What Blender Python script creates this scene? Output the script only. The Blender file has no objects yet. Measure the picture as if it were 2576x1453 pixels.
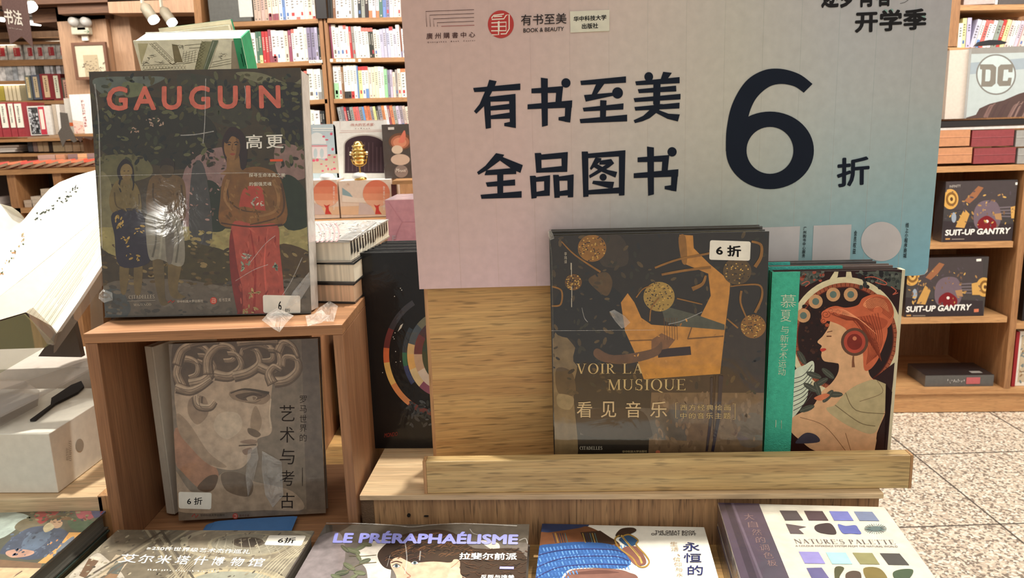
import bpy, math, random
from mathutils import Vector, Matrix, noise
from mathutils.geometry import tessellate_polygon
random.seed(7)
SC = bpy.context.scene
COL = SC.collection
R = math.radians

# ------------------------------------------------------------------ camera
FPX, IW, IH = 1970.0, 2576, 1453
CAM = Vector((0, 0, 1.45)); PITCH = R(11.8); ROLL = R(1.93)
_X = Vector((1, 0, 0)); _U = Vector((0, math.sin(PITCH), math.cos(PITCH))); _F = Vector((0, math.cos(PITCH), -math.sin(PITCH)))
_RT = math.cos(ROLL)*_X - math.sin(ROLL)*_U; _UP = math.cos(ROLL)*_U + math.sin(ROLL)*_X
cd = bpy.data.cameras.new('camera'); co = bpy.data.objects.new('camera', cd); COL.objects.link(co)
cd.sensor_width = 36; cd.lens = 36*FPX/IW; cd.clip_start = .02; cd.clip_end = 100
cm = Matrix((_RT, _UP, -_F)).transposed().to_4x4(); cm.translation = CAM; co.matrix_world = cm
cd.dof.use_dof = True; cd.dof.focus_distance = .98; cd.dof.aperture_fstop = 16
SC.camera = co
# ------------------------------------------------------------------ world, lights, exposure
w = bpy.data.worlds.new('world'); SC.world = w; w.use_nodes = True
w.node_tree.nodes['Background'].inputs[0].default_value = (1.0, .985, .94, 1)
w.node_tree.nodes['Background'].inputs[1].default_value = .56
def area(name, loc, target, sx, sy, power, color=(1, .955, .885)):
    l = bpy.data.lights.new(name, 'AREA'); l.shape = 'RECTANGLE'; l.size = sx; l.size_y = sy; l.energy = power; l.color = color
    o = bpy.data.objects.new(name, l); COL.objects.link(o); o.location = loc
    o.rotation_euler = (Vector(target)-Vector(loc)).to_track_quat('-Z', 'Y').to_euler(); return o
def spot(name, loc, target, power, ang=50, rad=.03, blend=.4, color=(1, .95, .87)):
    l = bpy.data.lights.new(name, 'SPOT'); l.energy = power; l.spot_size = R(ang); l.spot_blend = blend; l.shadow_soft_size = rad; l.color = color
    o = bpy.data.objects.new(name, l); COL.objects.link(o); o.location = loc
    o.rotation_euler = (Vector(target)-Vector(loc)).to_track_quat('-Z', 'Y').to_euler(); return o
spot('ceiling_spot', (-.70, 1.36, 3.0), (-.6, .95, 1.1), 190, 44, .03)
spot('ceiling_spot', (.05, 1.31, 3.0), (.05, .85, 1.0), 140, 44, .03)
spot('ceiling_spot', (.70, 1.31, 3.0), (.6, .85, 1.0), 125, 44, .03)
spot('ceiling_spot', (-3.21, -5.38, 2.21), (-.44, .99, 1.35), 12, 40, .075, 1)
area('ceiling_panel', (0, -.6, 3.0), (0, 1.2, 1.0), 2.5, 1.2, 10)
area('ceiling_panel', (-.8, 2.7, 3.1), (-.8, 4.6, 1.6), 2.6, .3, 80)
area('ceiling_panel', (.6, 2.0, 3.1), (.2, 2.4, 1.0), 2.0, .5, 30)
area('ceiling_panel', (2.6, 2.3, 3.1), (2.6, 3.7, .8), 2.0, .4, 42)
area('ceiling_panel', (3.2, 1.6, 3.1), (3.0, 2.6, 0), 2.0, 1.0, 60)
area('ceiling_panel', (-3.2, 4.6, 3.0), (-3.6, 7.0, 1.6), 3.0, .4, 58)
SC.view_settings.view_transform = 'Standard'; SC.view_settings.look = 'None'
SC.view_settings.exposure = 0.0; SC.view_settings.gamma = 1.0; SC.view_settings.use_curve_mapping = False

# ------------------------------------------------------------------ materials
def lin(c):
    return tuple(((v/255)/12.92 if v/255 <= .04045 else ((v/255+.055)/1.055)**2.4) for v in c)
def nodes(name):
    m = bpy.data.materials.new(name); m.use_nodes = True; nt = m.node_tree; return m, nt, nt.nodes['Principled BSDF'], nt.links
def colmat(name, rough=.5, spec=.5, coat=0, crough=.1, bump=0, bscale=60, nvar=.12, nscale=40, alpha=1, metal=0, trans=0, fine=None, gain=1.0):
    """every mesh carries its colours in the attribute Col; the material adds grain, gloss and relief"""
    m, nt, b, L = nodes(name)
    a = nt.nodes.new('ShaderNodeVertexColor'); a.layer_name = 'Col'
    tc = nt.nodes.new('ShaderNodeTexCoord')
    n = nt.nodes.new('ShaderNodeTexNoise'); n.inputs['Scale'].default_value = nscale; n.inputs['Detail'].default_value = 6
    L.new(tc.outputs['Object'], n.inputs['Vector'])
    mr = nt.nodes.new('ShaderNodeMapRange'); mr.inputs[1].default_value = .3; mr.inputs[2].default_value = .7
    mr.inputs[3].default_value = gain*(1-nvar); mr.inputs[4].default_value = gain*(1+nvar); L.new(n.outputs[0], mr.inputs[0])
    mx = nt.nodes.new('ShaderNodeVectorMath'); mx.operation = 'SCALE'
    L.new(a.outputs[0], mx.inputs[0]); L.new(mr.outputs[0], mx.inputs['Scale']); L.new(mx.outputs[0], b.inputs['Base Color'])
    b.inputs['Roughness'].default_value = rough; b.inputs['Specular IOR Level'].default_value = spec
    b.inputs['Coat Weight'].default_value = coat; b.inputs['Coat Roughness'].default_value = crough
    b.inputs['Alpha'].default_value = alpha; b.inputs['Metallic'].default_value = metal; b.inputs['Transmission Weight'].default_value = trans
    if bump:
        bn = nt.nodes.new('ShaderNodeTexNoise'); bn.inputs['Scale'].default_value = bscale; bn.inputs['Detail'].default_value = 4
        bn.inputs['Distortion'].default_value = 1.2
        L.new(tc.outputs['Object'], bn.inputs['Vector'])
        bp = nt.nodes.new('ShaderNodeBump'); bp.inputs['Strength'].default_value = bump; bp.inputs['Distance'].default_value = .004
        L.new(bn.outputs[0], bp.inputs['Height'])
        if coat: L.new(bp.outputs[0], b.inputs['Coat Normal'])
        else: L.new(bp.outputs[0], b.inputs['Normal'])
    return m
def pagemat(name, axis='Y', scale=900):
    m, nt, b, L = nodes(name)
    a = nt.nodes.new('ShaderNodeVertexColor'); a.layer_name = 'Col'
    tc = nt.nodes.new('ShaderNodeTexCoord'); mp = nt.nodes.new('ShaderNodeMapping')
    s = [2, 2, 2]; s['XYZ'.index(axis)] = scale; mp.inputs['Scale'].default_value = s
    n = nt.nodes.new('ShaderNodeTexNoise'); n.inputs['Scale'].default_value = 1; n.inputs['Detail'].default_value = 2
    L.new(tc.outputs['Object'], mp.inputs[0]); L.new(mp.outputs[0], n.inputs[0])
    mr = nt.nodes.new('ShaderNodeMapRange'); mr.inputs[1].default_value = .35; mr.inputs[2].default_value = .65; mr.inputs[3].default_value = .72; mr.inputs[4].default_value = 1.05
    L.new(n.outputs[0], mr.inputs[0]); mx = nt.nodes.new('ShaderNodeVectorMath'); mx.operation = 'SCALE'
    L.new(a.outputs[0], mx.inputs[0]); L.new(mr.outputs[0], mx.inputs['Scale']); L.new(mx.outputs[0], b.inputs['Base Color'])
    b.inputs['Roughness'].default_value = .8
    bp = nt.nodes.new('ShaderNodeBump'); bp.inputs['Strength'].default_value = .4; bp.inputs['Distance'].default_value = .0006
    L.new(n.outputs[0], bp.inputs['Height']); L.new(bp.outputs[0], b.inputs['Normal']); return m
def woodmat(name, c1, c2, axis='X', rough=.45, fleck=.5, fs=1.0):
    m, nt, b, L = nodes(name)
    tc = nt.nodes.new('ShaderNodeTexCoord')
    def nz(sl, sc, det=4, dist=0):
        mp = nt.nodes.new('ShaderNodeMapping'); s = [sc, sc, sc]; s['XYZ'.index(axis)] = sl; mp.inputs['Scale'].default_value = s
        n = nt.nodes.new('ShaderNodeTexNoise'); n.inputs['Scale'].default_value = 1; n.inputs['Detail'].default_value = det; n.inputs['Distortion'].default_value = dist
        L.new(tc.outputs['Object'], mp.inputs[0]); L.new(mp.outputs[0], n.inputs[0]); return n
    n1 = nz(3, 45, 5, 1.0); n2 = nz(12, 420, 2); n3 = nz(28, 330, 1)
    r1 = nt.nodes.new('ShaderNodeValToRGB'); r1.color_ramp.elements[0].position = .3; r1.color_ramp.elements[1].position = .7
    r1.color_ramp.elements[0].color = (*lin(c2), 1); r1.color_ramp.elements[1].color = (*lin(c1), 1); L.new(n1.outputs[0], r1.inputs[0])
    mr = nt.nodes.new('ShaderNodeMapRange'); mr.inputs[1].default_value = .35; mr.inputs[2].default_value = .65; mr.inputs[3].default_value = .82; mr.inputs[4].default_value = 1.1
    L.new(n2.outputs[0], mr.inputs[0])
    m2 = nt.nodes.new('ShaderNodeMapRange'); m2.inputs[1].default_value = .56; m2.inputs[2].default_value = .70; m2.inputs[3].default_value = 1; m2.inputs[4].default_value = 1-fleck
    L.new(n3.outputs[0], m2.inputs[0])
    mu = nt.nodes.new('ShaderNodeMath'); mu.operation = 'MULTIPLY'; L.new(mr.outputs[0], mu.inputs[0]); L.new(m2.outputs[0], mu.inputs[1])
    mx = nt.nodes.new('ShaderNodeVectorMath'); mx.operation = 'SCALE'; L.new(r1.outputs[0], mx.inputs[0]); L.new(mu.outputs[0], mx.inputs['Scale'])
    L.new(mx.outputs[0], b.inputs['Base Color']); b.inputs['Roughness'].default_value = rough
    bp = nt.nodes.new('ShaderNodeBump'); bp.inputs['Strength'].default_value = .15; bp.inputs['Distance'].default_value = .0008
    L.new(mu.outputs[0], bp.inputs['Height']); L.new(bp.outputs[0], b.inputs['Normal']); return m
def emis(name, color, strength):
    m, nt, b, L = nodes(name); b.inputs['Base Color'].default_value = (*color, 1)
    b.inputs['Emission Color'].default_value = (*color, 1); b.inputs['Emission Strength'].default_value = strength; return m
def terrazzo(name):
    m, nt, b, L = nodes(name); tc = nt.nodes.new('ShaderNodeTexCoord')
    v = nt.nodes.new('ShaderNodeTexVoronoi'); v.inputs['Scale'].default_value = 120; L.new(tc.outputs['Object'], v.inputs[0])
    bw = nt.nodes.new('ShaderNodeRGBToBW'); L.new(v.outputs['Color'], bw.inputs[0])
    r = nt.nodes.new('ShaderNodeValToRGB'); cr = r.color_ramp; cr.interpolation = 'CONSTANT'
    cr.elements[0].position = 0; cr.elements[0].color = (*lin((140, 126, 112)), 1)
    cr.elements[1].position = .32; cr.elements[1].color = (*lin((200, 182, 162)), 1)
    for p, c in ((.45, (232, 218, 196)), (.62, (214, 196, 172)), (.75, (246, 236, 218))):
        e = cr.elements.new(p); e.color = (*lin(c), 1)
    L.new(bw.outputs[0], r.inputs[0]); L.new(r.outputs[0], b.inputs['Base Color']); b.inputs['Roughness'].default_value = .35; return m
M = dict(
    matte=colmat('painted_surface', .75, .3, nvar=.05), satin=colmat('satin_card', .42, .4, nvar=.05, nscale=90),
    cover=colmat('printed_cover', .42, .35, nvar=.12, nscale=95), ink=colmat('ink', .5, .15, nvar=.04),
    wrap=colmat('shrink_wrapped_print', .45, .4, coat=1, crough=.07, bump=.11, bscale=18, nvar=.22, nscale=85),
    gloss=colmat('black_gloss_card', .35, .25, coat=.35, crough=.05, bump=.3, bscale=30, nvar=.1, nscale=60),
    wrapc=colmat('shrink_wrapped_card', .45, .4, coat=.8, crough=.08, bump=.45, bscale=30, nvar=.10, nscale=60),
    film=colmat('clear_plastic_film', .12, 1, bump=1, bscale=60, alpha=.30, nvar=.3, nscale=90),
    acrylic=colmat('clear_acrylic', .05, .8, alpha=.34, nvar=.02), gold=colmat('gold_metal', .18, .5, metal=1, nvar=.05),
    metal=colmat('brushed_metal', .3, .5, metal=.8, nvar=.05), shelfbook=colmat('shelf_book', .5, .4, nvar=.08, nscale=120),
    photo=colmat('photo_print', .4, .4, nvar=.5, nscale=26), leather=colmat('textured_cloth', .7, .3, bump=.5, bscale=300, nvar=.12, nscale=150),
    pages=pagemat('page_edges'), pagesx=pagemat('page_edges_flat', 'Y', 700),
    beech=woodmat('beech_wood', (214, 174, 112), (190, 144, 88), 'X', .45, .42), beechz=woodmat('beech_wood_upright', (205, 160, 110), (176, 128, 84), 'Z', .45, .35),
    ledgewood=woodmat('ledge_wood', (216, 186, 128), (190, 154, 100), 'X', .45, .42), paleboard=woodmat('pale_board', (228, 200, 158), (206, 172, 130), 'X', .5, .2),
    oakz=woodmat('oak_riser_front', (190, 148, 104), (150, 110, 74), 'Z', .6, .5),
    boxwood=woodmat('box_wood', (176, 128, 88), (146, 102, 68), 'X', .5, .15), boxwoodz=woodmat('box_wood_upright', (166, 120, 84), (136, 94, 64), 'Z', .5, .15),
    shelf=woodmat('bookcase_wood', (188, 140, 92), (160, 114, 72), 'X', .5, .25), shelfz=woodmat('bookcase_wood_upright', (176, 128, 84), (150, 104, 66), 'Z', .5, .25),
    shelfr=woodmat('right_case_wood', (206, 158, 106), (180, 130, 84), 'X', .5, .25),
    wallwood=woodmat('wall_panel_wood', (196, 156, 122), (178, 138, 106), 'Z', .5, .1),
    darkwood=woodmat('dark_ceiling_wood', (126, 88, 62), (98, 66, 46), 'X', .6, .2),
    glow=emis('lamp_glow', (1, .95, .85), 12), tube=emis('tube_glow', (1, .97, .9), 6), ledwarm=emis('led_strip', (1, .85, .65), 3.0), terr=terrazzo('terrazzo'))

# ------------------------------------------------------------------ frames: a flat face somewhere in the shop; local x right, y into the thing, z up its face
class Fr:
    def __init__(s, loc, yaw=0, lean=0, roll=0):
        y, l, r = R(yaw), R(lean), R(roll)
        Rz = Matrix.Rotation(y, 3, 'Z'); Rx = Matrix.Rotation(-l, 3, 'X'); Ry = Matrix.Rotation(r, 3, 'Y')
        s.R = Rz @ Rx @ Ry; s.o = Vector(loc); s.M = s.R.to_4x4(); s.M.translation = s.o; s.Ri = s.R.transposed()
    def uv(s, px, py, y=0):
        """where the sight line of a photo point meets this face (at local depth y)"""
        r = _F + _RT*((px-IW/2)/FPX) - _UP*((py-IH/2)/FPX)
        c = s.Ri @ (CAM - s.o); d = s.Ri @ r; t = (y - c.y)/d.y
        p = c + d*t; return (p.x, p.z)
    def w(s, x, y, z): return s.R @ Vector((x, y, z)) + s.o
def atY(px, py, Y):
    r = _F + _RT*((px-IW/2)/FPX) - _UP*((py-IH/2)/FPX); return CAM + r*(Y/r.y)
def atZ(px, py, Z):
    r = _F + _RT*((px-IW/2)/FPX) - _UP*((py-IH/2)/FPX); return CAM + r*((Z-CAM.z)/r.z)
class MB:
    def __init__(s): s.v = []; s.f = []; s.c = []
    def face(s, pts, col):
        n = len(s.v); s.v += [tuple(p) for p in pts]; s.f.append(tuple(range(n, n+len(pts)))); s.c.append(col); return s
    def box(s, x0, x1, y0, y1, z0, z1, col, cols=None, M4=None):
        P = [(x0, y0, z0), (x1, y0, z0), (x1, y1, z0), (x0, y1, z0), (x0, y0, z1), (x1, y0, z1), (x1, y1, z1), (x0, y1, z1)]
        if M4 is not None: P = [tuple(M4 @ Vector(p)) for p in P]
        n = len(s.v); s.v += P
        for i, f in enumerate(((0, 1, 5, 4), (1, 2, 6, 5), (2, 3, 7, 6), (3, 0, 4, 7), (4, 5, 6, 7), (3, 2, 1, 0))):
            s.f.append(tuple(n+k for k in f)); s.c.append((cols or {}).get(i, col))     # 0 front 1 right 2 back 3 left 4 top 5 bottom
        return s
    def prism(s, poly, y0, y1, col, side=None):
        """poly: list of (x,z)"""
        n = len(poly); b = len(s.v); s.v += [(x, y0, z) for x, z in poly] + [(x, y1, z) for x, z in poly]
        for t in tessellate_polygon([[Vector((x, z, 0)) for x, z in poly]]):
            s.f.append(tuple(b+i for i in t)); s.c.append(col); s.f.append(tuple(b+n+i for i in reversed(t))); s.c.append(col)
        for i in range(n):
            j = (i+1) % n; s.f.append((b+i, b+j, b+n+j, b+n+i)); s.c.append(side or col)
        return s
    def lathe(s, prof, col, n=20, c=(0, 0, 0)):
        b = len(s.v)
        for r, z in prof:
            for i in range(n): a = 2*math.pi*i/n; s.v.append((c[0]+r*math.cos(a), c[1]+r*math.sin(a), c[2]+z))
        for k in range(len(prof)-1):
            for i in range(n):
                j = (i+1) % n; s.f.append((b+k*n+i, b+k*n+j, b+(k+1)*n+j, b+(k+1)*n+i)); s.c.append(col)
        s.f.append(tuple(b+i for i in range(n-1, -1, -1))); s.c.append(col)
        s.f.append(tuple(b+(len(prof)-1)*n+i for i in range(n))); s.c.append(col); return s
    def tube(s, pts, r, col, n=8):
        pts = [Vector(p) for p in pts]; b = len(s.v)
        for k, p in enumerate(pts):
            d = (pts[min(k+1, len(pts)-1)]-pts[max(k-1, 0)]).normalized(); q = d.to_track_quat('Z', 'Y')
            for i in range(n): a = 2*math.pi*i/n; s.v.append(tuple(p + q @ Vector((r*math.cos(a), r*math.sin(a), 0))))
        for k in range(len(pts)-1):
            for i in range(n): j = (i+1) % n; s.f.append((b+k*n+i, b+k*n+j, b+(k+1)*n+j, b+(k+1)*n+i)); s.c.append(col)
        s.f.append(tuple(b+i for i in range(n-1, -1, -1))); s.c.append(col)
        e = b+(len(pts)-1)*n; s.f.append(tuple(e+i for i in range(n))); s.c.append(col); return s
    def build(s, name, mat, parent=None, fr=None, smooth=False, bevel=0):
        me = bpy.data.meshes.new(name); me.from_pydata(s.v, [], s.f); me.update()
        ca = me.color_attributes.new('Col', 'FLOAT_COLOR', 'CORNER'); k = 0; buf = []
        lc = {}
        for f, c in zip(s.f, s.c):
            if c not in lc: lc[c] = [*lin(c), 1.0]
            buf += lc[c]*len(f)
        ca.data.foreach_set('color', buf)
        me.materials.append(M[mat] if isinstance(mat, str) else mat)
        if smooth: me.polygons.foreach_set('use_smooth', [True]*len(me.polygons))
        o = bpy.data.objects.new(name, me); COL.objects.link(o)
        if parent is not None: o.parent = parent
        if fr is not None: o.matrix_world = fr.M
        if bevel:
            bv = o.modifiers.new('bevel', 'BEVEL'); bv.width = bevel; bv.segments = 2; bv.limit_method = 'ANGLE'
        return o
LABELS = {}
def tag(o, label, cat, group=None, kind=None):
    if label: o['label'] = label
    if cat: o['category'] = cat
    if group: o['group'] = group
    if kind: o['kind'] = kind
    return o
def thing(name, fr, label, cat, group=None):
    o = bpy.data.objects.new(name, None); COL.objects.link(o); o.empty_display_size = .02
    o.matrix_world = fr.M; return tag(o, label, cat, group)
# ------------------------------------------------------------------ print on faces
def smoothc(pts, n=5, closed=True):
    out = []; N = len(pts)
    for i in range(N if closed else N-1):
        p0, p1, p2, p3 = (pts[(i+k-1) % N] if closed else pts[min(max(i+k-1, 0), N-1)] for k in range(4))
        for t in range(n):
            t /= n; out.append(tuple(.5*((2*p1[k])+(-p0[k]+p2[k])*t+(2*p0[k]-5*p1[k]+4*p2[k]-p3[k])*t*t+(-p0[k]+3*p1[k]-3*p2[k]+p3[k])*t**3) for k in (0, 1)))
    if not closed: out.append(pts[-1])
    return out
def ell(cx, cy, rx, ry, n=24, a0=0, a1=360, rot=0):
    k = n if abs(a1-a0) >= 360 else n+1; o = []
    for i in range(k):
        a = R(a0+(a1-a0)*i/n); x, y = rx*math.cos(a), ry*math.sin(a); r = R(rot)
        o.append((cx+x*math.cos(r)-y*math.sin(r), cy+x*math.sin(r)+y*math.cos(r)))
    return o
def clip(poly, x0, x1, z0, z1):
    for ax, lim, sg in ((0, x0, 1), (0, x1, -1), (1, z0, 1), (1, z1, -1)):
        out = []
        for i in range(len(poly)):
            a, b = poly[i-1], poly[i]; da, db = sg*(a[ax]-lim), sg*(b[ax]-lim)
            if da >= 0: out.append(a)
            if (da > 0 > db) or (da < 0 < db):
                t = da/(da-db); out.append((a[0]+(b[0]-a[0])*t, a[1]+(b[1]-a[1])*t))
        poly = out
        if len(poly) < 3: return []
    return poly
def ym(fr, y):
    """ink and stickers named for a height of 2 mm or more lie just on top of what is already printed on that face"""
    t = getattr(fr, 'top', None)
    return y if t is None or y > -.0019 else t - (abs(y)-.0020)*.25
class Print:
    """flat ink on a face: shapes given in the coordinates of a view of the photo (scale k, corner ox, oy), or mm-like local when k is None"""
    def __init__(s, fr, k, ox, oy, rect=None, y=-.0003, dy=1.6e-6):
        s.fr, s.k, s.ox, s.oy, s.rect, s.y, s.dy = fr, k, ox, oy, rect, ym(fr, y), dy; s.mb = MB(); s.n = 0
    def L(s, p):
        if s.k is None: return (p[0], p[1])
        return s.fr.uv(p[0]/s.k+s.ox, p[1]/s.k+s.oy, s.y)
    def poly(s, col, pts, sm=False, holes=()):
        if sm: pts = smoothc(pts)
        loops = [[Vector((*s.L(p), 0)) for p in pts]] + [[Vector((*s.L(p), 0)) for p in h] for h in holes]
        flat = [v for l in loops for v in l]; y = s.y - s.n*s.dy; s.n += 1
        if s.y > -.0015 and s.y > getattr(s.fr, 'top', 0)-.0006: s.fr.top = min(getattr(s.fr, 'top', 0), y)
        for t in tessellate_polygon(loops):
            tri = [(flat[i].x, flat[i].y) for i in t]
            if s.rect: tri = clip(tri, *s.rect)
            if len(tri) >= 3:
                ar = sum(tri[i-1][0]*tri[i][1]-tri[i][0]*tri[i-1][1] for i in range(len(tri)))
                if abs(ar) < 1e-10: continue
                if ar < 0: tri.reverse()
                s.mb.face([(x, y, z) for x, z in tri], col)
        return s
    def line(s, col, pts, wd, sm=False):
        if sm: pts = smoothc(pts, 5, False)
        N = len(pts); l, r = [], []
        for i, p in enumerate(pts):
            a = pts[max(i-1, 0)]; b = pts[min(i+1, N-1)]; dx, dy = b[0]-a[0], b[1]-a[1]; q = math.hypot(dx, dy) or 1
            ww = (wd if not isinstance(wd, tuple) else wd[0]+(wd[1]-wd[0])*i/(N-1))/2
            l.append((p[0]-dy/q*ww, p[1]+dx/q*ww)); r.append((p[0]+dy/q*ww, p[1]-dx/q*ww))
        y = s.y - s.n*s.dy; s.n += 1
        for i in range(N-1):
            q4 = [s.L(l[i]), s.L(l[i+1]), s.L(r[i+1]), s.L(r[i])]
            if s.rect: q4 = clip(q4, *s.rect)
            if len(q4) >= 3:
                ar = sum(q4[j-1][0]*q4[j][1]-q4[j][0]*q4[j-1][1] for j in range(len(q4)))
                if ar < 0: q4.reverse()
                s.mb.face([(x, y, z) for x, z in q4], col)
        return s
    def dabs(s, cols, box, n, size, asp=2.2, ang=None, poly=None):
        for _ in range(n):
            x = random.uniform(box[0], box[2]); z = random.uniform(box[1], box[3]); a = random.uniform(0, 180) if ang is None else ang+random.gauss(0, 18)
            q = size*random.uniform(.5, 1.4); s.poly(random.choice(cols), ell(x, z, q, q/asp, 7, rot=a)); s.n -= 1 if random.random() < .9 else 0
        s.n += 1; return s
    def build(s, name, mat, parent): return s.mb.build(name, mat, parent, s.fr)
_tc = {}
def text_polys(body, bold=0., align='LEFT', lsp=1., csp=1., res=3):
    cu = bpy.data.curves.new('t', 'FONT'); cu.body = body; cu.offset = min(bold, 0); cu.align_x = align; cu.space_line = lsp; cu.space_character = csp; cu.resolution_u = res; cu.fill_mode = 'FRONT'
    o = bpy.data.objects.new('t', cu); COL.objects.link(o); dg = bpy.context.evaluated_depsgraph_get(); dg.update()
    me = o.evaluated_get(dg).to_mesh(); vs = [(v.co.x, v.co.y) for v in me.vertices]; fs = [tuple(p.vertices) for p in me.polygons]
    if bold > 0:
        n0, v0, f0 = len(vs), list(vs), list(fs)
        for k in range(8):
            a = k*math.pi/4; dx, dy = bold*math.cos(a), bold*math.sin(a); b = len(vs); vs += [(x+dx, y+dy) for x, y in v0]; fs += [tuple(i+b for i in f) for f in f0]
    o.evaluated_get(dg).to_mesh_clear(); bpy.data.objects.remove(o); bpy.data.curves.remove(cu); return vs, fs
def fitquad(vs, L4):
    x0 = min(v[0] for v in vs); x1 = max(v[0] for v in vs); y0 = min(v[1] for v in vs); y1 = max(v[1] for v in vs)
    bl, br, tr, tl = L4; out = []
    for x, y in vs:
        u, v = (x-x0)/(x1-x0 or 1), (y-y0)/(y1-y0 or 1)
        out.append(tuple((bl[i]*(1-u)+br[i]*u)*(1-v)+(tl[i]*(1-u)+tr[i]*u)*v for i in (0, 1)))
    return out
def lettering(parent, pr, body, quad, col, y=None, bold=.0, mat='ink', name='lettering', lsp=1., csp=1., shear=0, fr=None, serif=False, align='LEFT', ex=0, rect=None):
    """quad: BL BR TR TL in the print's coordinates; the letters' bounding box fills it"""
    y = (pr.y - pr.n*pr.dy - .0003 if y is None else ym(pr.fr, y))
    if len(quad) == 2:
        (a, b), (c, d) = quad; hi, lo = max(b, d), min(b, d); quad = ((a, hi), (c, hi), (c, lo), (a, lo))
    L4 = [pr.L(p) for p in quad]
    vs, fs = serif_polys(body) if serif else text_polys(body, bold, align, lsp, csp)
    mb = MB(); P = fitquad(vs, L4)
    nc = 9 if (bold > 0 and not serif) else 1; per = max(1, len(fs)//nc)
    for fi, f in enumerate(fs):
        yk = y-4e-6*(fi//per)
        pp = [P[i] for i in f]
        ar = sum(pp[j-1][0]*pp[j][1]-pp[j][0]*pp[j-1][1] for j in range(len(pp)))
        if ar < 0: pp.reverse()
        if rect: pp = clip(pp, *rect)
        if len(pp) > 2: mb.face([(a, yk, b) for a, b in pp], col)
    return mb.build(name, mat, parent, pr.fr)
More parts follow.
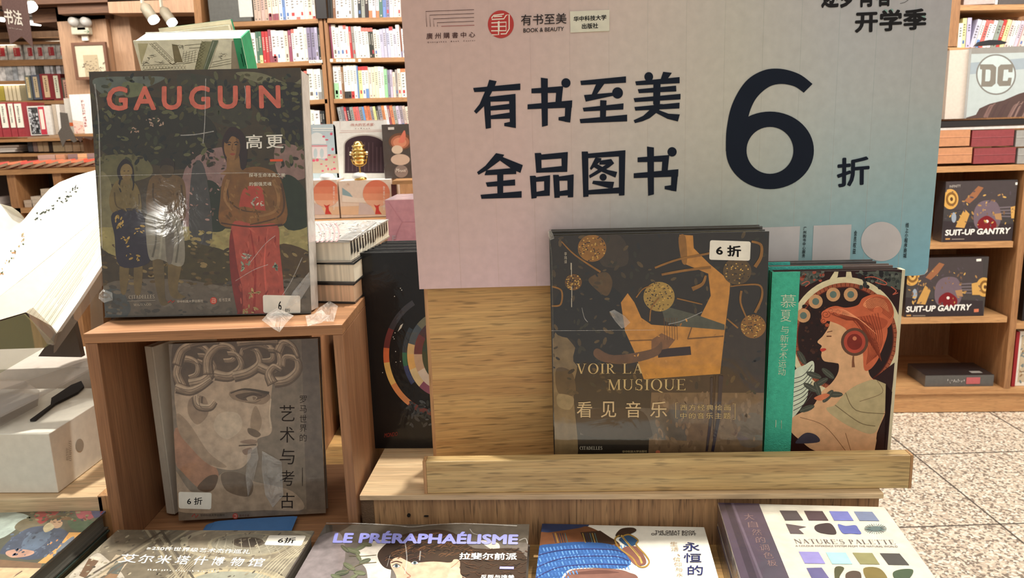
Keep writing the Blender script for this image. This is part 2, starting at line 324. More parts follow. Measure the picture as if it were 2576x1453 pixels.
# thick-and-thin capitals drawn stroke by stroke
def serif_polys(body):
    V, Fc = [], []
    def q(pts, x):
        n = len(V); V.extend((a+x, b) for a, b in pts); Fc.append(tuple(range(n, n+len(pts))))
    def st(x, x0, y0, x1, y1, w): q([(x0-w/2, y0), (x0+w/2, y0), (x1+w/2, y1), (x1-w/2, y1)], x)
    def sf(x, c, y, w=.17): q([(c-w, y), (c+w, y), (c+w, y+.035), (c-w, y+.035)], x)
    def ring(x, cx, cy, rx, ry, a0, a1, tk=.14, tn=.04, n=18):
        for i in range(n):
            A = [R(a0+(a1-a0)*k/n) for k in (i, i+1)]
            q([(cx+rx*math.cos(a), cy+ry*math.sin(a)) for a in A]+[(cx+(rx-tk)*math.cos(a), cy+(ry-tn)*math.sin(a)) for a in reversed(A)], x)
    T, t = .13, .05; x = 0
    for ch in body:
        wd = .75
        if ch == ' ': x += .45; continue
        if ch == "'": st(x, .08, .75, .1, 1, .07); x += .25; continue
        if ch == 'I': st(x, .18, 0, .18, 1, T); sf(x, .18, 0); sf(x, .18, .965); wd = .36
        elif ch == 'L': st(x, .18, 0, .18, 1, T); sf(x, .18, .965); q([(.02, 0), (.7, 0), (.7, .04), (.02, .04)], x); q([(.62, .04), (.7, .04), (.7, .25)], x); wd = .74
        elif ch == 'E' or ch == 'F':
            st(x, .18, 0, .18, 1, T); q([(.02, .96), (.66, .96), (.66, 1), (.02, 1)], x); q([(.02, 0), (.7, 0), (.7, .04), (.02, .04)], x); q([(.2, .49), (.55, .49), (.55, .53), (.2, .53)], x)
            q([(.6, .96), (.66, .96), (.66, .8)], x); q([(.62, .04), (.7, .04), (.7, .22)], x); q([(.52, .42), (.55, .42), (.55, .6), (.52, .6)], x); wd = .74
        elif ch == 'T': st(x, .38, 0, .38, 1, T); sf(x, .38, 0); q([(.02, .96), (.74, .96), (.74, 1), (.02, 1)], x); q([(.02, .8), (.08, .96), (.02, .96)], x); q([(.74, .8), (.74, .96), (.68, .96)], x); wd = .76
        elif ch == 'V': st(x, .42, 0, .14, 1, T); st(x, .42, 0, .7, 1, t); sf(x, .14, .965, .14); sf(x, .7, .965, .12); wd = .84
        elif ch == 'A': st(x, .14, 0, .42, 1, t); st(x, .7, 0, .42, 1, T); sf(x, .14, 0, .12); sf(x, .7, 0, .14); q([(.22, .33), (.6, .33), (.6, .37), (.22, .37)], x); wd = .84
        elif ch == 'M': st(x, .14, 0, .14, 1, t); st(x, .5, 0, .16, 1, T); st(x, .5, 0, .84, 1, t); st(x, .88, 0, .88, 1, T); sf(x, .14, 0, .12); sf(x, .88, 0); sf(x, .1, .965, .09); sf(x, .9, .965, .11); wd = 1.06
        elif ch == 'N': st(x, .14, 0, .14, 1, t); st(x, .74, 0, .14, 1, T); st(x, .78, 0, .78, 1, t); sf(x, .14, 0, .12); sf(x, .1, .965, .09); sf(x, .78, .965, .12); wd = .92
        elif ch == 'Z': st(x, .08, .03, .6, .97, T); q([(.02, .96), (.68, .96), (.68, 1), (.02, 1)], x); q([(.0, 0), (.7, 0), (.7, .04), (0, .04)], x); wd = .72
        elif ch == 'U': st(x, .16, .32, .16, 1, T); st(x, .7, .32, .7, 1, t); sf(x, .16, .965, .15); sf(x, .7, .965, .12); ring(x, .41, .32, .32, .33, 180, 360, .1, .05); wd = .84
        elif ch in 'OQ':
            ring(x, .45, .5, .43, .52, 0, 360, n=28); wd = .92
            if ch == 'Q': q([(.45, .02), (.55, .02), (.98, -.2), (.8, -.22)], x)
        elif ch == 'C': ring(x, .45, .5, .43, .52, 50, 310); q([(.68, .7), (.76, .62), (.76, .98), (.72, .98)], x); wd = .82
        elif ch == 'D': st(x, .18, 0, .18, 1, T); sf(x, .15, 0, .13); sf(x, .15, .965, .13); ring(x, .22, .5, .6, .5, -90, 90); wd = .88
        elif ch == 'P' or ch == 'R':
            st(x, .18, 0, .18, 1, T); sf(x, .18, 0); sf(x, .15, .965, .13); ring(x, .24, .74, .36, .26, -90, 90, .13, .04); wd = .66
            if ch == 'R': st(x, .68, 0, .36, .48, T); sf(x, .72, 0, .1); wd = .82
        elif ch == 'S':
            ring(x, .32, .74, .26, .28, 40, 250, .11, .05, 12); ring(x, .32, .27, .28, .29, 70, -140, .12, .05, 12); q([(.2, .55), (.3, .6), (.52, .44), (.4, .42)], x); q([(.5, .75), (.54, .75), (.54, 1), (.5, 1)], x); q([(.06, 0), (.1, 0), (.1, .27), (.06, .27)], x); wd = .66
        x += wd+.10
    return V, Fc

# ------------------------------------------------------------------ books
PAGE = (226, 214, 190)
def book(name, fr, w, h, t, label, cover=(40, 40, 38), spine=None, back=None, page=PAGE, mat='cover', spine_side='L', cat='book', group=None, board=.0028, inset=.003, pmat='pages'):
    root = thing(name, fr, label, cat, group); spine = spine or cover; back = back or cover
    MB().box(0, w, 0, board, 0, h, cover).build('front_cover', mat, root, fr, bevel=.0006)
    MB().box(0, w, t-board, t, 0, h, back).build('back_cover', mat, root, fr, bevel=.0006)
    x0, x1 = (.002, w-inset) if spine_side == 'L' else (inset, w-.002)
    if spine_side in 'LR':
        xs = (0, board) if spine_side == 'L' else (w-board, w)
        MB().box(*xs, board, t-board, 0, h, spine).build('spine', mat, root, fr)
    MB().box(x0+.001, x1-.001, board, t-board, inset, h-inset, page).build('page_block', pmat, root, fr)
    return root
def sticker(root, pr, quad, words='6 折', wq=None, y=-.0012, bold=.012):
    """white price sticker with the discount printed on it"""
    L4 = [pr.L(p) for p in quad]; mb = MB(); r = .14
    y0_ = y; y = ym(pr.fr, y)
    pts = []
    cs = [Vector(p) for p in L4]
    for i in range(4):
        a, b, c = cs[i-1], cs[i], cs[(i+1) % 4]; k = .0022
        pa = b+(a-b).normalized()*k; pc = b+(c-b).normalized()*k
        pts += [tuple(pa), tuple(b+((a-b).normalized()+(c-b).normalized())*k*.3), tuple(pc)]
    mb.prism([(p[0], p[1]) for p in pts], y, y+.0004, (238, 232, 216))
    s = mb.build('price_sticker', 'satin', root, pr.fr); s['label'] = 'small white rounded price sticker'
    lettering(s, pr, words, wq, (28, 26, 26), y=(y-.0001 if y > -.0018 else y0_-.0006), bold=bold)
    return s
def uprect(fr, x0, x1, yb, yt, xm=None):
    """local box x range and z range on a face from photo edges"""
    xm = (x0+x1)/2 if xm is None else xm
    u0, v0 = fr.uv(x0, yb); u1, v1 = fr.uv(x1, yb); _, v2 = fr.uv(xm, yt); return u0, u1, (v0+v1)/2, v2
def bar(mb, fr, p0, p1, thick, y0, y1, col=(255, 255, 255)):
    """a board between two photo points along its top front edge"""
    a = fr.uv(*p0, y0); b = fr.uv(*p1, y0)
    n = len(mb.v); mb.v += [(a[0], y0, a[1]-thick), (b[0], y0, b[1]-thick), (b[0], y1, b[1]-thick), (a[0], y1, a[1]-thick), (a[0], y0, a[1]), (b[0], y0, b[1]), (b[0], y1, b[1]), (a[0], y1, a[1])]
    for f in ((0, 1, 5, 4), (1, 2, 6, 5), (2, 3, 7, 6), (3, 0, 4, 7), (4, 5, 6, 7), (3, 2, 1, 0)): mb.f.append(tuple(n+k for k in f)); mb.c.append(col)
    return mb
def post(mb, fr, xt, yt, xb, yb, wd, y0, y1, col=(255, 255, 255)):
    a = fr.uv(xt, yt, y0); b = fr.uv(xb, yb, y0); n = len(mb.v)
    mb.v += [(b[0], y0, b[1]), (b[0]+wd, y0, b[1]), (b[0]+wd, y1, b[1]), (b[0], y1, b[1]), (a[0], y0, a[1]), (a[0]+wd, y0, a[1]), (a[0]+wd, y1, a[1]), (a[0], y1, a[1])]
    for f in ((0, 1, 5, 4), (1, 2, 6, 5), (2, 3, 7, 6), (3, 0, 4, 7), (4, 5, 6, 7), (3, 2, 1, 0)): mb.f.append(tuple(n+k for k in f)); mb.c.append(col)
    return mb
def marks(root, P, quad, n, col, y=-.0006, name='small_print'):
    """a line of print too small to read: little strokes"""
    q = [P.L(p) for p in quad]; mb = MB(); rn = random.Random(n*7+len(col))
    for i in range(n):
        for _ in range(3):
            u0 = (i+.1+rn.random()*.35)/n; u1 = u0+rn.choice((.12, .4))/n; v0 = rn.uniform(0, .6); v1 = v0+rn.choice((.15, .4))
            f = lambda u, v: tuple((q[0][k]*(1-u)+q[1][k]*u)*(1-v)+(q[3][k]*(1-u)+q[2][k]*u)*v for k in (0, 1))
            mb.face([(a, y, b) for a, b in (f(u0, v0), f(u1, v0), f(u1, v1), f(u0, v1))], col)
    return mb.build(name, 'ink', root, P.fr)
def vmarks(root, fr, x0, x1, z0, z1, n, col, y, name='small_print'):
    mb = MB(); rn = random.Random(n)
    for i in range(n):
        za = z0+(z1-z0)*(i+.1)/n; zb = z0+(z1-z0)*(i+.85)/n
        for _ in range(4):
            if rn.random() < .5: z = rn.uniform(za, zb); mb.face([(x0, y, z), (x1, y, z), (x1, y, z+(zb-za)*.16), (x0, y, z+(zb-za)*.16)], col)
            else: x = rn.uniform(x0, x1); mb.face([(x, y, za), (x+(x1-x0)*.16, y, za), (x+(x1-x0)*.16, y, zb), (x, y, zb)], col)
    return mb.build(name, 'ink', root, fr)

# ================================================================== SETTING
TZ = .925            # lower table top
RZ = .997            # riser top
W0 = Fr((0, 0, 0))
def struct(o): o['kind'] = 'structure'; return o
fl = MB().box(-8, 6, -2.5, 10, -.05, 0, (200, 190, 175)).build('floor', 'terr'); struct(fl)
# floor joints: large stone tiles, thin dark gaps between them on the visible right aisle
g = MB()
for i in range(9): g.box(1.0+i*.6+.11, 1.0+i*.6+.116, .6, 4.2, .0005, .0012, (96, 86, 78))
for j in range(7): g.box(.6, 6, .75+j*.6, .756+j*.6, .0005, .0012, (96, 86, 78))
o = g.build('tile_joint', 'matte', fl)
struct(MB().box(-8, 6, 8.6, 8.8, 0, 3.3, (150, 118, 92)).build('wall_back', 'wallwood'))
struct(MB().box(5.6, 5.8, -2.5, 8.8, 0, 3.3, (200, 190, 180)).build('wall_right', 'matte'))
struct(MB().box(-8, -7.8, -2.5, 8.8, 0, 3.3, (200, 190, 180)).build('wall_left', 'matte'))
struct(MB().box(-8, 6, 3.2, 10, 3.25, 3.35, (90, 66, 50)).build('ceiling', 'darkwood'))

# ---- ceiling slats, beams (far left top)
CF = Fr((0, 7.6, 0))
def slatset():
    root = thing('slatted_ceiling', CF, 'dark timber slatted ceiling running above the far shelves', 'ceiling')
    for i in range(16):
        MB().box(-3.75, -2.2, -1.6+i*.1, -1.6+i*.1+.055, 2.42, 2.46, (150, 110, 80)).build('slat', 'darkwood', root, CF)
    MB().box(-3.75, -2.2, -1.6, .0, 2.47, 2.49, (40, 34, 32)).build('shadow_board', 'matte', root, CF)
    return root
slatset()
t = thing('slatted_ceiling', CF, 'dark timber slatted ceiling beyond the hanging banner', 'ceiling')
for i in range(16): MB().box(-6.5, -3.95, -1.6+i*.1, -1.6+i*.1+.055, 2.42, 2.46, (150, 110, 80)).build('slat', 'darkwood', t, CF)
MB().box(-6.5, -3.95, -1.6, .0, 2.47, 2.49, (60, 50, 44)).build('backing_board', 'matte', t, CF)
def beam(px0, px1, Y, thick, dep, label, mat='wallwood'):
    fr = Fr((0, Y, 0)); return tag(bar(MB(), fr, px0, px1, thick, 0, dep, (170, 150, 125)).build('ceiling_beam', mat, None, fr), None, None, kind='structure')
beam((270, 0), (500, -2), 6.0, .09, .2, 'b')
beam((60, 75), (190, 72), 7.9, .1, .1, 'b')
beam((75, 2), (270, -10), 6.2, .16, .3, 'b', 'darkwood')
beam((138, -26), (266, -30), 6.05, .17, .1, 'b', 'darkwood')
# ---- timber pillar with picture and emergency lamp
PF = Fr((0, 6.2, 0))
u0, v0 = PF.uv(196, 440); u1, _ = PF.uv(300, 440)
pl = struct(MB().box(PF.uv(150, 100)[0], PF.uv(272, 100)[0], 0, .35, 0, 3.2, (190, 160, 130)).build('pillar', 'wallwood', None, PF))
struct(MB().box(PF.uv(272, 100)[0]+.004, PF.uv(322, 100)[0], .06, .9, 0, 3.2, (190, 160, 130)).build('pillar', 'wallwood', None, PF))
fr = Fr((0, 6.14, 0))
pf = thing('framed_picture', fr, 'brown framed ink drawing of birds with wide cream mount on timber pillar', 'picture')
P = Print(fr, 4.6, 0, 0, y=-.032)
x0, z0 = P.L((860, 925)); x1, z1 = P.L((1262, 480)); x0 = P.L((845, 700))[0]; x1 = P.L((1240, 700))[0]
mb = MB()
for bx in ((x0, x0+.02, z0, z1), (x1-.02, x1, z0, z1), (x0+.02, x1-.02, z1-.02, z1), (x0+.02, x1-.02, z0, z0+.02)): mb.box(bx[0], bx[1], -.03, .0, bx[2], bx[3], (120, 82, 62))
mb.build('frame', 'satin', pf, fr)
MB().box(x0+.02, x1-.02, -.02, -.005, z0+.02, z1-.02, (216, 206, 178)).build('mount', 'matte', pf, fr)
MB().box(x0+.075, x1-.075, -.024, -.0205, z0+.02, z1-.09, (190, 172, 140)).build('paper', 'matte', pf, fr)
P2 = Print(fr, 4.6, 0, 0, y=-.0245)
for _ in range(46):
    cx = random.choice((990, 1060, 1120, 1180)); x = random.gauss(cx, 26); y = random.gauss(800 if cx > 1000 else 770, 42)
    P2.line((120, 104, 88), [(x, y), (x+random.uniform(8, 26), y+random.uniform(-14, 14))], random.uniform(3, 9))
P2.rect = (x0+.076, x1-.076, z0+.021, z1-.091); P2.build('ink_drawing', 'ink', pf)
fr = Fr((0, 6.19, 0))
el = thing('emergency_lamp', fr, 'white twin-head emergency lamp fixed high on the timber pillar', 'lamp')
a = fr.uv(190, 88); b = fr.uv(232, 70)
MB().box(a[0], b[0], -.06, 0, a[1]-.005, b[1]+.005, (206, 200, 176)).build('battery_box', 'satin', el, fr, bevel=.008)
for px in (198, 228):
    c = fr.uv(px, 58); mb = MB(); s = [(0, -.042), (.03, -.038), (.036, -.01), (.026, .034), (0, .04)]
    m4 = Matrix.Translation((c[0], -.07, c[1])) @ Matrix.Rotation(R(80), 4, 'X'); mb.lathe(s, (196, 192, 184), 16); mb.v = [tuple(m4 @ Vector(v)) for v in mb.v]; mb.build('lamp_head', 'satin', el, fr, smooth=True)
c = fr.uv(213, 60); MB().box(c[0]-.03, c[0]+.03, -.06, 0, c[1]-.05, c[1]+.03, (120, 112, 100)).build('bracket', 'satin', el, fr)
a = fr.uv(210, 103); b = fr.uv(223, 90); MB().box(a[0], b[0], -.02, 0, a[1], b[1], (246, 240, 222)).build('junction_plate', 'satin', el, fr)
lettering(el, Print(fr, 4.6, 0, 0, y=-.062), '→', ((970, 345), (1035, 385)), (90, 120, 90), name='exit_mark')
a = fr.uv(210, 38); b = fr.uv(223, 25); tag(MB().box(a[0], b[0], -.02, 0, a[1], b[1], (240, 232, 214)).build('wall_plate', 'satin', None, fr, bevel=.004), 'small square white plate above the emergency lamp', 'socket')
# ---- lamps
def tracklamp(px, py, Y, label):
    c = atY(px, py, Y); fr = Fr(c, -20); t = thing('track_spotlight', fr, label, 'lamp', 'track spotlights under the slatted ceiling')
    m4 = Matrix.Rotation(R(-35), 4, 'Y'); mb = MB().lathe([(.028, .0), (.036, .015), (.036, .1), (.015, .13)], (150, 140, 120), 18); mb.v = [tuple(m4 @ Vector(v)) for v in mb.v]; mb.build('can', 'satin', t, fr, smooth=True)
    mb = MB().lathe([(.001, -.012), (.034, -.01), (.034, .02)], (255, 250, 240), 18); mb.v = [tuple(m4 @ Vector(v)) for v in mb.v]; mb.build('lens', 'glow', t, fr)
    MB().box(-.085, -.07, -.008, .008, .11, 2.9-c.z if c.z < 2.6 else .4, (200, 190, 170)).build('stem', 'satin', t, fr)
tracklamp(387, 50, 5.4, 'white track spotlight, first of the pair behind the open book')
tracklamp(433, 57, 5.8, 'white track spotlight beside the brown sign of pale letters')
tracklamp(76, 18, 4.4, 'white track spotlight glaring just above the hanging dark banner')
for px, l in (((-8, 47, 10, 50), 'short end of a glowing tube light left of the banner'), ((70, 57, 101, 60), 'glowing tube light to the right of the banner')):
    fr = Fr((0, 6.6, 0)); a = fr.uv(px[0], px[1]); b = fr.uv(px[2], px[3])
    t = thing('tube_light', fr, l, 'lamp'); MB().tube([(a[0], 0, a[1]), (b[0], 0, b[1])], .017, (255, 255, 250), 10).build('tube', 'tube', t, fr)
    MB().box(a[0], b[0], -.02, .02, a[1]+.02, a[1]+.05, (90, 80, 70)).build('housing', 'satin', t, fr)
    MB().box((a[0]+b[0])/2-.01, (a[0]+b[0])/2+.01, -.01, .01, a[1]+.04, 3.2, (90, 80, 70)).build('stem', 'satin', t, fr)
# ---- hanging banners
fr = Fr((0, 4.0, 0), 8)
P = Print(fr, 4.6, 0, 0, y=-.004)
hb = thing('hanging_banner', fr, 'dark brown swallowtail banner with pale characters hanging at upper left', 'banner')
MB().prism([P.L(p) for p in ((8, -120), (290, -120), (378, 548), (245, 420), (118, 512), (10, 30))], 0, .004, (96, 72, 66)).build('cloth', 'leather', hb, fr)
MB().prism([P.L(p) for p in ((2, -120), (12, -120), (118, 505), (108, 505))], .004, .010, (170, 150, 130)).build('edge_strip', 'satin', hb, fr)
lettering(hb, P, '书法', ((55, 275), (265, 300), (240, 125), (35, 95)), (205, 195, 180), bold=.02, y=-.002)
marks(hb, P, ((85, 325), (255, 352), (255, 335), (85, 310)), 14, (185, 172, 158), y=-.002)
fr = Fr((0, 4.963, 0)); P = Print(fr, 6.6, 0, 230)
hb = tag(MB().prism([P.L(p) for p in ((990, 345), (1112, 360), (1150, 570), (1275, 820), (1225, 850), (1155, 790), (1090, 810), (1040, 925), (960, 690), (1015, 600))], 0, .006, (92, 88, 80)).build('swallowtail_tag', 'leather', None, fr), 'dark grey ribbon-shaped hanging tag in front of white brochures', 'tag')
hb = tag(MB().prism([fr.uv(*p) for p in ((186, 343), (236, 343), (230, 352), (207, 345), (203, 358), (190, 345))], 0, .006, (84, 66, 56)).build('swallowtail_tag', 'leather', None, fr), 'dark brown pointed tag below the white brochures', 'tag')

# ---- brown section sign above far shelves
fr = Fr((0, 7.4, 0)); P = Print(fr, 7.576, 320, 30, y=-.002)
sg = thing('section_sign', fr, 'brown fascia sign with pale characters over the far shelves', 'sign')
a = fr.uv(322, 92); b = fr.uv(497, 55); MB().box(a[0], b[0], 0, .05, a[1], b[1], (122, 84, 66)).build('fascia', 'satin', sg, fr)
lettering(sg, P, '美术', ((985, 410), (1400, 410), (1400, 190), (975, 190)), (210, 195, 175), bold=.03, y=-.003)
P = Print(fr, 7.576, 320, 30, y=-.06)
for i in range(4):
    x = 25+i*107; a = P.L((x, 458)); b = P.L((x+88, 375)); tag(MB().box(a[0], b[0], -.09, 0, a[1], b[1], (226, 208, 172), {0: (190, 172, 138)}).build('lantern_box', 'satin', None, fr, bevel=.006), ['small pale cube, leftmost of four on the ledge beneath the brown sign', 'small pale cube, second of four on the ledge beneath the brown sign', 'small pale cube, third of four on the ledge beneath the brown sign', 'small pale cube, rightmost of four on the ledge beneath the brown sign'][i], 'cube', 'pale cubes under the section sign')
fs = thing('far_bookcase', fr, 'narrow slice of warm lit bookcase seen left of the open book', 'bookcase')
for (ya, yb) in ((92, 97), (146, 150), (184, 188)):
    mb = bar(MB(), fr, (322, ya), (470, ya), .03, 0, .3); mb.build('shelf_board', 'shelf', fs, fr)
    a = fr.uv(322, ya+6); b = fr.uv(470, ya+6); MB().box(a[0], b[0], .02, .05, a[1]-.02, a[1]-.008, (255, 230, 200)).build('led_strip', 'ledwarm', fs, fr)
a = fr.uv(322, 190); b = fr.uv(470, 92); MB().box(a[0], b[0], .3, .32, a[1]-.1, b[1], (140, 110, 85)).build('back_panel', 'matte', fs, fr)
for i, (x, c, l) in enumerate(((327, (120, 112, 108), 'grey patterned book on the narrow far shelf'), (336, (205, 190, 180), 'pale book next to the grey one on the narrow far shelf'), (345, (90, 74, 62), 'dark brown book on the narrow far shelf'))):
    u0, u1, v0, v1 = uprect(fr, x, x+8, 144, 108); v0 += .05; tag(MB().box(u0, u1, .04, .2, v0, v1, c).build('book', 'shelfbook', None, fr), l, 'book', 'books on the narrow far shelf')
    u0, u1, v0, v1 = uprect(fr, x, x+8, 182, 158); v0 += .05; tag(MB().box(u0, u1, .04, .2, v0, v1, ((225, 215, 205), (130, 90, 70), (60, 50, 45))[i]).build('book', 'shelfbook', None, fr), ('white book on the lower narrow far shelf', 'brown book on the lower narrow far shelf', 'black book on the lower narrow far shelf')[i], 'book', 'books on the lower narrow far shelf')

# ================================================================== LEFT FAR SHELVES
fr = Fr((0, 7.0, 0)); LF = fr
lc = thing('wall_bookcase', fr, 'long warmly lit timber bookcase across the far left', 'bookcase')
for (ya, yb, th) in ((107, 103, .02), (152, 148, .05), (204, 201, .03), (256, 250, .03), (347, 342, .03), (388, 384, .04)):
    bar(MB(), fr, (-60, ya), (262 if ya > 200 else 172, yb), th, -.1 if ya == 256 else 0, .35).build('shelf_board', 'shelf', lc, fr)
for ya in (107, 157, 209): a = fr.uv(-60, ya); b = fr.uv(170, ya-3); MB().box(a[0], b[0], .01, .04, a[1]-.025, a[1]-.008, (255, 225, 190)).build('led_strip', 'ledwarm', lc, fr)
a = fr.uv(-60, 440); b = fr.uv(172, 74); MB().box(a[0], b[0]+.45, .35, .38, a[1], b[1], (190, 160, 130)).build('back_panel', 'wallwood', lc, fr)
a = fr.uv(-60, 100); b = fr.uv(172, 76); MB().box(a[0], b[0], .0, .03, a[1], b[1], (170, 140, 100)).build('fascia', 'wallwood', lc, fr)
arts = [(-22, 12, 108, 151), (16, 51, 108, 151), (57, 80, 108, 150), (83, 105, 107, 150), (106, 136, 106, 149), (137, 166, 105, 148)]
for i, (xa, xb, yt, yb) in enumerate(arts):
    f = fr; u0, u1, v0, v1 = uprect(f, xa, xb, yb, yt)
    t = thing('art_folder', Fr(f.w(u0, -.02, v0)), ['grey flower-painted folder cut by the left frame edge on the top lit shelf', 'wide grey flower-painted folder with dark red label under the banner', 'folder with small red label under the banner tip', 'folder with bright red label to the right of the banner', 'folder with brownish pattern and red label, second from the pillar', 'grey blue folder with red label nearest the pillar'][i], 'folder', 'painted folders on the top lit shelf')
    tf = Fr(f.w(u0, .04, v0)); t.matrix_world = tf.M; w_, h_ = u1-u0, v1-v0
    MB().box(0, w_, 0, .06, 0, h_, (206, 200, 190)).build('board', 'photo', t, tf)
    MB().box(w_*.42, w_*.88, -.003, 0, h_*.24, h_*.74, (196, 62, 66)).build('red_label', 'satin', t, tf)
    vmarks(t, tf, w_*.5, w_*.6, h_*.3, h_*.7, 4, (240, 215, 190), -.004)
row2 = [(-20, 12, (226, 220, 214)), (12, 30, (190, 188, 186)), (30, 43, (170, 172, 174)), (43, 60, (214, 210, 206)), (61, 75, (220, 216, 212)), (76, 88, (190, 188, 188)), (89, 97, (84, 80, 78)), (97, 109, (70, 68, 66)), (110, 125, (196, 192, 190)), (126, 133, (188, 186, 186)), (134, 139, (120, 110, 104)), (140, 152, (205, 200, 200)), (153, 164, (150, 132, 122)), (165, 171, (80, 78, 80))]
nm = ['cut by the frame edge', 'second', 'third', 'fourth', 'fifth', 'sixth', 'seventh', 'eighth', 'ninth', 'tenth', 'eleventh', 'twelfth', 'thirteenth', 'nearest the pillar']
for i, (xa, xb, c) in enumerate(row2):
    u0, u1, v0, v1 = uprect(fr, xa, xb-.8, 203-.02*xa, 163-.03*xa)
    d = 'dark' if sum(c) < 400 else 'pale'; tag(MB().box(u0, u1, .03, .25, v0, v1, c, {0: c}).build('album', 'photo', None, fr), f'{d} calligraphy album on the second lit shelf, {nm[i]} from the left' if i not in (0, 13) else f'{d} calligraphy album on the second lit shelf, {nm[i]}', 'album', 'calligraphy albums on the second lit shelf')
# row 3
r3 = [(-12, 9, 206, 254, (176, 160, 70), None, 'olive yellow boxed book at the frame edge'), (10, 18, 212, 254, (228, 214, 180), None, 'slim cream spine, first of four on the third shelf'), (20, 28, 212, 254, (228, 214, 180), None, 'slim cream spine, second of four on the third shelf'), (30, 38, 212, 254, (228, 214, 180), None, 'slim cream spine, third of four on the third shelf'), (40, 49, 212, 254, (228, 214, 180), None, 'slim cream spine, last of four on the third shelf'),
      (50, 82, 208, 254, (148, 138, 108), None, 'wide olive cloth book on the third shelf'), (84, 98, 192, 253, (112, 116, 110), (224, 200, 150), 'grey cloth case with a tan title strip'), (100, 121, 191, 252, (90, 94, 108), (202, 180, 145), 'slate blue cloth case with a tan title strip'), (122, 150, 188, 252, (142, 50, 54), (222, 190, 150), 'dark red cloth case with a tan title strip'), (150, 174, 188, 254, (138, 52, 50), (232, 228, 200), 'dark red cloth case with a white title strip'), (176, 195, 198, 268, (96, 90, 76), (212, 160, 140), 'olive cloth case with a pink title strip'), (197, 216, 198, 256, (142, 112, 92), (206, 176, 148), 'brown cloth case with a tan title strip'), (217, 234, 200, 256, (90, 90, 130), (236, 224, 200), 'blue cloth case with a white title strip')]
for xa, xb, yt, yb, c, lab, l in r3:
    u0, u1, v0, v1 = uprect(fr, xa, xb-.5, yb, yt); tf = Fr(fr.w(u0, -.08 if lab else .03, v0+.004)); w_, h_ = u1-u0, v1-v0
    if lab:
        t = thing('cloth_case', tf, l+' on the third far shelf', 'book case', 'cloth book cases on the third far shelf'); MB().box(0, w_, 0, .075, 0, h_, c).build('case', 'leather', t, tf)
        MB().box(w_*.25, w_*.72, -.004, 0, h_*.08, h_*.93, lab).build('title_strip', 'satin', t, tf)
        vmarks(t, tf, w_*.40, w_*.56, h_*.3, h_*.85, 7, (90, 80, 60), -.005)
    else: tag(MB().box(0, w_, 0, .2, 0, h_, c).build('book', 'leather', None, tf), l, 'book')
# row 4 : red album set on a lower case
tf0 = Fr((0, 5.4, 0)); P = Print(tf0, 6.6, 0, 230, y=-.002)
cf = thing('middle_case', tf0, 'low timber display case carrying the dark red album set', 'case')
bar(MB(), tf0, (-60, 352), (240, 344), .02, -.02, .5).build('shelf_board', 'shelf', cf, tf0)
bar(MB(), tf0, (-60, 388), (240, 384), .02, -.02, .5).build('shelf_board', 'shelf', cf, tf0)
post(MB(), tf0, -58, 349, -56, 386, .04, 0, .5).build('upright', 'shelfz', cf, tf0); post(MB(), tf0, 236, 349, 238, 386, .03, 0, .5).build('upright', 'shelfz', cf, tf0)
MB().box(tf0.uv(-60, 400)[0], tf0.uv(240, 400)[0], .5, .52, tf0.uv(60, 386)[1], tf0.uv(60, 260)[1], (168, 142, 112)).build('back_panel', 'matte', cf, tf0)
a = tf0.uv(-58, 388); b = tf0.uv(238, 386); MB().box(a[0], b[0], .02, .48, 0, a[1]-.02, (120, 92, 66)).build('cabinet_base', 'shelfz', cf, tf0)
def vbook(fr, xa, xb, yb, yt, c, label, cat='book', dep=.16, y=0, mat='leather', group=None, name='book', cols=None):
    u0, u1, v0, v1 = uprect(fr, xa, xb, yb, yt); v0 += .009; tf = Fr(fr.w(u0, y, v0)); w_, h_ = u1-u0, v1-v0
    o = thing(name, tf, label, cat, group) if cols else None
    if o: MB().box(0, w_, 0, dep, 0, h_, c).build('body', mat, o, tf)
    else: o = tag(MB().box(0, w_, 0, dep, 0, h_, c).build(name, mat, None, tf), label, cat, group)
    return o, tf, w_, h_
for i, (xa, xb, sa, sb) in enumerate(((-14, 4, .35, .8), (5, 26, .1, .85), (27, 43, .1, .85), (44, 78, .02, .52))):
    o, tf, w_, h_ = vbook(tf0, xa, xb-.4, 348-.02*xa, 257-.02*xa, (150, 48, 54), ['dark red album with white label strip cut by the frame edge', 'dark red album with white label strip, second in the low case', 'narrow dark red album with white label strip, third in the low case', 'wide dark red album with white label strip beside the photo album'][i], 'album', .2, .02, 'wrapc', 'dark red albums in the low case', 'red_album', True)
    MB().box(w_*sa, w_*sb, -.004, 0, h_*.27, h_*.96, (232, 228, 210)).build('label_strip', 'satin', o, tf)
    vmarks(o, tf, (sa+.3*(sb-sa))*w_, (sa+.6*(sb-sa))*w_, h_*.4, h_*.9, 8, (70, 64, 58), -.005)
o, tf, w_, h_ = vbook(tf0, 83, 140, 343, 266, (222, 216, 206), 'white boxed album with black and white photographs and a red strip', 'album', .1, -.02, 'wrapc', None, 'photo_album', True)
Q = Print(tf, None, 0, 0, y=-.0015, rect=(0, w_, 0, h_)); Q.poly((70, 68, 68), [(w_*.05, h_*.04), (w_*.46, h_*.04), (w_*.46, h_*.95), (w_*.05, h_*.95)])
for _ in range(60): Q.poly(random.choice(((200, 200, 200), (150, 150, 150), (40, 40, 40))), ell(random.uniform(.08, .43)*w_, random.uniform(.08, .92)*h_, random.uniform(.01, .03)*w_*2, random.uniform(.01, .03)*h_*2, 7))
Q.poly((190, 60, 74), [(w_*.48, h_*.02), (w_*.74, h_*.02), (w_*.74, h_*.97), (w_*.48, h_*.97)]); Q.poly((240, 222, 205), [(w_*.52, h_*.2), (w_*.68, h_*.2), (w_*.68, h_*.88), (w_*.52, h_*.88)]); Q.build('printed_face', 'ink', o)
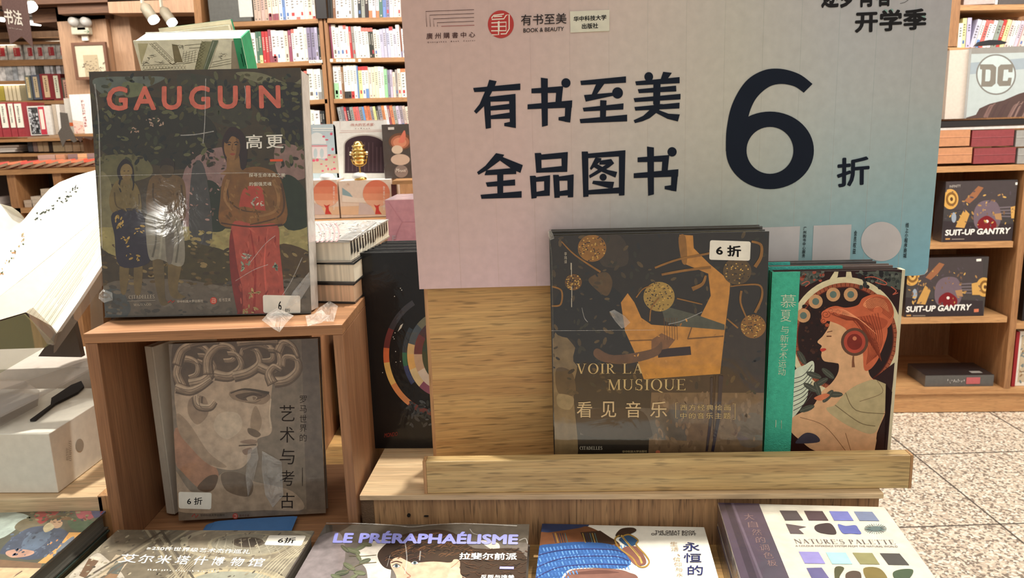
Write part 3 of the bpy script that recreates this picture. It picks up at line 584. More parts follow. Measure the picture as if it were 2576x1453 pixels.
for xa, xb, c, l in ((141, 150, (196, 180, 160), 'slim beige album right of the photo album'), (151, 160, (226, 220, 210), 'slim white album right of the photo album')): vbook(tf0, xa, xb, 341, 262, c, l, 'album', .1, -.0, 'leather')
bf = Fr((0, 5.0, 0)); o, tf, w_, h_ = vbook(bf, 188, 214, 339, 237, (252, 250, 246), 'large bright white brochure box with pale pink lower print', 'brochure', .03, 0, 'satin', None, 'brochure', True)
Q = Print(tf, None, 0, 0, y=-.001, rect=(0, w_, 0, h_)); Q.poly((244, 214, 196), [(0, 0), (w_, 0), (w_, h_*.3), (0, h_*.35)]); Q.dabs([(220, 150, 140), (240, 200, 180)], (0, 0, w_, h_*.3), 25, .006); Q.build('printed_face', 'ink', o)
o, tf, w_, h_ = vbook(bf, 214.5, 240, 339, 236, (252, 250, 244), 'large white brochure with a red vertical character line', 'brochure', .03, .0, 'satin', None, 'brochure', True)
vmarks(o, tf, w_*.05, w_*.3, h_*.15, h_*.85, 9, (190, 100, 90), -.001)
o, tf, w_, h_ = vbook(bf, 166, 187.5, 338, 246, (212, 206, 192), 'grey brochure with an orange label half hidden by a hanging tag', 'brochure', .03, .03, 'satin', None, 'brochure', True)
MB().box(w_*.3, w_*.9, -.001, 0, h_*.2, h_*.3, (226, 110, 60)).build('orange_label', 'satin', o, tf)
mc = thing('display_shelf', bf, 'thin shelf holding the white brochures', 'shelf'); bar(MB(), bf, (150, 339), (250, 337), .02, -.03, .3).build('shelf_board', 'shelf', mc, bf)
a = bf.uv(150, 345); b = bf.uv(250, 345); MB().box(a[0]+.06, b[0]-.06, .15, .3, 0, a[1]-.01, (110, 84, 62)).build('pedestal', 'shelfz', mc, bf)
for i, (xa, xb, c, l) in enumerate(((66, 78, (70, 70, 74), 'black'), (79, 90, (134, 112, 104), 'mauve brown'), (91, 104, (176, 152, 122), 'tan'), (105, 118, (172, 148, 118), 'tan lettered'), (119, 128, (52, 42, 36), 'near black'), (129, 158, (178, 160, 128), 'wide sand'), (159, 178, (182, 160, 132), 'sand'), (179, 198, (190, 162, 130), 'light tan'), (199, 222, (186, 160, 132), 'flower-marked tan'), (223, 233, (190, 166, 140), 'pale tan'))):
    vbook(tf0, xa, xb-.4, 385, 357, c, f'{l} cloth book in the low case compartment, {["first", "second", "third", "fourth", "fifth", "sixth", "seventh", "eighth", "ninth", "tenth"][i]} from the left', 'book', .16, .03, 'leather', 'cloth books in the low case compartment')
# ---- table with red booklets, in front of the low case
tt = Fr((0, 4.6, 0)); tb = thing('booklet_table', tt, 'long timber table spread with fanned red booklets', 'table')
zt = atY(100, 424, 4.6).z
a = tt.uv(-60, 424); b = tt.uv(255, 424)
MB().box(a[0]-.3, b[0]+.3, 0, .375, zt-.03, zt, (150, 116, 84)).build('table_top', 'shelf', tb, tt)
for px in (12, 128, 245): u = tt.uv(px, 450)[0]; MB().box(u, u+.05, .02, .35, 0, zt-.03, (140, 110, 80)).build('upright', 'shelfz', tb, tt)
z2 = atY(100, 522, 4.6).z; MB().box(a[0]-.3, b[0]+.3, .02, .355, z2-.03, z2, (150, 116, 84)).build('shelf_board', 'shelf', tb, tt); MB().box(a[0]-.3, b[0]+.3, .355, .37, 0, zt-.03, (74, 60, 52)).build('back_panel', 'matte', tb, tt)
for k, (x, wd, n, c) in enumerate(((52, 22, 2, (186, 164, 142)), (71, 26, 3, (196, 178, 158)), (98, 26, 5, (190, 172, 150)), (-42, 36, 3, (180, 168, 160)))):
    for q in range(n):
        u0 = tt.uv(x+random.uniform(-.6, .6), 520)[0]; u1 = u0+wd*.0022; tag(MB().box(u0, u1, .04, .3, z2+.001+q*.021, z2+q*.021+.0212, c).build('book', 'shelfbook', None, tt), f'pale book, {["lowest", "second", "third", "fourth", "topmost"][q]} in the {["second", "third", "rightmost", "leftmost"][k]} pile under the booklet table', 'book', 'book piles under the booklet table')
rc = [(232, 108, 84), (228, 128, 96), (222, 96, 88), (236, 148, 110), (214, 104, 96)]
cnt = ['first', 'second', 'third', 'fourth', 'fifth', 'sixth', 'seventh', 'eighth', 'ninth', 'tenth', 'eleventh', 'twelfth', 'thirteenth', 'fourteenth', 'fifteenth', 'sixteenth']
for rw in range(2):
    for i in range(13):
        u0 = a[0]+.02+i*.073+rw*.03; m4 = Matrix.Translation((u0, .012+rw*.125, zt+.003)) @ Matrix.Rotation(R(-13), 4, 'Y') @ Matrix.Rotation(R(-14), 4, 'Z')
        tag(MB().box(0, .11, 0, .1, 0, .014, random.choice(rc), {0: (190, 160, 130), 3: (190, 160, 130)}, m4).build('booklet', 'shelfbook', None, tt), f'red booklet fanned on the far table, {cnt[i]} of the {"front" if rw == 0 else "rear"} row', 'booklet', 'red booklets fanned on the far table')
for i, (x, c) in enumerate(((30, (196, 166, 150)), (76, (214, 160, 124)), (110, (150, 128, 124)), (136, (236, 190, 140)), (161, (156, 134, 130)), (188, (240, 210, 170)), (226, (240, 200, 170)))):
    for q in range(3):
        u0 = tt.uv(x, 410)[0]; z = zt+.0025+q*.024
        tag(MB().box(u0, u0+.058+(.05 if i == 0 else 0), .262, .37, z-.002, z+.021, c).build('small_box', 'satin', None, tt), f'small {["long rosy", "peach", "grey mauve", "light orange", "second grey mauve", "cream", "rightmost cream"][i]} box, {["lowest", "middle", "top"][q]} of its pile on the booklet table', 'box', 'small boxes piled on the booklet table')
for q in range(3):
    o = MB().box(tf0.uv(-20, 380)[0], tf0.uv(26+q*6, 380)[0], .05, .3, tf0.uv(0, 383-q*6)[1], tf0.uv(0, 378-q*6)[1], (240, 234, 224)).build('paper_stack', 'matte', None, tf0); tag(o, f'white paper sheaf lying in the low case, {["lowest", "middle", "top"][q]}', 'paper', 'paper sheaves in the low case')

# ================================================================== CENTRE BOOKCASE
BF = Fr((0, 4.6, 0))
bc = thing('bookcase', BF, 'tall brown timber bookcase with two bays of packed paperbacks', 'bookcase')
TH = .024
leftb = [((520, 58), (802, 46.5)), ((560, 163), (812, 151)), ((700, 256), (823, 249)), ((700, 330), (830, 322))]
rightb = [((819, 46), (1110, 41)), ((829, 147), (1110, 142)), ((839, 248.6), (1110, 242)), ((848, 330), (1110, 324))]
for p0, p1 in leftb+rightb: bar(MB(), BF, p0, p1, TH, 0, .27).build('shelf_board', 'shelf', bc, BF)
for xt, xb in ((808.5, .0225), (822, .0185)):
    u_ = BF.uv(xt, 150)[0]; MB().box(u_, u_+xb, 0, .27, BF.uv(820, 350)[1], BF.uv(820, -40)[1], (176, 128, 84)).build('upright', 'shelfz', bc, BF)
post(MB(), BF, 483, -40, 513, 350, .04, 0, .27).build('upright', 'shelfz', bc, BF)
a = BF.uv(530, 500); b = BF.uv(1120, 500); zt_ = BF.uv(820, -60)[1]
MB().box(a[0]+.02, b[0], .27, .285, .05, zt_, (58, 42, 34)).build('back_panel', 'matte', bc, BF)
MB().box(a[0]+.02, b[0], .01, .27, 0, BF.uv(850, 332)[1]-.03, (120, 86, 60)).build('base_cabinet', 'shelfz', bc, BF)
a = BF.uv(799, 48); b = BF.uv(813, -40); MB().box(a[0], b[0]+.01, -.02, 0, a[1], b[1], (46, 42, 40)).build('divider_plate', 'satin', bc, BF)
lb = MB(); a = BF.uv(778, 159); b = BF.uv(811, 150.5); o = lb.box(a[0], b[0], -.004, 0, a[1], b[1], (236, 230, 216)).build('shelf_label', 'satin', bc, BF)
marks(bc, Print(BF, 1, 0, 0, y=-.005), ((780, 158), (809, 156.5), (809, 151.5), (780, 152.5)), 7, (60, 60, 60), y=-.005)
for i, x in enumerate((832, 847, 855, 864, 872, 880, 888, 903)): c = BF.uv(x+2, 152); MB().box(c[0]-.008, c[0]+.008, -.003, 0, c[1]-.008, c[1]+.008, (232, 226, 212)).build('shelf_label', 'satin', bc, BF)
PALC = dict(w=(242, 238, 228), c=(232, 220, 198), y=(240, 236, 160), r=(192, 62, 62), d=(52, 50, 48), g=(152, 150, 146), G=(80, 116, 98), p=(138, 128, 158), b=(110, 146, 196), o=(222, 130, 88), t=(196, 176, 158), k=(226, 198, 188), n=(134, 96, 66), m=(150, 84, 94), e=(160, 206, 160), l=(196, 192, 208), s=(228, 116, 104), x=None)
CNAME = dict(w='white', c='cream', y='pale yellow', r='red', d='black', g='grey', G='dark green', p='purple grey', b='blue', o='orange', t='tan', k='pinkish', n='brown', m='rosy maroon', e='light green', l='lavender', s='salmon')
ORD = ['first', 'second', 'third', 'fourth', 'fifth', 'sixth', 'seventh', 'eighth', 'ninth', 'tenth', 'eleventh', 'twelfth', 'thirteenth', 'fourteenth', 'fifteenth', 'sixteenth', 'seventeenth', 'eighteenth', 'nineteenth', 'twentieth', 'twenty-first', 'twenty-second', 'twenty-third', 'twenty-fourth', 'twenty-fifth', 'twenty-sixth', 'twenty-seventh', 'twenty-eighth', 'twenty-ninth', 'thirtieth', 'thirty-first', 'thirty-second', 'thirty-third', 'thirty-fourth', 'thirty-fifth', 'thirty-sixth']
def row(fr, seq, x0, base, where, grp, bd=None, lim=None, depth=.17, lean=0, fullname=True, y0=.02, scale=1.0, dfl=None):
    """seq: (colour letter, width px, height px [, tail colour, tail fraction, top colour]) ; base(x) gives the shelf line"""
    x = x0; n = len(seq)
    if bd:
        A_, B_ = fr.uv(*bd[0], bd[2]), fr.uv(*bd[1], bd[2]); sl = (B_[1]-A_[1])/(B_[0]-A_[0])
        base = lambda q: bd[0][1]+(bd[1][1]-bd[0][1])*(q-bd[0][0])/(bd[1][0]-bd[0][0])
    for i, e in enumerate(seq):
        k, wd, hp = e[:3]
        if k == 'x': x += wd; continue
        ua, va = fr.uv(x, base(x), y0); ub, _ = fr.uv(x+wd, base(x), y0); _, vt = fr.uv(x+wd/2, base(x)-hp, y0)
        if bd: vt -= va; va = max(A_[1]+sl*(ua-A_[0]), A_[1]+sl*(ub-A_[0]))+.0006; vt += va
        if lim and ub > lim[1]: break
        W_ = max((ub-ua-.0014)*math.cos(R(lean)), .005); H_ = vt-va; col = PALC[k]; col = tuple(max(0, min(255, c+random.randint(-7, 7))) for c in col)
        m4 = Matrix.Rotation(R(lean), 4, 'Y')
        tf = Fr(fr.w(ua, y0, va)); rise = (math.sin(R(lean))*W_ if lean > 0 else 0)+.0003
        m4 = Matrix.Translation((0, 0, rise)) @ m4 if lean else Matrix.Identity(4)
        mb = MB(); jd = random.uniform(0, .012)
        pg = (232, 224, 206)
        mb.box(0, W_, jd, depth, 0, H_, col, {4: pg, 2: pg}, m4)
        def strip(a0, a1, z0, z1, c): mb.face([tuple(m4 @ Vector(p)) for p in ((a0, jd-.0008, z0), (a1, jd-.0008, z0), (a1, jd-.0008, z1), (a0, jd-.0008, z1))], c)
        if len(e) > 3 and e[3]: strip(0, W_, 0, H_*e[4], PALC[e[3]])
        if len(e) > 5 and e[5]: strip(0, W_, H_*.88, H_, PALC[e[5]])
        ink = (92, 88, 84) if sum(col) > 380 else (212, 204, 190)
        if W_ > .012:
            z = H_*random.uniform(.78, .86); zz = H_*random.uniform(.35, .55); q = min(W_*.42, .011)
            while z > zz:
                strip(W_/2-q/2, W_/2-q*.1, z-q, z, ink); strip(W_/2+q*.05, W_/2+q/2, z-q*.8, z-q*.1, ink); z -= q*1.5
            if random.random() < .6: strip(W_*.35, W_*.65, H_*.05, H_*.10, ink)
            if random.random() < .25: strip(W_*.25, W_*.75, H_*.14, H_*.26, random.choice(((190, 70, 70), (90, 120, 170), (120, 110, 100))))
        o = mb.build('paperback', 'shelfbook', None, tf)
        tag(o, f'{CNAME[k]} {"slim " if wd < 7.5 else ""}paperback, {ORD[i]} from the left on {where}', 'book', grp)
        x += wd
LW = 'the top shelf of the left bay'
row(BF, [('t', 9, 75), ('t', 9, 74), ('t', 9, 76), ('t', 10, 75), ('c', 9, 75, 'm', .24), ('c', 8, 75, 'm', .24), ('c', 9, 75, 'm', .24), ('w', 9, 75), ('b', 7, 78), ('w', 11, 76), ('w', 16, 74, None, 0, 's'), ('w', 10, 76, 's', .1), ('w', 11, 76), ('w', 9, 74), ('c', 11, 76), ('w', 8, 76, 's', .1)], 640, lambda x: 52.5-(x-600)*.03, LW, 'paperbacks on the top left bay shelf', bd=(*leftb[0], 0), lim=(0, BF.uv(808.5, 150)[0]-.001))
row(BF, [('t', 9, 74), ('k', 8, 76), ('t', 9, 76, 'r', .2), ('w', 10, 78), ('w', 12, 78), ('G', 7, 80), ('G', 8, 80, 'y', .25), ('r', 8, 80), ('r', 8, 80), ('m', 8, 84), ('w', 12, 82, 'm', .2), ('w', 9, 80), ('w', 12, 80), ('c', 9, 78), ('m', 8, 80), ('w', 8, 82, None, 0, 's'), ('w', 10, 82), ('w', 14, 86), ('w', 7, 84), ('p', 10, 84), ('p', 10, 84), ('l', 7, 84), ('d', 7, 82), ('w', 9, 86), ('y', 9, 90), ('y', 8, 90), ('b', 4, 88)], 600, lambda x: 158.5-(x-602)*.034, 'the second shelf of the left bay', 'paperbacks on the second left bay shelf', bd=(*leftb[1], 0), lim=(0, BF.uv(808.5, 150)[0]-.001))
row(BF, [('w', 12, 72), ('w', 9, 74, None, 0, 's'), ('w', 15, 78), ('w', 9, 77), ('w', 9, 77, 'g', .25), ('g', 5, 75), ('w', 4, 76)], 757, lambda x: 253-(x-757)*.045, 'the third shelf of the left bay', 'paperbacks on the third left bay shelf', bd=(*leftb[2], 0), lim=(0, BF.uv(808.5, 150)[0]-.001))
row(BF, [('w', 10, 50), ('w', 8, 48), ('w', 14, 46), ('d', 6, 44), ('d', 6, 44), ('n', 6, 42), ('n', 6, 42)], 775, lambda x: 327-(x-757)*.03, 'the fourth shelf of the left bay', 'paperbacks on the fourth left bay shelf', bd=(*leftb[3], 0), lim=(0, BF.uv(808.5, 150)[0]-.001))
row(BF, [('d', 6, 70), ('d', 6, 72), ('n', 7, 72), ('w', 10, 76), ('w', 12, 76), ('w', 10, 76), ('w', 9, 74), ('g', 5, 70), ('w', 10, 76), ('d', 9, 74), ('g', 9, 74), ('d', 9, 74), ('w', 9, 76, 'o', .25), ('l', 9, 76), ('w', 8, 74, 'o', .25), ('G', 10, 76), ('b', 8, 76), ('p', 9, 76), ('w', 9, 76), ('w', 10, 76), ('c', 9, 76)], 826, lambda x: 45.6-(x-823)*.02, 'the top shelf of the right bay', 'paperbacks on the top right bay shelf', bd=(*rightb[0], 0), lean=1.5)
row(BF, [('m', 5, 88), ('w', 10, 86), ('w', 8, 78), ('w', 11, 84), ('w', 8, 84, None, 0, 's'), ('w', 6, 80), ('r', 6, 80), ('g', 8, 80), ('w', 8, 80), ('w', 9, 80), ('w', 9, 76, None, 0, 's'), ('w', 8, 76, None, 0, 's'), ('d', 6, 76, None, 0, 's'), ('d', 6, 76, None, 0, 's'), ('c', 9, 72), ('w', 8, 70), ('l', 8, 72), ('l', 8, 73), ('l', 8, 74), ('w', 9, 78, None, 0, 'r'), ('l', 8, 72), ('w', 9, 82), ('n', 4, 76, 'p', .2), ('w', 8, 72), ('c', 7, 72), ('w', 7, 72), ('t', 6, 70), ('w', 8, 72), ('w', 9, 74)], 835, lambda x: 146.6-(x-827)*.008, 'the second shelf of the right bay', 'paperbacks on the second right bay shelf', bd=(*rightb[1], 0), lean=-1.5)
row(BF, [('w', 12, 84, 'e', .48), ('w', 8, 84), ('n', 6, 80), ('w', 9, 84, 'd', .22), ('w', 8, 84, 'd', .22), ('w', 8, 84, 'r', .22), ('w', 8, 84), ('b', 4, 82), ('y', 9, 80, None, 0, 'r'), ('w', 8, 80, None, 0, 'r'), ('w', 8, 80, 'b', .3, 'r'), ('c', 8, 78), ('c', 8, 78), ('c', 8, 79), ('w', 8, 79), ('w', 7, 78), ('e', 8, 72), ('p', 7, 70), ('l', 6, 70), ('c', 7, 64), ('g', 6, 70), ('c', 8, 72), ('w', 12, 72, None, 0, 'o'), ('w', 8, 70), ('c', 9, 72)], 842, lambda x: 248-(x-839)*.014, 'the third shelf of the right bay', 'paperbacks on the third right bay shelf', bd=(*rightb[2], 0))
row(BF, [('g', 9, 60), ('g', 7, 62), ('r', 6, 60), ('d', 8, 60), ('g', 9, 60), ('s', 7, 60), ('s', 7, 60), ('g', 9, 60), ('b', 5, 60), ('o', 7, 62), ('o', 7, 62), ('g', 8, 60), ('y', 6, 60), ('d', 6, 60), ('g', 9, 62), ('o', 7, 62), ('w', 7, 62), ('m', 6, 62), ('o', 8, 62), ('g', 8, 60), ('l', 8, 60), ('g', 8, 60), ('t', 7, 60), ('c', 8, 58), ('g', 8, 58)], 859, lambda x: 329-(x-852)*.014, 'the fourth shelf of the right bay', 'paperbacks on the fourth right bay shelf', bd=(*rightb[3], 0), lean=-7, depth=.15)
# boxed set at the left of the top shelf
u0, u1, v0, v1 = uprect(BF, 527, 632, 54, -30); tf = Fr(BF.w(u0, .01, v0))
t = thing('boxed_set', tf, 'large charcoal shrink-wrapped boxed set with grey label at the left of the top shelf', 'box')
MB().box(0, u1-u0, 0, .2, 0, v1-v0, (92, 90, 84)).build('slipcase', 'wrapc', t, tf)
a = BF.uv(602, 43); b = BF.uv(629, -30); MB().box(a[0]-u0, b[0]-u0, -.003, 0, a[1]-v0, b[1]-v0, (206, 204, 196)).build('label', 'satin', t, tf)

# ================================================================== MID DISTANCE DISPLAY
MF = Fr((0, 2.8, 0)); KX = 4.404
md = thing('display_table', MF, 'pale display table behind the stands carrying boxed gift sets', 'table')
zb = atY(850, 548, 2.6).z
a = Fr((0, 2.6, 0)).uv(700, 548)[0]; b = Fr((0, 2.6, 0)).uv(1075, 548)[0]
MB().box(a, b, -.3, .35, zb-.04, zb-.002, (190, 150, 110)).build('table_top', 'shelf', md, MF); MB().box(a+.05, b-.05, -.25, .3, 0, zb-.04, (150, 116, 84)).build('pedestal', 'shelfz', md, MF)
pf_ = Fr((0, 2.6, 0))
def peach(xl, xr, yb, yt, label, sx):
    u0, u1, v0, v1 = uprect(pf_, xl, xr, yb, yt); tf = Fr(pf_.w(u0, 0, zb)); w_, h_ = u1-u0, v1-zb
    t = thing('gift_box', tf, label, 'box', 'peach printed gift boxes'); MB().box(0, w_, 0, .22, 0, h_, (234, 212, 192), {4: (250, 246, 238)}).build('carton', 'satin', t, tf)
    P = Print(tf, KX, 780, 290, (0, w_, 0, h_), y=-.0006)
    P.poly((232, 196, 160), [(20, 1100), (900, 1100), (900, 1020), (600, 1000), (300, 1010), (20, 1020)], 0)
    P.poly((214, 196, 190), [(sx-200, 1100), (sx-10, 1100), (sx-60, 1000), (sx-190, 960)], 0)
    if sx > 500: P.poly((150, 176, 180), [(355, 800), (440, 860), (490, 930), (360, 900)], 0)
    P.poly((240, 224, 206), [(sx-380, 880), (sx-200, 920), (sx, 900), (sx+120, 940), (sx+130, 975), (sx-380, 960)], 0)
    for q, c in enumerate(((226, 126, 96), (230, 140, 108), (236, 160, 126), (240, 184, 152))):
        P.poly(c, [(x, y) for x, y in ell(sx, 865, 150-q*1, 150, 36) if y > 715+q*70] if q else ell(sx, 865, 150, 150, 36), 0)
    P.poly((206, 74, 66), [(sx-30, 985), (sx, 1000), (sx+45, 985), (sx+25, 1010), (sx+30, 1050), (sx+60, 1095), (sx-15, 1095), (sx-5, 1030)], 0)
    P.build('printed_scene', 'ink', t)
    lettering(t, P, '敦\n煌\n九\n色\n鹿', ((sx+75, 1050), (sx+95, 1050), (sx+95, 780), (sx+75, 780)), (248, 236, 222), y=-.0022, name='title_lettering')
    marks(t, P, ((395 if sx > 500 else sx-170, 790), (440 if sx > 500 else sx-125, 790), (440 if sx > 500 else sx-125, 735), (395 if sx > 500 else sx-170, 735)), 3, (220, 180, 150), y=-.0022)
peach(700, 854, 542, 454, 'peach gift box with orange sun, left one, partly behind the wrapped stack', 180)
peach(858, 987, 542, 453, 'peach gift box with orange sun and teal mountain, right one', 735)
zc = atY(900, 449, 2.62).z
MB_ = None
# stand-up boxes on top of the peach boxes
UF = Fr((0, 2.70, 0))
zc = pf_.w(0, 0, 0).z + uprect(pf_, 858, 987, 542, 453)[3]
def upbox(xl, xr, yt, label, c, dep=.09, mat='satin', y=0, name='gift_carton', cat='box', rnd=0):
    f = Fr((0, 2.70+y, 0)); u0, u1, v0, v1 = uprect(f, xl, xr, 440, yt); tf = Fr((u0, 2.70+y, zc+.0005)); w_, h_ = u1-u0, v1-zc
    t = thing(name, tf, label, cat)
    if rnd:
        MB().prism([(0, 0), (w_, 0), (w_, h_-rnd), (w_-rnd*.3, h_-rnd*.3), (w_-rnd, h_), (0, h_)], 0, dep, c).build('carton', mat, t, tf)
    else: MB().box(0, w_, 0, dep, 0, h_, c).build('carton', mat, t, tf)
    return t, tf, w_, h_, Print(tf, KX, 780, 290, (0, w_, 0, h_), y=-.0006)
t, tf, w_, h_, P = upbox(760, 853, 313, 'pale blue box with a white domed pavilion and falling rose petals', (196, 210, 214), rnd=.01)
P.poly((206, 190, 168), [(0, 640), (330, 640), (310, 430), (200, 430), (170, 500), (60, 470), (0, 490)], 0)
P.poly((232, 232, 228), ell(75, 320, 105, 130, 20, 180, 360), 0); P.poly((236, 220, 216), [(0, 330), (190, 330), (190, 470), (150, 480), (0, 470)], 0); P.line((226, 150, 156), [(0, 340), (190, 338)], 16)
for x in (40, 110): P.poly((196, 206, 206), ell(x+20, 420, 22, 55, 14), 0)
for x, y in ((212, 440), (272, 462), (125, 540), (200, 595), (270, 590), (140, 615), (180, 490), (40, 500), (80, 495), (180, 560), (240, 600), (265, 520), (235, 205), (250, 375), (185, 270), (150, 235)): P.poly((222, 96, 120), ell(x, y, random.uniform(9, 20), random.uniform(8, 17), 9), 0)
P.line((246, 246, 240), [(28, 145), (255, 145)], 12); P.line((246, 246, 240), [(28, 168), (255, 168)], 10); P.build('printed_scene', 'ink', t)
t, tf, w_, h_, P = upbox(848, 974, 303, 'white arch-window gift box with a dark pleated curtain panel', (244, 240, 232), .07)
def arch(c, ins):
    return [(385+ins, 640)] + [(385+ins, 340+ins)] + [(605+(-220+ins)*math.cos(R(a)), 335-(112-ins)*math.sin(R(a))) for a in range(0, 181, 12)] + [(822-ins, 640)]
P.line((226, 190, 180), [(325, 190), (835, 175)], 5); P.line((226, 190, 180), [(330, 62), (840, 52), (842, 160), (335, 170), (330, 62)], 4)
P.poly((196, 186, 176), arch(0, -14), 0); P.poly((70, 52, 58), arch(0, 0), 0)
for k in range(9): P.line((98, 76, 82), [(425+k*45, 620), (425+k*45, 300 if 2 < k < 7 else 350)], 9)
P.build('printed_arch', 'ink', t); lettering(t, P, '·伟大的艺术家·', ((440, 122), (715, 118), (715, 84), (440, 90)), (196, 130, 120), y=-.002, bold=.01, name='title_lettering'); marks(t, P, ((495, 152), (675, 150), (675, 136), (495, 138)), 6, (190, 150, 140), y=-.002)
t, tf, w_, h_, P = upbox(968, 1062, 312, 'dark brown box printed with a glowing rounded cloud motif', (78, 66, 60), .1, 'wrapc', -.06)
for q, c in enumerate(((120, 84, 66), (190, 120, 92), (226, 150, 116))): P.poly(c, ell(1000-q*3, 290+q*5, 130-q*28, 95-q*20, 24), 0)
P.poly((228, 130, 106), [(1000, 240), (1045, 165), (1060, 230), (1040, 300), (980, 300)], 1); P.poly((228, 204, 178), ell(965, 380, 62, 48, 20), 0); P.poly((214, 186, 164), ell(1000, 490, 105, 62, 24), 0); P.poly((150, 132, 122), ell(1010, 620, 75, 70, 20), 0)
P.build('printed_glow', 'ink', t); Q = Print(tf, KX, 780, 290, y=-.0022); Q.line((230, 216, 200), [(950, 630), (962, 588), (968, 612), (985, 590), (980, 625), (1002, 606), (1008, 628), (1022, 606), (1030, 626), (1045, 600), (1050, 628), (1066, 590)], 5, 1); Q.build('script_lettering', 'ink', t); MB().box(*[P.L((865, 160))[0], P.L((930, 130))[0]], -.0012, 0, P.L((865, 160))[1], P.L((930, 130))[1], (226, 220, 210)).build('badge', 'satin', t, tf)
tag(MB().box(P.L((920, 1))[0]-.0, P.L((1140, 1))[0]+.05, -.12, .12, -.012, -.0008, (222, 184, 116)).build('brass_shelf', 'shelf', None, tf), 'thin golden shelf edge under the dark brown box', 'shelf')
mm = bpy.data.objects['brass_shelf']
u = P.L((930, 700))[0]; MB().box(u+.005, u+.02, -.11, -.09, zb-zc+.001, -.012, (90, 40, 40)).build('support_post', 'satin', mm, tf)
# gold microphone-shaped ornament
gf = Fr((0, 2.62, 0)); c = gf.uv(780+540/KX, 290+420/KX); top = gf.uv(780+510/KX, 290+255/KX)[1]
tf = Fr((c[0], 2.62, zc+.0005)); H_ = top-zc
g = thing('gold_ornament', tf, 'shiny gold vintage microphone-shaped ornament standing before the white arch box', 'ornament')
MB().lathe([(.034, 0), (.036, .006), (.03, .016), (.012, .028), (.006, .04), (.005, .075), (.008, .08)], (222, 178, 96), 24).build('foot', 'gold', g, tf, smooth=True)
MB().lathe([(.0, .085), (.026, .09), (.034, .115), (.036, .15), (.032, .19), (.02, .215), (.0, .222)], (222, 178, 96), 24).build('head', 'gold', g, tf, smooth=True)
for k in range(5):
    z = .105+k*.02; r = .0375-abs(k-1.5)*.0012; MB().lathe([(r-.004, z), (r+.003, z+.004), (r+.003, z+.009), (r-.004, z+.013)], (240, 206, 130), 24).build('rib', 'gold', g, tf, smooth=True)
MB().tube([(-.044, 0, .15), (-.046, 0, .12), (-.036, 0, .095), (-.014, 0, .08), (.014, 0, .08), (.036, 0, .095), (.046, 0, .12), (.044, 0, .15)], .004, (214, 170, 90)).build('yoke', 'gold', g, tf, smooth=True)
for s in (-1, 1): MB().tube([(s*.036, 0, .15), (s*.052, 0, .15)], .011, (250, 236, 200), 14).build('knob', 'gold', g, tf, smooth=True)
sc = H_/.235; g.scale = (sc, sc, sc)
for k, (x, y, l, c) in enumerate(((900, 436, 'small white rounded ornament lying right of the gold ornament', (240, 238, 232)), (795, 438, 'small white rounded ornament at the foot of the rose petal box', (246, 244, 240)))):
    f = Fr((0, 2.6, 0)); u = f.uv(x, y)[0]; tag(MB().lathe([(.0, 0), (.02, .003), (.026, .012), (.018, .022), (0, .026)], c, 16).build('pebble_ornament', 'satin', None, Fr((u+.05*k-.02*k, 2.625, zc+.0005)), smooth=True), l, 'ornament')

# pink wrapped box
f = Fr((0, 1.9, 0), -3); u0, u1, v0, v1 = uprect(f, 975, 1075, 606, 502); tf = Fr(f.w(u0, 0, v0), -3); w_, h_ = u1-u0, v1-v0
t = thing('pink_box', tf, 'pink shrink-wrapped box with marbled lid behind the black books', 'box')
MB().box(0, w_, 0, .16, 0, h_, (206, 152, 168)).build('carton', 'wrapc', t, tf); P = Print(tf, KX, 780, 290, None, y=-.0015)
P.line((184, 130, 148), [(1020, 1180), (1170, 1180)], 4); P.line((188, 134, 150), [(1020, 1180), (960, 1300), (940, 1385)], 4); P.line((188, 134, 150), [(1020, 1180), (870, 960)], 4); P.build('fold_line', 'ink', t)
lid = MB(); lid.box(0, w_, 0, .16, h_, h_+.001, (238, 206, 212)); lid.build('lid', 'wrapc', t, tf)
lettering(t, P, 'F', ((910, 1395), (950, 1330)), (190, 170, 180), bold=.03)
s = thing('plinth', tf, 'dark plinth under the pink box behind the black books', 'plinth'); MB().box(-.3, w_+.1, -.05, .35, -v0, -.001, (90, 66, 48)).build('plinth_body', 'shelfz', s, tf)
s.matrix_world = tf.M

# ================================================================== RIGHT BOOKCASE
RY = 3.42; RF = Fr((0, 3.62, 0), 0)
RX = Fr((2.0, 3.62, 0), -4)
def lv(px, py, xa, xb, th):
    v = RX.uv(px, py)[1]; MB().box(RX.uv(xa, py)[0], RX.uv(xb, py)[0], 0, .56, v-th, v, (206, 158, 106)).build('shelf_board', 'shelfr', rc_, RX); return v
rc_ = thing('right_bookcase', RX, 'light timber open bookcase standing on the terrazzo at the right', 'bookcase')
def rb(p0, p1, th=.024, y0=0, dep=.56, nm='shelf_board'): return bar(MB(), RX, p0, p1, th, y0, dep).build(nm, 'shelfr', rc_, RX)
rb((2200, 15), (2650, 10), .024, .28, .56); rb((2200, 117), (2650, 122), .024, .28, .56); V1 = lv(2450, 417, 2160, 2690, .026); V2 = lv(2450, 609, 2100, 2549, .028); V3 = lv(2400, 798, 2100, 2534, .028); V4 = lv(2400, 977, 2100, 2720, .028)
lv(2600, 618, 2565, 2720, .028); V5 = lv(2600, 812, 2556, 2720, .028)
b_ = (0, V4-.0285); a = RX.uv(2100, 1005)[0]; c = RX.uv(2720, 1005)[0]
MB().box(a, c, .012, .55, 0.004, b_[1], (200, 160, 110)).build('plinth', 'shelfr', rc_, RX)
u_ = RX.uv(2541, 805)[0]; MB().box(u_, u_+.03, -.002, .558, V4+.0002, V1-.0265, (176, 128, 84)).build('upright', 'shelfz', rc_, RX)
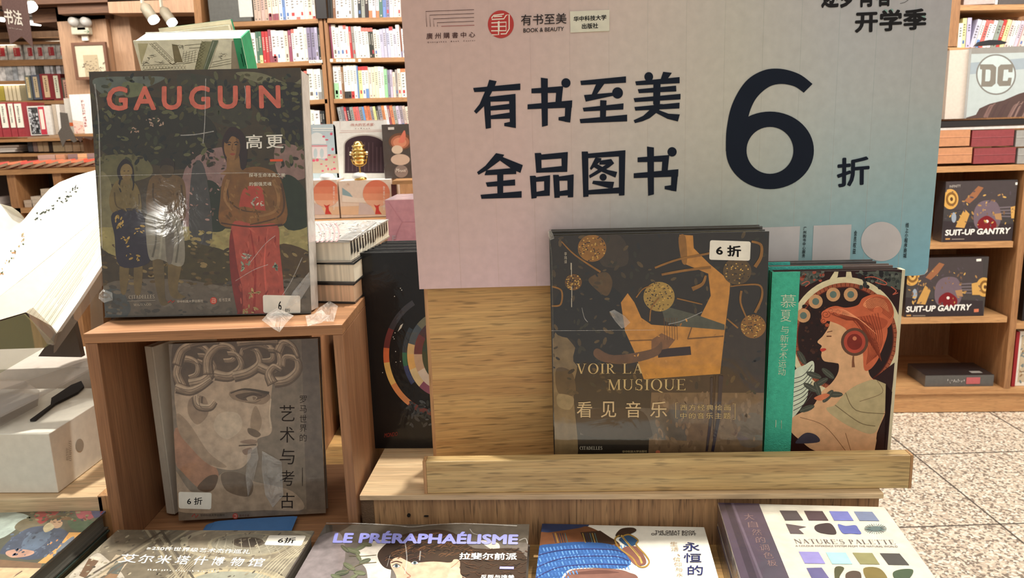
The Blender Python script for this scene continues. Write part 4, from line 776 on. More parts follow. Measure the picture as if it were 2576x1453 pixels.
u_ = RX.uv(2388, 60, .28)[0]; MB().box(u_, u_+.044, .278, .558, RX.uv(2388, 117, .28)[1], RX.uv(2388, -40, .28)[1], (176, 128, 84)).build('upright', 'shelfz', rc_, RX)
post(MB(), RX, 2372, 122, 2330, 437, .03, .28, .55).build('upright', 'shelfz', rc_, RX); post(MB(), RX, 2180, 440, 2120, 985, .03, 0, .56).build('upright', 'shelfz', rc_, RX)
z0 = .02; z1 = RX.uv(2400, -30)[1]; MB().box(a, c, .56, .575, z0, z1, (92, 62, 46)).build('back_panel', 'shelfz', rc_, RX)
def rthing(xl, xr, yb, yt, name, label, c, dep=.12, y=.05, mat='satin', cat='box', group=None, zlift=.0045, on=None):
    u0, v0 = RX.uv(xl, yb, y); u1, v0b = RX.uv(xr, yb, y); _, v1 = RX.uv((xl+xr)/2, yt, y); v0 = (v0+v0b)/2 if on is None else on
    tf = Fr(RX.w(u0, y, v0+zlift), -4); t = thing(name, tf, label, cat, group); w_, h_ = u1-u0, v1-v0
    MB().box(0, w_, 0, dep, 0, h_, c).build('carton', mat, t, tf); return t, tf, w_, h_
for i, (x, wd, h, k, extra) in enumerate(((2409, 11, 62, 'w', 'r'), (2420, 11, 75, 'y', 'o'), (2431, 11, 76, 'l', 'r'))):
    row(RX, [(k, wd, h)], x, lambda q: 117, ['the right bookcase, by the upright', 'the right bookcase, after the white one', 'the right bookcase, before the leaning books'][i], 'upright books at the left of the right bookcase top row', bd=((2200, 117), (2650, 122), .28), depth=.16, y0=.30)
the_lean = 'the right bookcase, leaning run'
row(RX, [('l', 12, 72), ('w', 9, 70, 'b', .3), ('s', 11, 70), ('w', 10, 70, None, 0, 's'), ('w', 10, 70), ('g', 13, 70), ('r', 9, 72), ('y', 10, 72), ('k', 10, 70), ('w', 8, 70), ('w', 8, 70), ('l', 9, 70), ('k', 10, 68), ('w', 12, 70)], 2442, lambda q: 117, the_lean, 'leaning books on the right bookcase top row', bd=((2200, 117), (2650, 122), .28), depth=.16, lean=14, y0=.30)
o = tag(MB().prism([(0, 0), (.13, .004), (.14, .012), (.11, .022), (.06, .026), (.02, .02)], 0, .03, (34, 32, 34)).build('dark_model', 'satin', None, Fr(RX.w(RX.uv(2447, 117, .25)[0], .22, RX.uv(2447, 119, .25)[1]+.003), -4)), 'small flat black model lying in front of the leaning books', 'toy')
for xl, xr, c, l in ((2424, 2502, (196, 176, 170), 'mauve grey box on the topmost right shelf'), (2503, 2509, (250, 248, 244), 'thin white box on the topmost right shelf'), (2511, 2580, (84, 76, 72), 'dark wrapped box on the topmost right shelf')): rthing(xl, xr, 13, -40, 'shelf_box', l, c, mat='wrapc', y=.3, zlift=.004)
# big figure set box
t, tf, w_, h_ = rthing(2430, 2640, 297, 120, 'figure_box', 'large pale grey window box with a round two-letter emblem above a rocky base', (196, 200, 200), .25, .012, 'satin')
MB().box(-.085, 0, .02, .25, 0, h_*.985, (206, 192, 178)).build('side_flap', 'satin', t, tf)
P = Print(tf, 4.403, 2380, 0, (0, w_, 0, h_), y=-.001)
P.poly((140, 136, 130), [(215, 520), (900, 500), (900, 580), (215, 600)], 0)
P.poly((176, 184, 182), [(215, 600), (900, 580), (900, 1310), (150, 1320)], 0); P.poly((150, 160, 166), [(205, 700), (900, 640), (900, 760), (195, 830)], 0)
P.poly((120, 116, 110), ell(553, 825, 222, 226, 40), 0, [list(reversed(ell(553, 825, 206, 210, 40)))])
P.poly((186, 196, 194), ell(553, 825, 205, 209, 40), 0)
D_ = [(375, 712), (520, 712), (556, 745), (548, 925), (505, 960), (385, 960), (392, 900), (398, 770), (375, 765)]
P.poly((124, 118, 108), D_, 0, [[(440, 770), (432, 900), (478, 900), (488, 885), (494, 785), (482, 770)]])
C_ = [(605, 715), (700, 712), (745, 708), (735, 800), (690, 800), (690, 770), (640, 772), (628, 895), (680, 895), (690, 860), (728, 860), (715, 950), (590, 955), (565, 920), (575, 745)]
P.poly((124, 118, 108), C_, 0)
P.poly((84, 66, 62), [(370, 1200), (480, 1150), (640, 1110), (800, 1040), (900, 1010), (900, 1310), (180, 1315), (330, 1270)], 0)
for q in range(16): x = random.uniform(420, 860); P.line(random.choice(((132, 106, 98), (80, 62, 60), (120, 94, 88))), [(x, 1300), (x+60, 1180), (x+100, 1110+random.uniform(0, 60))], (26, 8), 1)
P.build('printed_window', 'ink', t)
t2, tf2, _, _ = rthing(2360, 2640, 318, 304, 'display_tray', 'black tray under the large pale figure box', (40, 36, 36), .26, .008)
# stacked wrapped boxes
for r_, (ya, yb) in enumerate(((370, 329), (413, 374))):
    for i, (xl, xr, c, nm_) in enumerate(((2352, 2438+5*r_, (190, 132, 92), 'tan orange'), (2443+5*r_, 2548+4*r_, (136, 56, 58), 'burgundy'), (2554+4*r_, 2640, (150, 146, 140), 'grey'))):
        t, tf, w_, h_ = rthing(xl-(5*r_ if i == 0 else 0), xr, ya, yb, 'wrapped_box', f'{nm_} shrink-wrapped box in the {"upper" if r_ == 0 else "lower"} layer above the right bookcase shelf', c, .2, .012, 'wrapc', 'box', 'wrapped boxes stacked on the right bookcase')
        MB().box(0, w_, -.002, .001, h_*.55, h_*.57, tuple(min(255, q+40) for q in c)).build('film_seam', 'wrapc', t, tf)
t, tf, w_, h_ = rthing(2346, 2640, 327, 320, 'flat_box', 'flat pale wrapped box spread across the top of the coloured boxes', (206, 200, 194), .2, .012, 'wrapc')
bb = RX.uv(2352, 437)[1]; # kit boxes
def kit(xl, xr, yb, yt, label, k, ox, oy, sx, sy, y, on):
    t, tf, w_, h_ = rthing(xl, xr, yb, yt, 'kit_box', label, (56, 50, 50), .09, y, 'wrapc', 'box', 'dark kit boxes in the right bookcase', .001, on)
    P = Print(tf, k, ox, oy, (0, w_, 0, h_), y=-.001); S = lambda x, y: (sx+x, sy+y)
    P.poly((74, 66, 66), [S(0, 0), S(450, 0), S(450, 200), S(0, 160)], 0); P.poly((58, 50, 52), [S(0, 230), S(450, 250), S(450, 350), S(0, 350)], 0)
    def gear(x, y, r):
        P.poly((206, 158, 84), ell(*S(x, y), r*.8, r, 22), 0); P.poly((130, 92, 48), ell(*S(x+r*.1, y), r*.55, r*.7, 18), 0); P.poly((216, 172, 98), ell(*S(x+r*.12, y), r*.35, r*.45, 16), 0); P.poly((90, 62, 40), ell(*S(x+r*.12, y), r*.15, r*.2, 12), 0)
    P.poly((150, 100, 70), [S(120, 115), S(200, 30), S(230, 40), S(190, 95), S(150, 130)], 0); P.poly((196, 150, 84), [S(80, 240), S(120, 160), S(150, 190), S(120, 270), S(70, 265)], 0)
    gear(40, 105, 58); gear(455, 170, 55); P.poly((204, 158, 90), [S(385, 150), S(430, 140), S(440, 215), S(388, 215)], 0)
    for q in range(4): P.line((110, 100, 104), [S(300, 155+q*16), S(385, 150+q*18)], 8)
    P.poly((112, 96, 104), [S(190, 270), S(175, 180), S(215, 120), S(300, 120), S(330, 200), S(300, 275)], 1); P.poly((170, 130, 90), [S(290, 190), S(330, 185), S(335, 225), S(300, 220)], 0)
    P.poly((150, 160, 172), ell(*S(60, 210), 14, 30, 12), 0); P.poly((120, 34, 38), [S(200, 230), S(250, 200), S(300, 235), S(290, 275), S(205, 275)], 1); P.poly((230, 220, 210), ell(*S(250, 232), 9, 9, 10), 0)
    P.dabs([(170, 130, 80), (120, 92, 70), (84, 74, 80), (200, 160, 90)], (S(10, 150)[0], S(10, 60)[1], S(450, 0)[0], S(0, 270)[1]), 60, 9)
    P.line((196, 150, 90), [S(12, 333), S(38, 332)], 8); P.line((140, 130, 120), [S(48, 334), S(120, 333)], 5)
    P.poly((230, 226, 216), [S(412, 10), S(440, 8), S(440, 22), S(412, 24)], 0); P.poly((206, 120, 90), [S(398, 296), S(425, 294), S(425, 312), S(398, 314)], 0)
    P.build('printed_picture', 'ink', t)
    lettering(t, P, 'SUIT-UP GANTRY', (S(8, 314), S(375, 302), S(385, 266), S(12, 280)), (238, 232, 224), y=-.003, bold=.035, name='title_lettering'); lettering(t, P, 'INFINITY', (S(35, 40), S(98, 36), S(98, 22), S(35, 26)), (190, 180, 170), y=-.003, name='small_lettering')
    return t
kit(2368, 2545, 607, 455, 'dark kit box with gold gear picture and white capitals, in the upper right compartment', 2.2717, 2230, 420, 325, 78, .02, V2)
kit(2275, 2474, 796, 648, 'dark kit box with gold gear picture and white capitals, one shelf lower', 2.2717, 2230, 420, 102, 515, .02, V3)
t, tf, w_, h_ = rthing(2326, 2498, 973, 944, 'flat_box', 'flat dark wrapped box with a grey printed edge lying in the bottom compartment', (84, 82, 80), .2, .03, 'wrapc', on=V4, zlift=.001)
Q = Print(tf, None, 0, 0, y=-.002); marks(t, Q, ((w_*.32, h_*.3), (w_*.58, h_*.3), (w_*.58, h_*.7), (w_*.32, h_*.7)), 9, (190, 186, 180), y=-.002)
MB().box(w_*.6, w_*.8, -.0025, 0, h_*.22, h_*.8, (186, 96, 98)).build('red_badge', 'satin', t, tf); MB().box(0, w_, 0, .2, h_, h_+.001, (44, 38, 38)).build('lid', 'wrapc', t, tf)
MB().box(w_*.72, w_*.88, .03, .06, h_+.001, h_+.0016, (150, 144, 136)).build('lid_label', 'satin', t, tf)
t, tf, w_, h_ = rthing(2548, 2640, 965, 833, 'framed_box', 'dark red edged box with a pale ornamental front at the right frame edge', (232, 226, 212), .1, .03, on=V4, zlift=.001)
MB().box(-.012, .004, -.01, .11, 0, h_, (150, 30, 38)).build('red_edge', 'satin', t, tf); P = Print(tf, None, 0, 0, (0, w_, 0, h_), y=-.001); P.poly((196, 178, 150), [(.02, .02), (w_, .02), (w_, h_-.02), (.02, h_-.02)]); P.dabs([(150, 120, 90), (120, 130, 130), (220, 206, 180)], (.02, .02, w_, h_-.02), 120, .008); P.build('ornament_print', 'ink', t)
rthing(2572, 2640, 794, 640, 'shelf_box', 'black box at the right frame edge behind the upright', (40, 36, 38), .1, .04, on=V5, zlift=.001)


# ================================================================== FOREGROUND FURNITURE
RF_ = Fr((-.2025, .9207, 0), -3.7)
t = thing('display_counter', RF_, 'lower timber counter carrying the flat art books in front', 'counter')
MB().box(-1.3, .640, -.75, .75, TZ-.02, TZ, (170, 130, 90)).build('counter_top', 'beech', t, RF_)
MB().box(-1.28, .62, -.7, .7, 0, TZ-.02, (120, 90, 64)).build('counter_body', 'oakz', t, RF_)
t = thing('riser', RF_, 'raised timber shelf with vertical grained front behind the flat books', 'riser')
MB().box(0, .648, 0, .62, RZ-.007, RZ, (216, 172, 118)).build('top_board', 'paleboard', t, RF_, bevel=.0008)
MB().box(.016, .645, .006, .02, TZ, RZ-.0075, (180, 140, 98)).build('front_panel', 'oakz', t, RF_)
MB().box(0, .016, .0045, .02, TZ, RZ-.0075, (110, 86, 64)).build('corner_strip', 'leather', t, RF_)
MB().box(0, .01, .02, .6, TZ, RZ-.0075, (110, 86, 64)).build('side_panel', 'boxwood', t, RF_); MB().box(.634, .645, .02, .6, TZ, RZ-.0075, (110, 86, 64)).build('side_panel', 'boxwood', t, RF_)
for px in ((1028, 1296), (1072, 1298)):
    c = RF_.uv(*px, .004); mb = MB(); mb.prism(ell(c[0], c[1], .0022 if px[0] < 1050 else .003, .0022 if px[0] < 1050 else .0007, 12), .0035, .0075, (30, 24, 20)); mb.build('nail_hole', 'matte', t, RF_)
LR = Fr((-.5275, .930, 0), 0)
t = thing('left_riser', LR, 'raised timber shelf at far left under the white carton', 'riser')
MB().box(-.9, -.006, 0, .6, 1.003-.024, 1.003, (200, 160, 110)).build('top_board', 'paleboard', t, LR, bevel=.001)
MB().box(-.9, -.012, .004, .02, TZ, 1.003-.0245, (180, 140, 98)).build('front_panel', 'oakz', t, LR)
MB().box(-.012, .0085, .0, .6, TZ, 1.004, (176, 146, 98)).build('end_panel', 'beechz', t, LR, bevel=.001)

# ---- cube display box
BX = Fr((-.5158, .9114, TZ), .4); BW, BH, BD, th = .3105, .2975, .235, .0145
t = thing('display_box', BX, 'open wooden display cube holding the stone head book', 'display box')
MB().box(0, BW, 0, BD, BH-th+.002, BH, (188, 130, 88)).build('top_panel', 'boxwood', t, BX, bevel=.0008)
MB().box(0, BW, 0, BD, 0, th, (188, 130, 88)).build('bottom_panel', 'boxwood', t, BX, bevel=.0008)
MB().box(0, th+.0005, .0003, BD, th+.0001, BH-th+.0018, (188, 130, 88)).build('side_panel', 'boxwoodz', t, BX, bevel=.0008)
MB().box(BW-th+.002, BW, .0003, BD, th+.0001, BH-th+.0018, (188, 130, 88)).build('side_panel', 'boxwoodz', t, BX, bevel=.0008)

# ---- easel: ledge, back panel
LG = Fr((-.1198, .9187, RZ+.0002), -2.8)
t = thing('book_easel', LG, 'beech book easel with a long front ledge and upright back panel', 'easel')
MB().box(.004, .6, 0, .018, 0, .0434, (216, 172, 118)).build('ledge', 'ledgewood', t, LG, bevel=.0012)
MB().box(0, .004, .0002, .018, 0, .0434, (214, 184, 130)).build('edge_band', 'beechz', t, LG); MB().box(.6, .603, .0002, .018, 0, .0434, (214, 184, 130)).build('edge_band', 'beechz', t, LG)
MB().box(.002, .6, .0185, .06, 0, .020, (206, 164, 112)).build('base_board', 'beech', t, LG)
PB = Fr((atY(1079, 900, 1.0).x, 1.0, RZ+.0002), 3.0)
MB().box(.003, .6, 0, .015, 0, .33, (206, 160, 110)).build('back_panel', 'beech', t, PB); MB().box(-.0015, .003, 0, .015, 0, .33, (226, 190, 120)).build('edge_band', 'beechz', t, PB)
MB().box(.48, .5, .015, .12, 0, .02, (180, 140, 98)).build('foot', 'beech', t, PB)

# ---- sign
SF = Fr(atY(1055, 727, .985), 3.3)
sg = thing('discount_sign', SF, 'large pink to teal discount sign with big dark numeral six', 'sign', )
TLp, TRp, BLp, BRp = (1004, -58), (2400, -58), (1055, 727), (2333, 692)
GC = [[(206, 174, 163), (208, 179, 170), (210, 192, 179), (199, 193, 180), (191, 189, 187), (187, 183, 183)], [(208, 179, 168), (212, 185, 175), (206, 194, 182), (199, 195, 180), (191, 195, 191), (187, 190, 185)], [(205, 177, 169), (211, 184, 178), (195, 190, 180), (187, 188, 175), (170, 189, 187), (157, 187, 189)], [(216, 186, 183), (217, 188, 190), (195, 194, 190), (170, 188, 180), (146, 193, 200), (133, 189, 206)]]
def gcol(u, v):     # v 0 top 1 bottom
    X_, Y_ = u*5, v*3; i, j = min(int(X_), 4), min(int(Y_), 2); a, b = X_-i, Y_-j
    return tuple((GC[j][i][k]*(1-a)+GC[j][i+1][k]*a)*(1-b)+(GC[j+1][i][k]*(1-a)+GC[j+1][i+1][k]*a)*b for k in range(3))
c4 = [SF.uv(*p) for p in (BLp, BRp, TRp, TLp)]
def bil(u, v): return tuple((c4[0][i]*(1-u)+c4[1][i]*u)*(1-v)+(c4[3][i]*(1-u)+c4[2][i]*u)*v for i in (0, 1))
NU, NV = 40, 36; me = bpy.data.meshes.new('board_face'); vs, fs, cs = [], [], []
for j in range(NV+1):
    for i in range(NU+1):
        u, v = i/NU, j/NV; p = bil(u, v)
        if j == 0 and i == NU: p = bil(u-.006, v+.004)
        vs.append((p[0], -.0001, p[1])); tv = (1-v)*1227/727 - .69 if v > .0 else 1; cs.append((*lin(gcol(u, max(0, min(1, 1-v*785/740)))), 1))
for j in range(NV):
    for i in range(NU): a = j*(NU+1)+i; fs.append((a, a+1, a+NU+2, a+NU+1))
me.from_pydata(vs, [], fs); ca = me.color_attributes.new('Col', 'FLOAT_COLOR', 'POINT'); ca.data.foreach_set('color', [x for c in cs for x in c]); me.materials.append(M['satin'])
o = bpy.data.objects.new('printed_face', me); COL.objects.link(o); o.parent = sg; o.matrix_world = SF.M
rr = [bil(0, 0), bil(.985, 0), bil(.994, .003), bil(1, .013), bil(1, 1), bil(0, 1)]
vs[NU] = vs[NU]
MB().prism(rr, .0001, .005, (214, 206, 196)).build('board', 'satin', sg, SF)
for i in range(1, 14):
    u = i/14+.01; a = bil(u-.0004, .0); b = bil(u+.0004, 1); MB().box(min(a[0], b[0]), min(a[0], b[0])+.0005, -.00025, -.0001, a[1], b[1], tuple(k*.97 for k in gcol(u, .4))).build('flute_line', 'satin', sg, SF)
P = Print(SF, 3.389, 1000, 120, None, y=-.0008, dy=1e-6); NV_ = (24, 31, 44)
def you():
    for q in ([(645, 343), (1047, 305), (1047, 360), (655, 378)], [(782, 273), (845, 285), (828, 330), (805, 375), (783, 418), (745, 490), (672, 562), (652, 541), (700, 480), (745, 375), (768, 320)],
              [(783, 418), (1006, 393), (1006, 453), (790, 460)], [(790, 498), (953, 478), (958, 525), (790, 535)], [(792, 577), (958, 552), (960, 603), (797, 608)], [(736, 480), (752, 425), (792, 414), (797, 683), (752, 691)],
              [(950, 400), (1006, 393), (1009, 684), (960, 676)], [(910, 642), (965, 630), (1009, 640), (1009, 684), (910, 667)]): P.poly(NV_, q)
def shu(dx, dy):
    for q in ([(1142, 348), (1412, 327), (1400, 383), (1142, 388)], [(1355, 345), (1412, 330), (1398, 465), (1347, 465)], [(1109, 483), (1490, 448), (1487, 510), (1109, 524)], [(1430, 500), (1490, 448), (1472, 637), (1425, 630)],
              [(1373, 592), (1432, 583), (1475, 600), (1472, 637), (1373, 618)], [(1222, 255), (1281, 263), (1281, 662), (1232, 674)]): P.poly(NV_, [(x+dx, y+dy) for x, y in q])
    P.poly(NV_, ell(1436+dx, 300+dy, 39, 40, 28))
def zhi():
    for q in ([(1559, 282), (1948, 244), (1948, 298), (1565, 318)], [(1695, 305), (1765, 305), (1700, 395), (1655, 400)], [(1590, 403), (1840, 382), (1845, 408), (1605, 459)], [(1728, 447), (1782, 449), (1776, 600), (1727, 600)],
              [(1579, 512), (1927, 474), (1925, 526), (1588, 543)], [(1553, 608), (1958, 570), (1958, 627), (1560, 643)]): P.poly(NV_, q)
    P.poly(NV_, ell(1876, 385, 46, 48, 28))
def mei():
    for q in ([(2265, 205), (2339, 214), (2295, 275), (2240, 280)], [(2027, 287), (2405, 250), (2405, 302), (2035, 320)], [(2048, 354), (2375, 323), (2377, 372), (2058, 387)], [(2013, 430), (2413, 393), (2412, 440), (2023, 463)], [(2020, 505), (2405, 468), (2403, 517), (2028, 536)],
              [(2182, 300), (2243, 298), (2237, 482), (2180, 482)], [(2190, 480), (2262, 480), (2225, 540), (2150, 600), (2090, 626), (2025, 642), (2013, 618), (2095, 580), (2150, 530)], [(2190, 528), (2225, 530), (2310, 562), (2407, 568), (2390, 628), (2300, 605), (2195, 550)]): P.poly(NV_, q)
    P.poly(NV_, ell(2142, 247, 37, 39, 28))
you(); shu(0, 0); zhi(); mei(); shu(905, 587)
for q in ([(840, 898), (910, 912), (875, 960), (760, 1045), (690, 1082), (678, 1060), (750, 1005)], [(875, 918), (905, 935), (1068, 1000), (1048, 1066), (1010, 1050), (968, 1028), (868, 958)], [(757, 1044), (968, 1026), (1012, 1046), (1012, 1076), (742, 1086)], [(850, 1076), (902, 1074), (900, 1252), (852, 1252)], [(752, 1148), (1002, 1122), (1003, 1173), (765, 1184)], [(708, 1253), (1058, 1222), (1058, 1277), (716, 1287)]): P.poly(NV_, q)
P.poly(NV_, [(1170, 898), (1222, 896), (1228, 910), (1452, 888), (1447, 1057), (1183, 1065)], 0, [[(1226, 955), (1228, 1026), (1400, 1008), (1398, 943)]])
P.poly(NV_, [(1128, 1092), (1175, 1090), (1183, 1103), (1301, 1086), (1298, 1260), (1187, 1266), (1185, 1280), (1142, 1286)], 0, [[(1182, 1142), (1185, 1228), (1251, 1215), (1250, 1137)]])
P.poly(NV_, [(1326, 1083), (1374, 1083), (1378, 1097), (1502, 1079), (1498, 1273), (1452, 1275), (1452, 1258), (1383, 1262), (1383, 1277), (1338, 1279)], 0, [[(1380, 1133), (1383, 1222), (1450, 1212), (1449, 1132)]])
P.poly(NV_, [(1570, 885), (1622, 884), (1626, 902), (1943, 873), (1935, 1257), (1888, 1260), (1888, 1240), (1628, 1250), (1628, 1268), (1584, 1272)], 0, [[(1626, 940), (1628, 1213), (1888, 1190), (1888, 926)]])
for q in ([(1688, 935), (1738, 942), (1735, 962), (1650, 1042), (1640, 1028)], [(1725, 962), (1822, 948), (1847, 985), (1800, 1022), (1640, 1112), (1632, 1088), (1778, 995), (1720, 996)], [(1690, 985), (1720, 1000), (1790, 1040), (1873, 1058), (1858, 1106), (1745, 1058), (1670, 1015)], [(1668, 1133), (1847, 1143), (1835, 1197), (1800, 1195), (1660, 1158)]): P.poly(NV_, q)
P.poly(NV_, ell(1753, 1103, 30, 30, 24)); P.build('headline_lettering', 'ink', sg)
P = Print(SF, 1, 0, 0, None, y=-.0008, dy=1e-6)
P.poly(NV_, smoothc([(2044, 211), (2010, 186), (1963, 173), (1918, 178), (1875, 206), (1842, 262), (1828, 325), (1826, 380)], 6, False)+smoothc([(1878, 352), (1881, 300), (1899, 252), (1930, 221), (1962, 211), (1998, 217), (2022, 233)], 6, False))
P.poly(NV_, ell(1937, 378, 110.5, 97.5, 60), 0, [list(reversed(ell(1937, 378, 59, 59, 48)))]); P.build('numeral_six', 'ink', sg)
lettering(sg, P, '折', ((2105, 472), (2187, 463), (2188, 392), (2106, 398)), NV_, bold=.022, name='lettering', y=-.0008)
# the school season words at the top right
lettering(sg, P, '逐梦青春', ((2066, 22), (2246, 16), (2248, -52), (2066, -48)), (36, 34, 34), bold=.03, y=-.0008, csp=1.05)
lettering(sg, P, '开学季', ((2150, 83), (2331, 74), (2331, 20), (2152, 28)), (36, 34, 34), bold=.035, y=-.0008, csp=1.05)
Q = Print(SF, 3.0667, 1560, 0, None, y=-.0006)
for x, y, r in ((2047, 88, 16), (2094, 82, 14), (2340, 132, 15), (2048, 20, 10)): Q.poly((142, 176, 164), ell(x, y, r, r, 16))
Q.line((70, 66, 64), [(2160, 27), (2195, 18), (2225, -2)], 3, 1); Q.build('printed_dots', 'ink', sg)
Q = Print(SF, 4.541, 1000, 0, None, y=-.0008, dy=1e-6); br = (70, 40, 40)
for i in range(4): Q.line(br, [(335+41*i, 306-i*1), (322+43*i, 130+44*i-i), (874, 110+44*i)], 5)
Q.line((150, 60, 58), [(500, 300), (878, 287)], 5); Q.build('shop_emblem', 'ink', sg)
lettering(sg, Q, '廣 州 購 書 中 心', ((330, 448), (886, 425), (886, 362), (330, 378)), br, bold=.006, y=-.0008, name='shop_lettering')
lettering(sg, Q, 'Guangzhou  Book  Center', ((342, 494), (888, 472), (888, 455), (342, 475)), br, y=-.0008, csp=1.8, name='shop_lettering', bold=.015)
Q = Print(SF, 4.541, 1000, 0, None, y=-.0006); Q.poly((186, 66, 62), ell(1180, 277, 148, 158, 48))
wt_ = (232, 222, 204)
for pts in ([(1215, 160), (1100, 175), (1078, 200), (1078, 222), (1215, 215), (1240, 175), (1275, 165), (1275, 330), (1240, 385), (1178, 388)], [(1150, 245), (1155, 395), (1075, 398)], [(1072, 262), (1240, 252), (1240, 350), (1070, 352)], [(1072, 305), (1240, 300)], [(1100, 190), (1195, 185)], [(1160, 350), (1160, 240)]): Q.line(wt_, pts, 13)
Q.build('round_seal', 'ink', sg)
lettering(sg, Q, '有书至美', ((1410, 293), (1930, 270), (1930, 148), (1410, 168)), (44, 38, 38), y=-.0012, name='imprint_lettering', bold=.005)
lettering(sg, Q, 'BOOK & BEAUTY', ((1437, 373), (1898, 352), (1902, 306), (1437, 325)), (44, 38, 38), y=-.0012, bold=.012, name='imprint_lettering')
L4 = [Q.L(p) for p in ((1978, 370), (2420, 352), (2418, 116), (1972, 134))]
st_ = MB().prism(L4, -.0012, -.0003, (222, 218, 196)).build('name_sticker', 'satin', sg, SF, bevel=.0003)
lettering(st_, Q, '华中科技大学', ((2010, 248), (2384, 228), (2384, 168), (2010, 188)), (30, 28, 28), y=-.0016, bold=.02); lettering(st_, Q, '出版社', ((2105, 332), (2290, 324), (2290, 262), (2105, 270)), (30, 28, 28), y=-.0016, bold=.02)
# blank patches and their captions at the lower right
Q = Print(SF, 5.8545, 1900, 540, None, y=-.0006)
for q in ([(20, 190), (660, 168), (630, 760), (20, 770)], [(860, 158), (1418, 142), (1388, 760), (830, 770)]): Q.poly((214, 206, 202), q)
Q.poly((214, 206, 202), ell(1858, 392, 300, 290, 48)); Q.build('blank_patch', 'ink', sg)
for s_, q in (('广\n州\n购\n书\n中\n心\n服\n务', ((686, 625), (730, 625), (756, 172), (706, 172))), ('会\n员\n权\n益', ((1430, 570), (1475, 570), (1498, 228), (1455, 228))), ('线\n上\n小\n程\n序\n商\n城', ((2174, 634), (2222, 634), (2262, 115), (2214, 115)))):
    lettering(sg, Q, s_, q, (34, 34, 36), y=-.0012, bold=.015, name='caption_lettering')

# ================================================================== BOOKS
TG = [1.22, .022]
def tune(c, g=None, o=None):
    g = TG[0] if g is None else g; o = TG[1] if o is None else o
    l = [max(.004, v*g-o) for v in lin(c)]
    return tuple(min(255, round(255*(12.92*v if v <= .0031308 else 1.055*v**(1/2.4)-.055))) for v in l)
def A(P, rows):
    for r in rows:
        k, c, pts = r[0], tune(r[1]), r[2]
        if k == 'p': P.poly(c, pts)
        elif k == 's': P.poly(c, pts, True)
        elif k == 'e': P.poly(c, ell(*pts))
        elif k == 'l': P.line(c, pts, r[3], len(r) > 4)
def hyph(root, P, quad, n, col, y=-.0006, name='small_print'):
    """a line of print too small to read: little upright marks"""
    q = [P.L(p) for p in quad]; mb = MB(); y = ym(P.fr, y)
    for i in range(n):
        for _ in range(2):
            u0 = (i+.1+random.random()*.3)/n; u1 = u0+.35/n; v0 = random.uniform(0, .5); v1 = v0+random.uniform(.2, .5)
            f = lambda u, v: tuple((q[0][k]*(1-u)+q[1][k]*u)*(1-v)+(q[3][k]*(1-u)+q[2][k]*u)*v for k in (0, 1))
            p = [f(u0, v0), f(u1, v0), f(u1, v1), f(u0, v1)]; mb.face([(a, y, b) for a, b in p], col)
    return mb.build(name, 'ink', root, P.fr)
# ---- tropical cover book on the box
GF = Fr((-.5207, .976, TZ+BH+.0046), .2, 6.7, .8); gw, gh, gt = .2625, .3073, .042
g = book('art_book', GF, gw, gh, gt, 'big dark painted-cover book with orange-red capitals on top of the wooden cube', (70, 66, 56), (60, 56, 48), page=(196, 186, 170), mat='wrap')
P = Print(GF, 2.2017, 220, 170, (0, gw, 0, gh), y=-.0004)
A(P, [('p', (64, 56, 44), [(0, 0), (1321, 0), (1321, 1453), (0, 1453)]),
 ('s', (88, 94, 86), [(40, 60), (250, 50), (430, 55), (300, 120), (150, 160), (60, 130)]), ('s', (108, 106, 80), [(820, 30), (960, 30), (1120, 90), (1190, 60), (1180, 130), (1060, 110), (960, 90)]), ('s', (96, 100, 72), [(200, 80), (330, 100), (300, 150), (210, 160)]),
 ('s', (60, 58, 48), [(500, 40), (720, 60), (900, 160), (880, 330), (700, 300), (560, 200)]), ('s', (48, 46, 40), [(60, 240), (350, 160), (650, 260), (720, 420), (560, 560), (300, 520), (80, 460)]), ('s', (44, 42, 36), [(850, 120), (1190, 100), (1210, 420), (1100, 440), (950, 240)]),
 ('s', (92, 88, 62), [(60, 500), (300, 490), (350, 600), (100, 640)]), ('s', (124, 100, 96), [(540, 560), (740, 440), (860, 560), (760, 640), (690, 680), (640, 580), (580, 860), (530, 860)]), ('s', (124, 100, 92), [(1050, 430), (1190, 450), (1215, 600), (1090, 620), (1040, 540)]),
 ('s', (112, 106, 78), [(60, 600), (130, 640), (150, 900), (80, 1000)]),
 ('s', (138, 128, 84), [(60, 890), (300, 900), (520, 880), (760, 890), (900, 900), (1060, 880), (1240, 860), (1240, 1040), (1080, 990), (780, 1020), (640, 990), (520, 960), (400, 1060), (120, 1030)]),
 ('s', (46, 52, 42), [(1080, 620), (1150, 610), (1225, 720), (1230, 870), (1090, 880)]), ('s', (46, 50, 42), [(640, 640), (730, 660), (770, 870), (700, 910), (650, 860)]), ('s', (68, 66, 64), [(580, 560), (650, 560), (690, 960), (570, 950)]),
 ('s', (66, 60, 42), [(540, 960), (640, 980), (780, 1030), (790, 1180), (500, 1180), (420, 1100)]), ('s', (74, 60, 42), [(1060, 980), (1240, 1030), (1240, 1150), (1060, 1170)]), ('s', (92, 84, 72), [(90, 1200), (500, 1170), (800, 1210), (1240, 1170), (1240, 1400), (90, 1400)]), ('s', (74, 76, 74), [(90, 1240), (180, 1230), (240, 1330), (190, 1400), (90, 1400)])])
P.dabs([tune(c) for c in ((40, 42, 34), (58, 60, 46), (74, 70, 48), (52, 48, 40), (86, 86, 60))], (30, 40, 1230, 560), 420, 20)
P.dabs([tune(c) for c in ((80, 66, 44), (98, 84, 56), (60, 52, 40), (120, 104, 70))], (70, 980, 1240, 1200), 160, 16, ang=10)
P.dabs([tune(c) for c in ((150, 138, 92), (122, 112, 76), (134, 120, 80))], (70, 890, 1240, 990), 90, 14, ang=5)
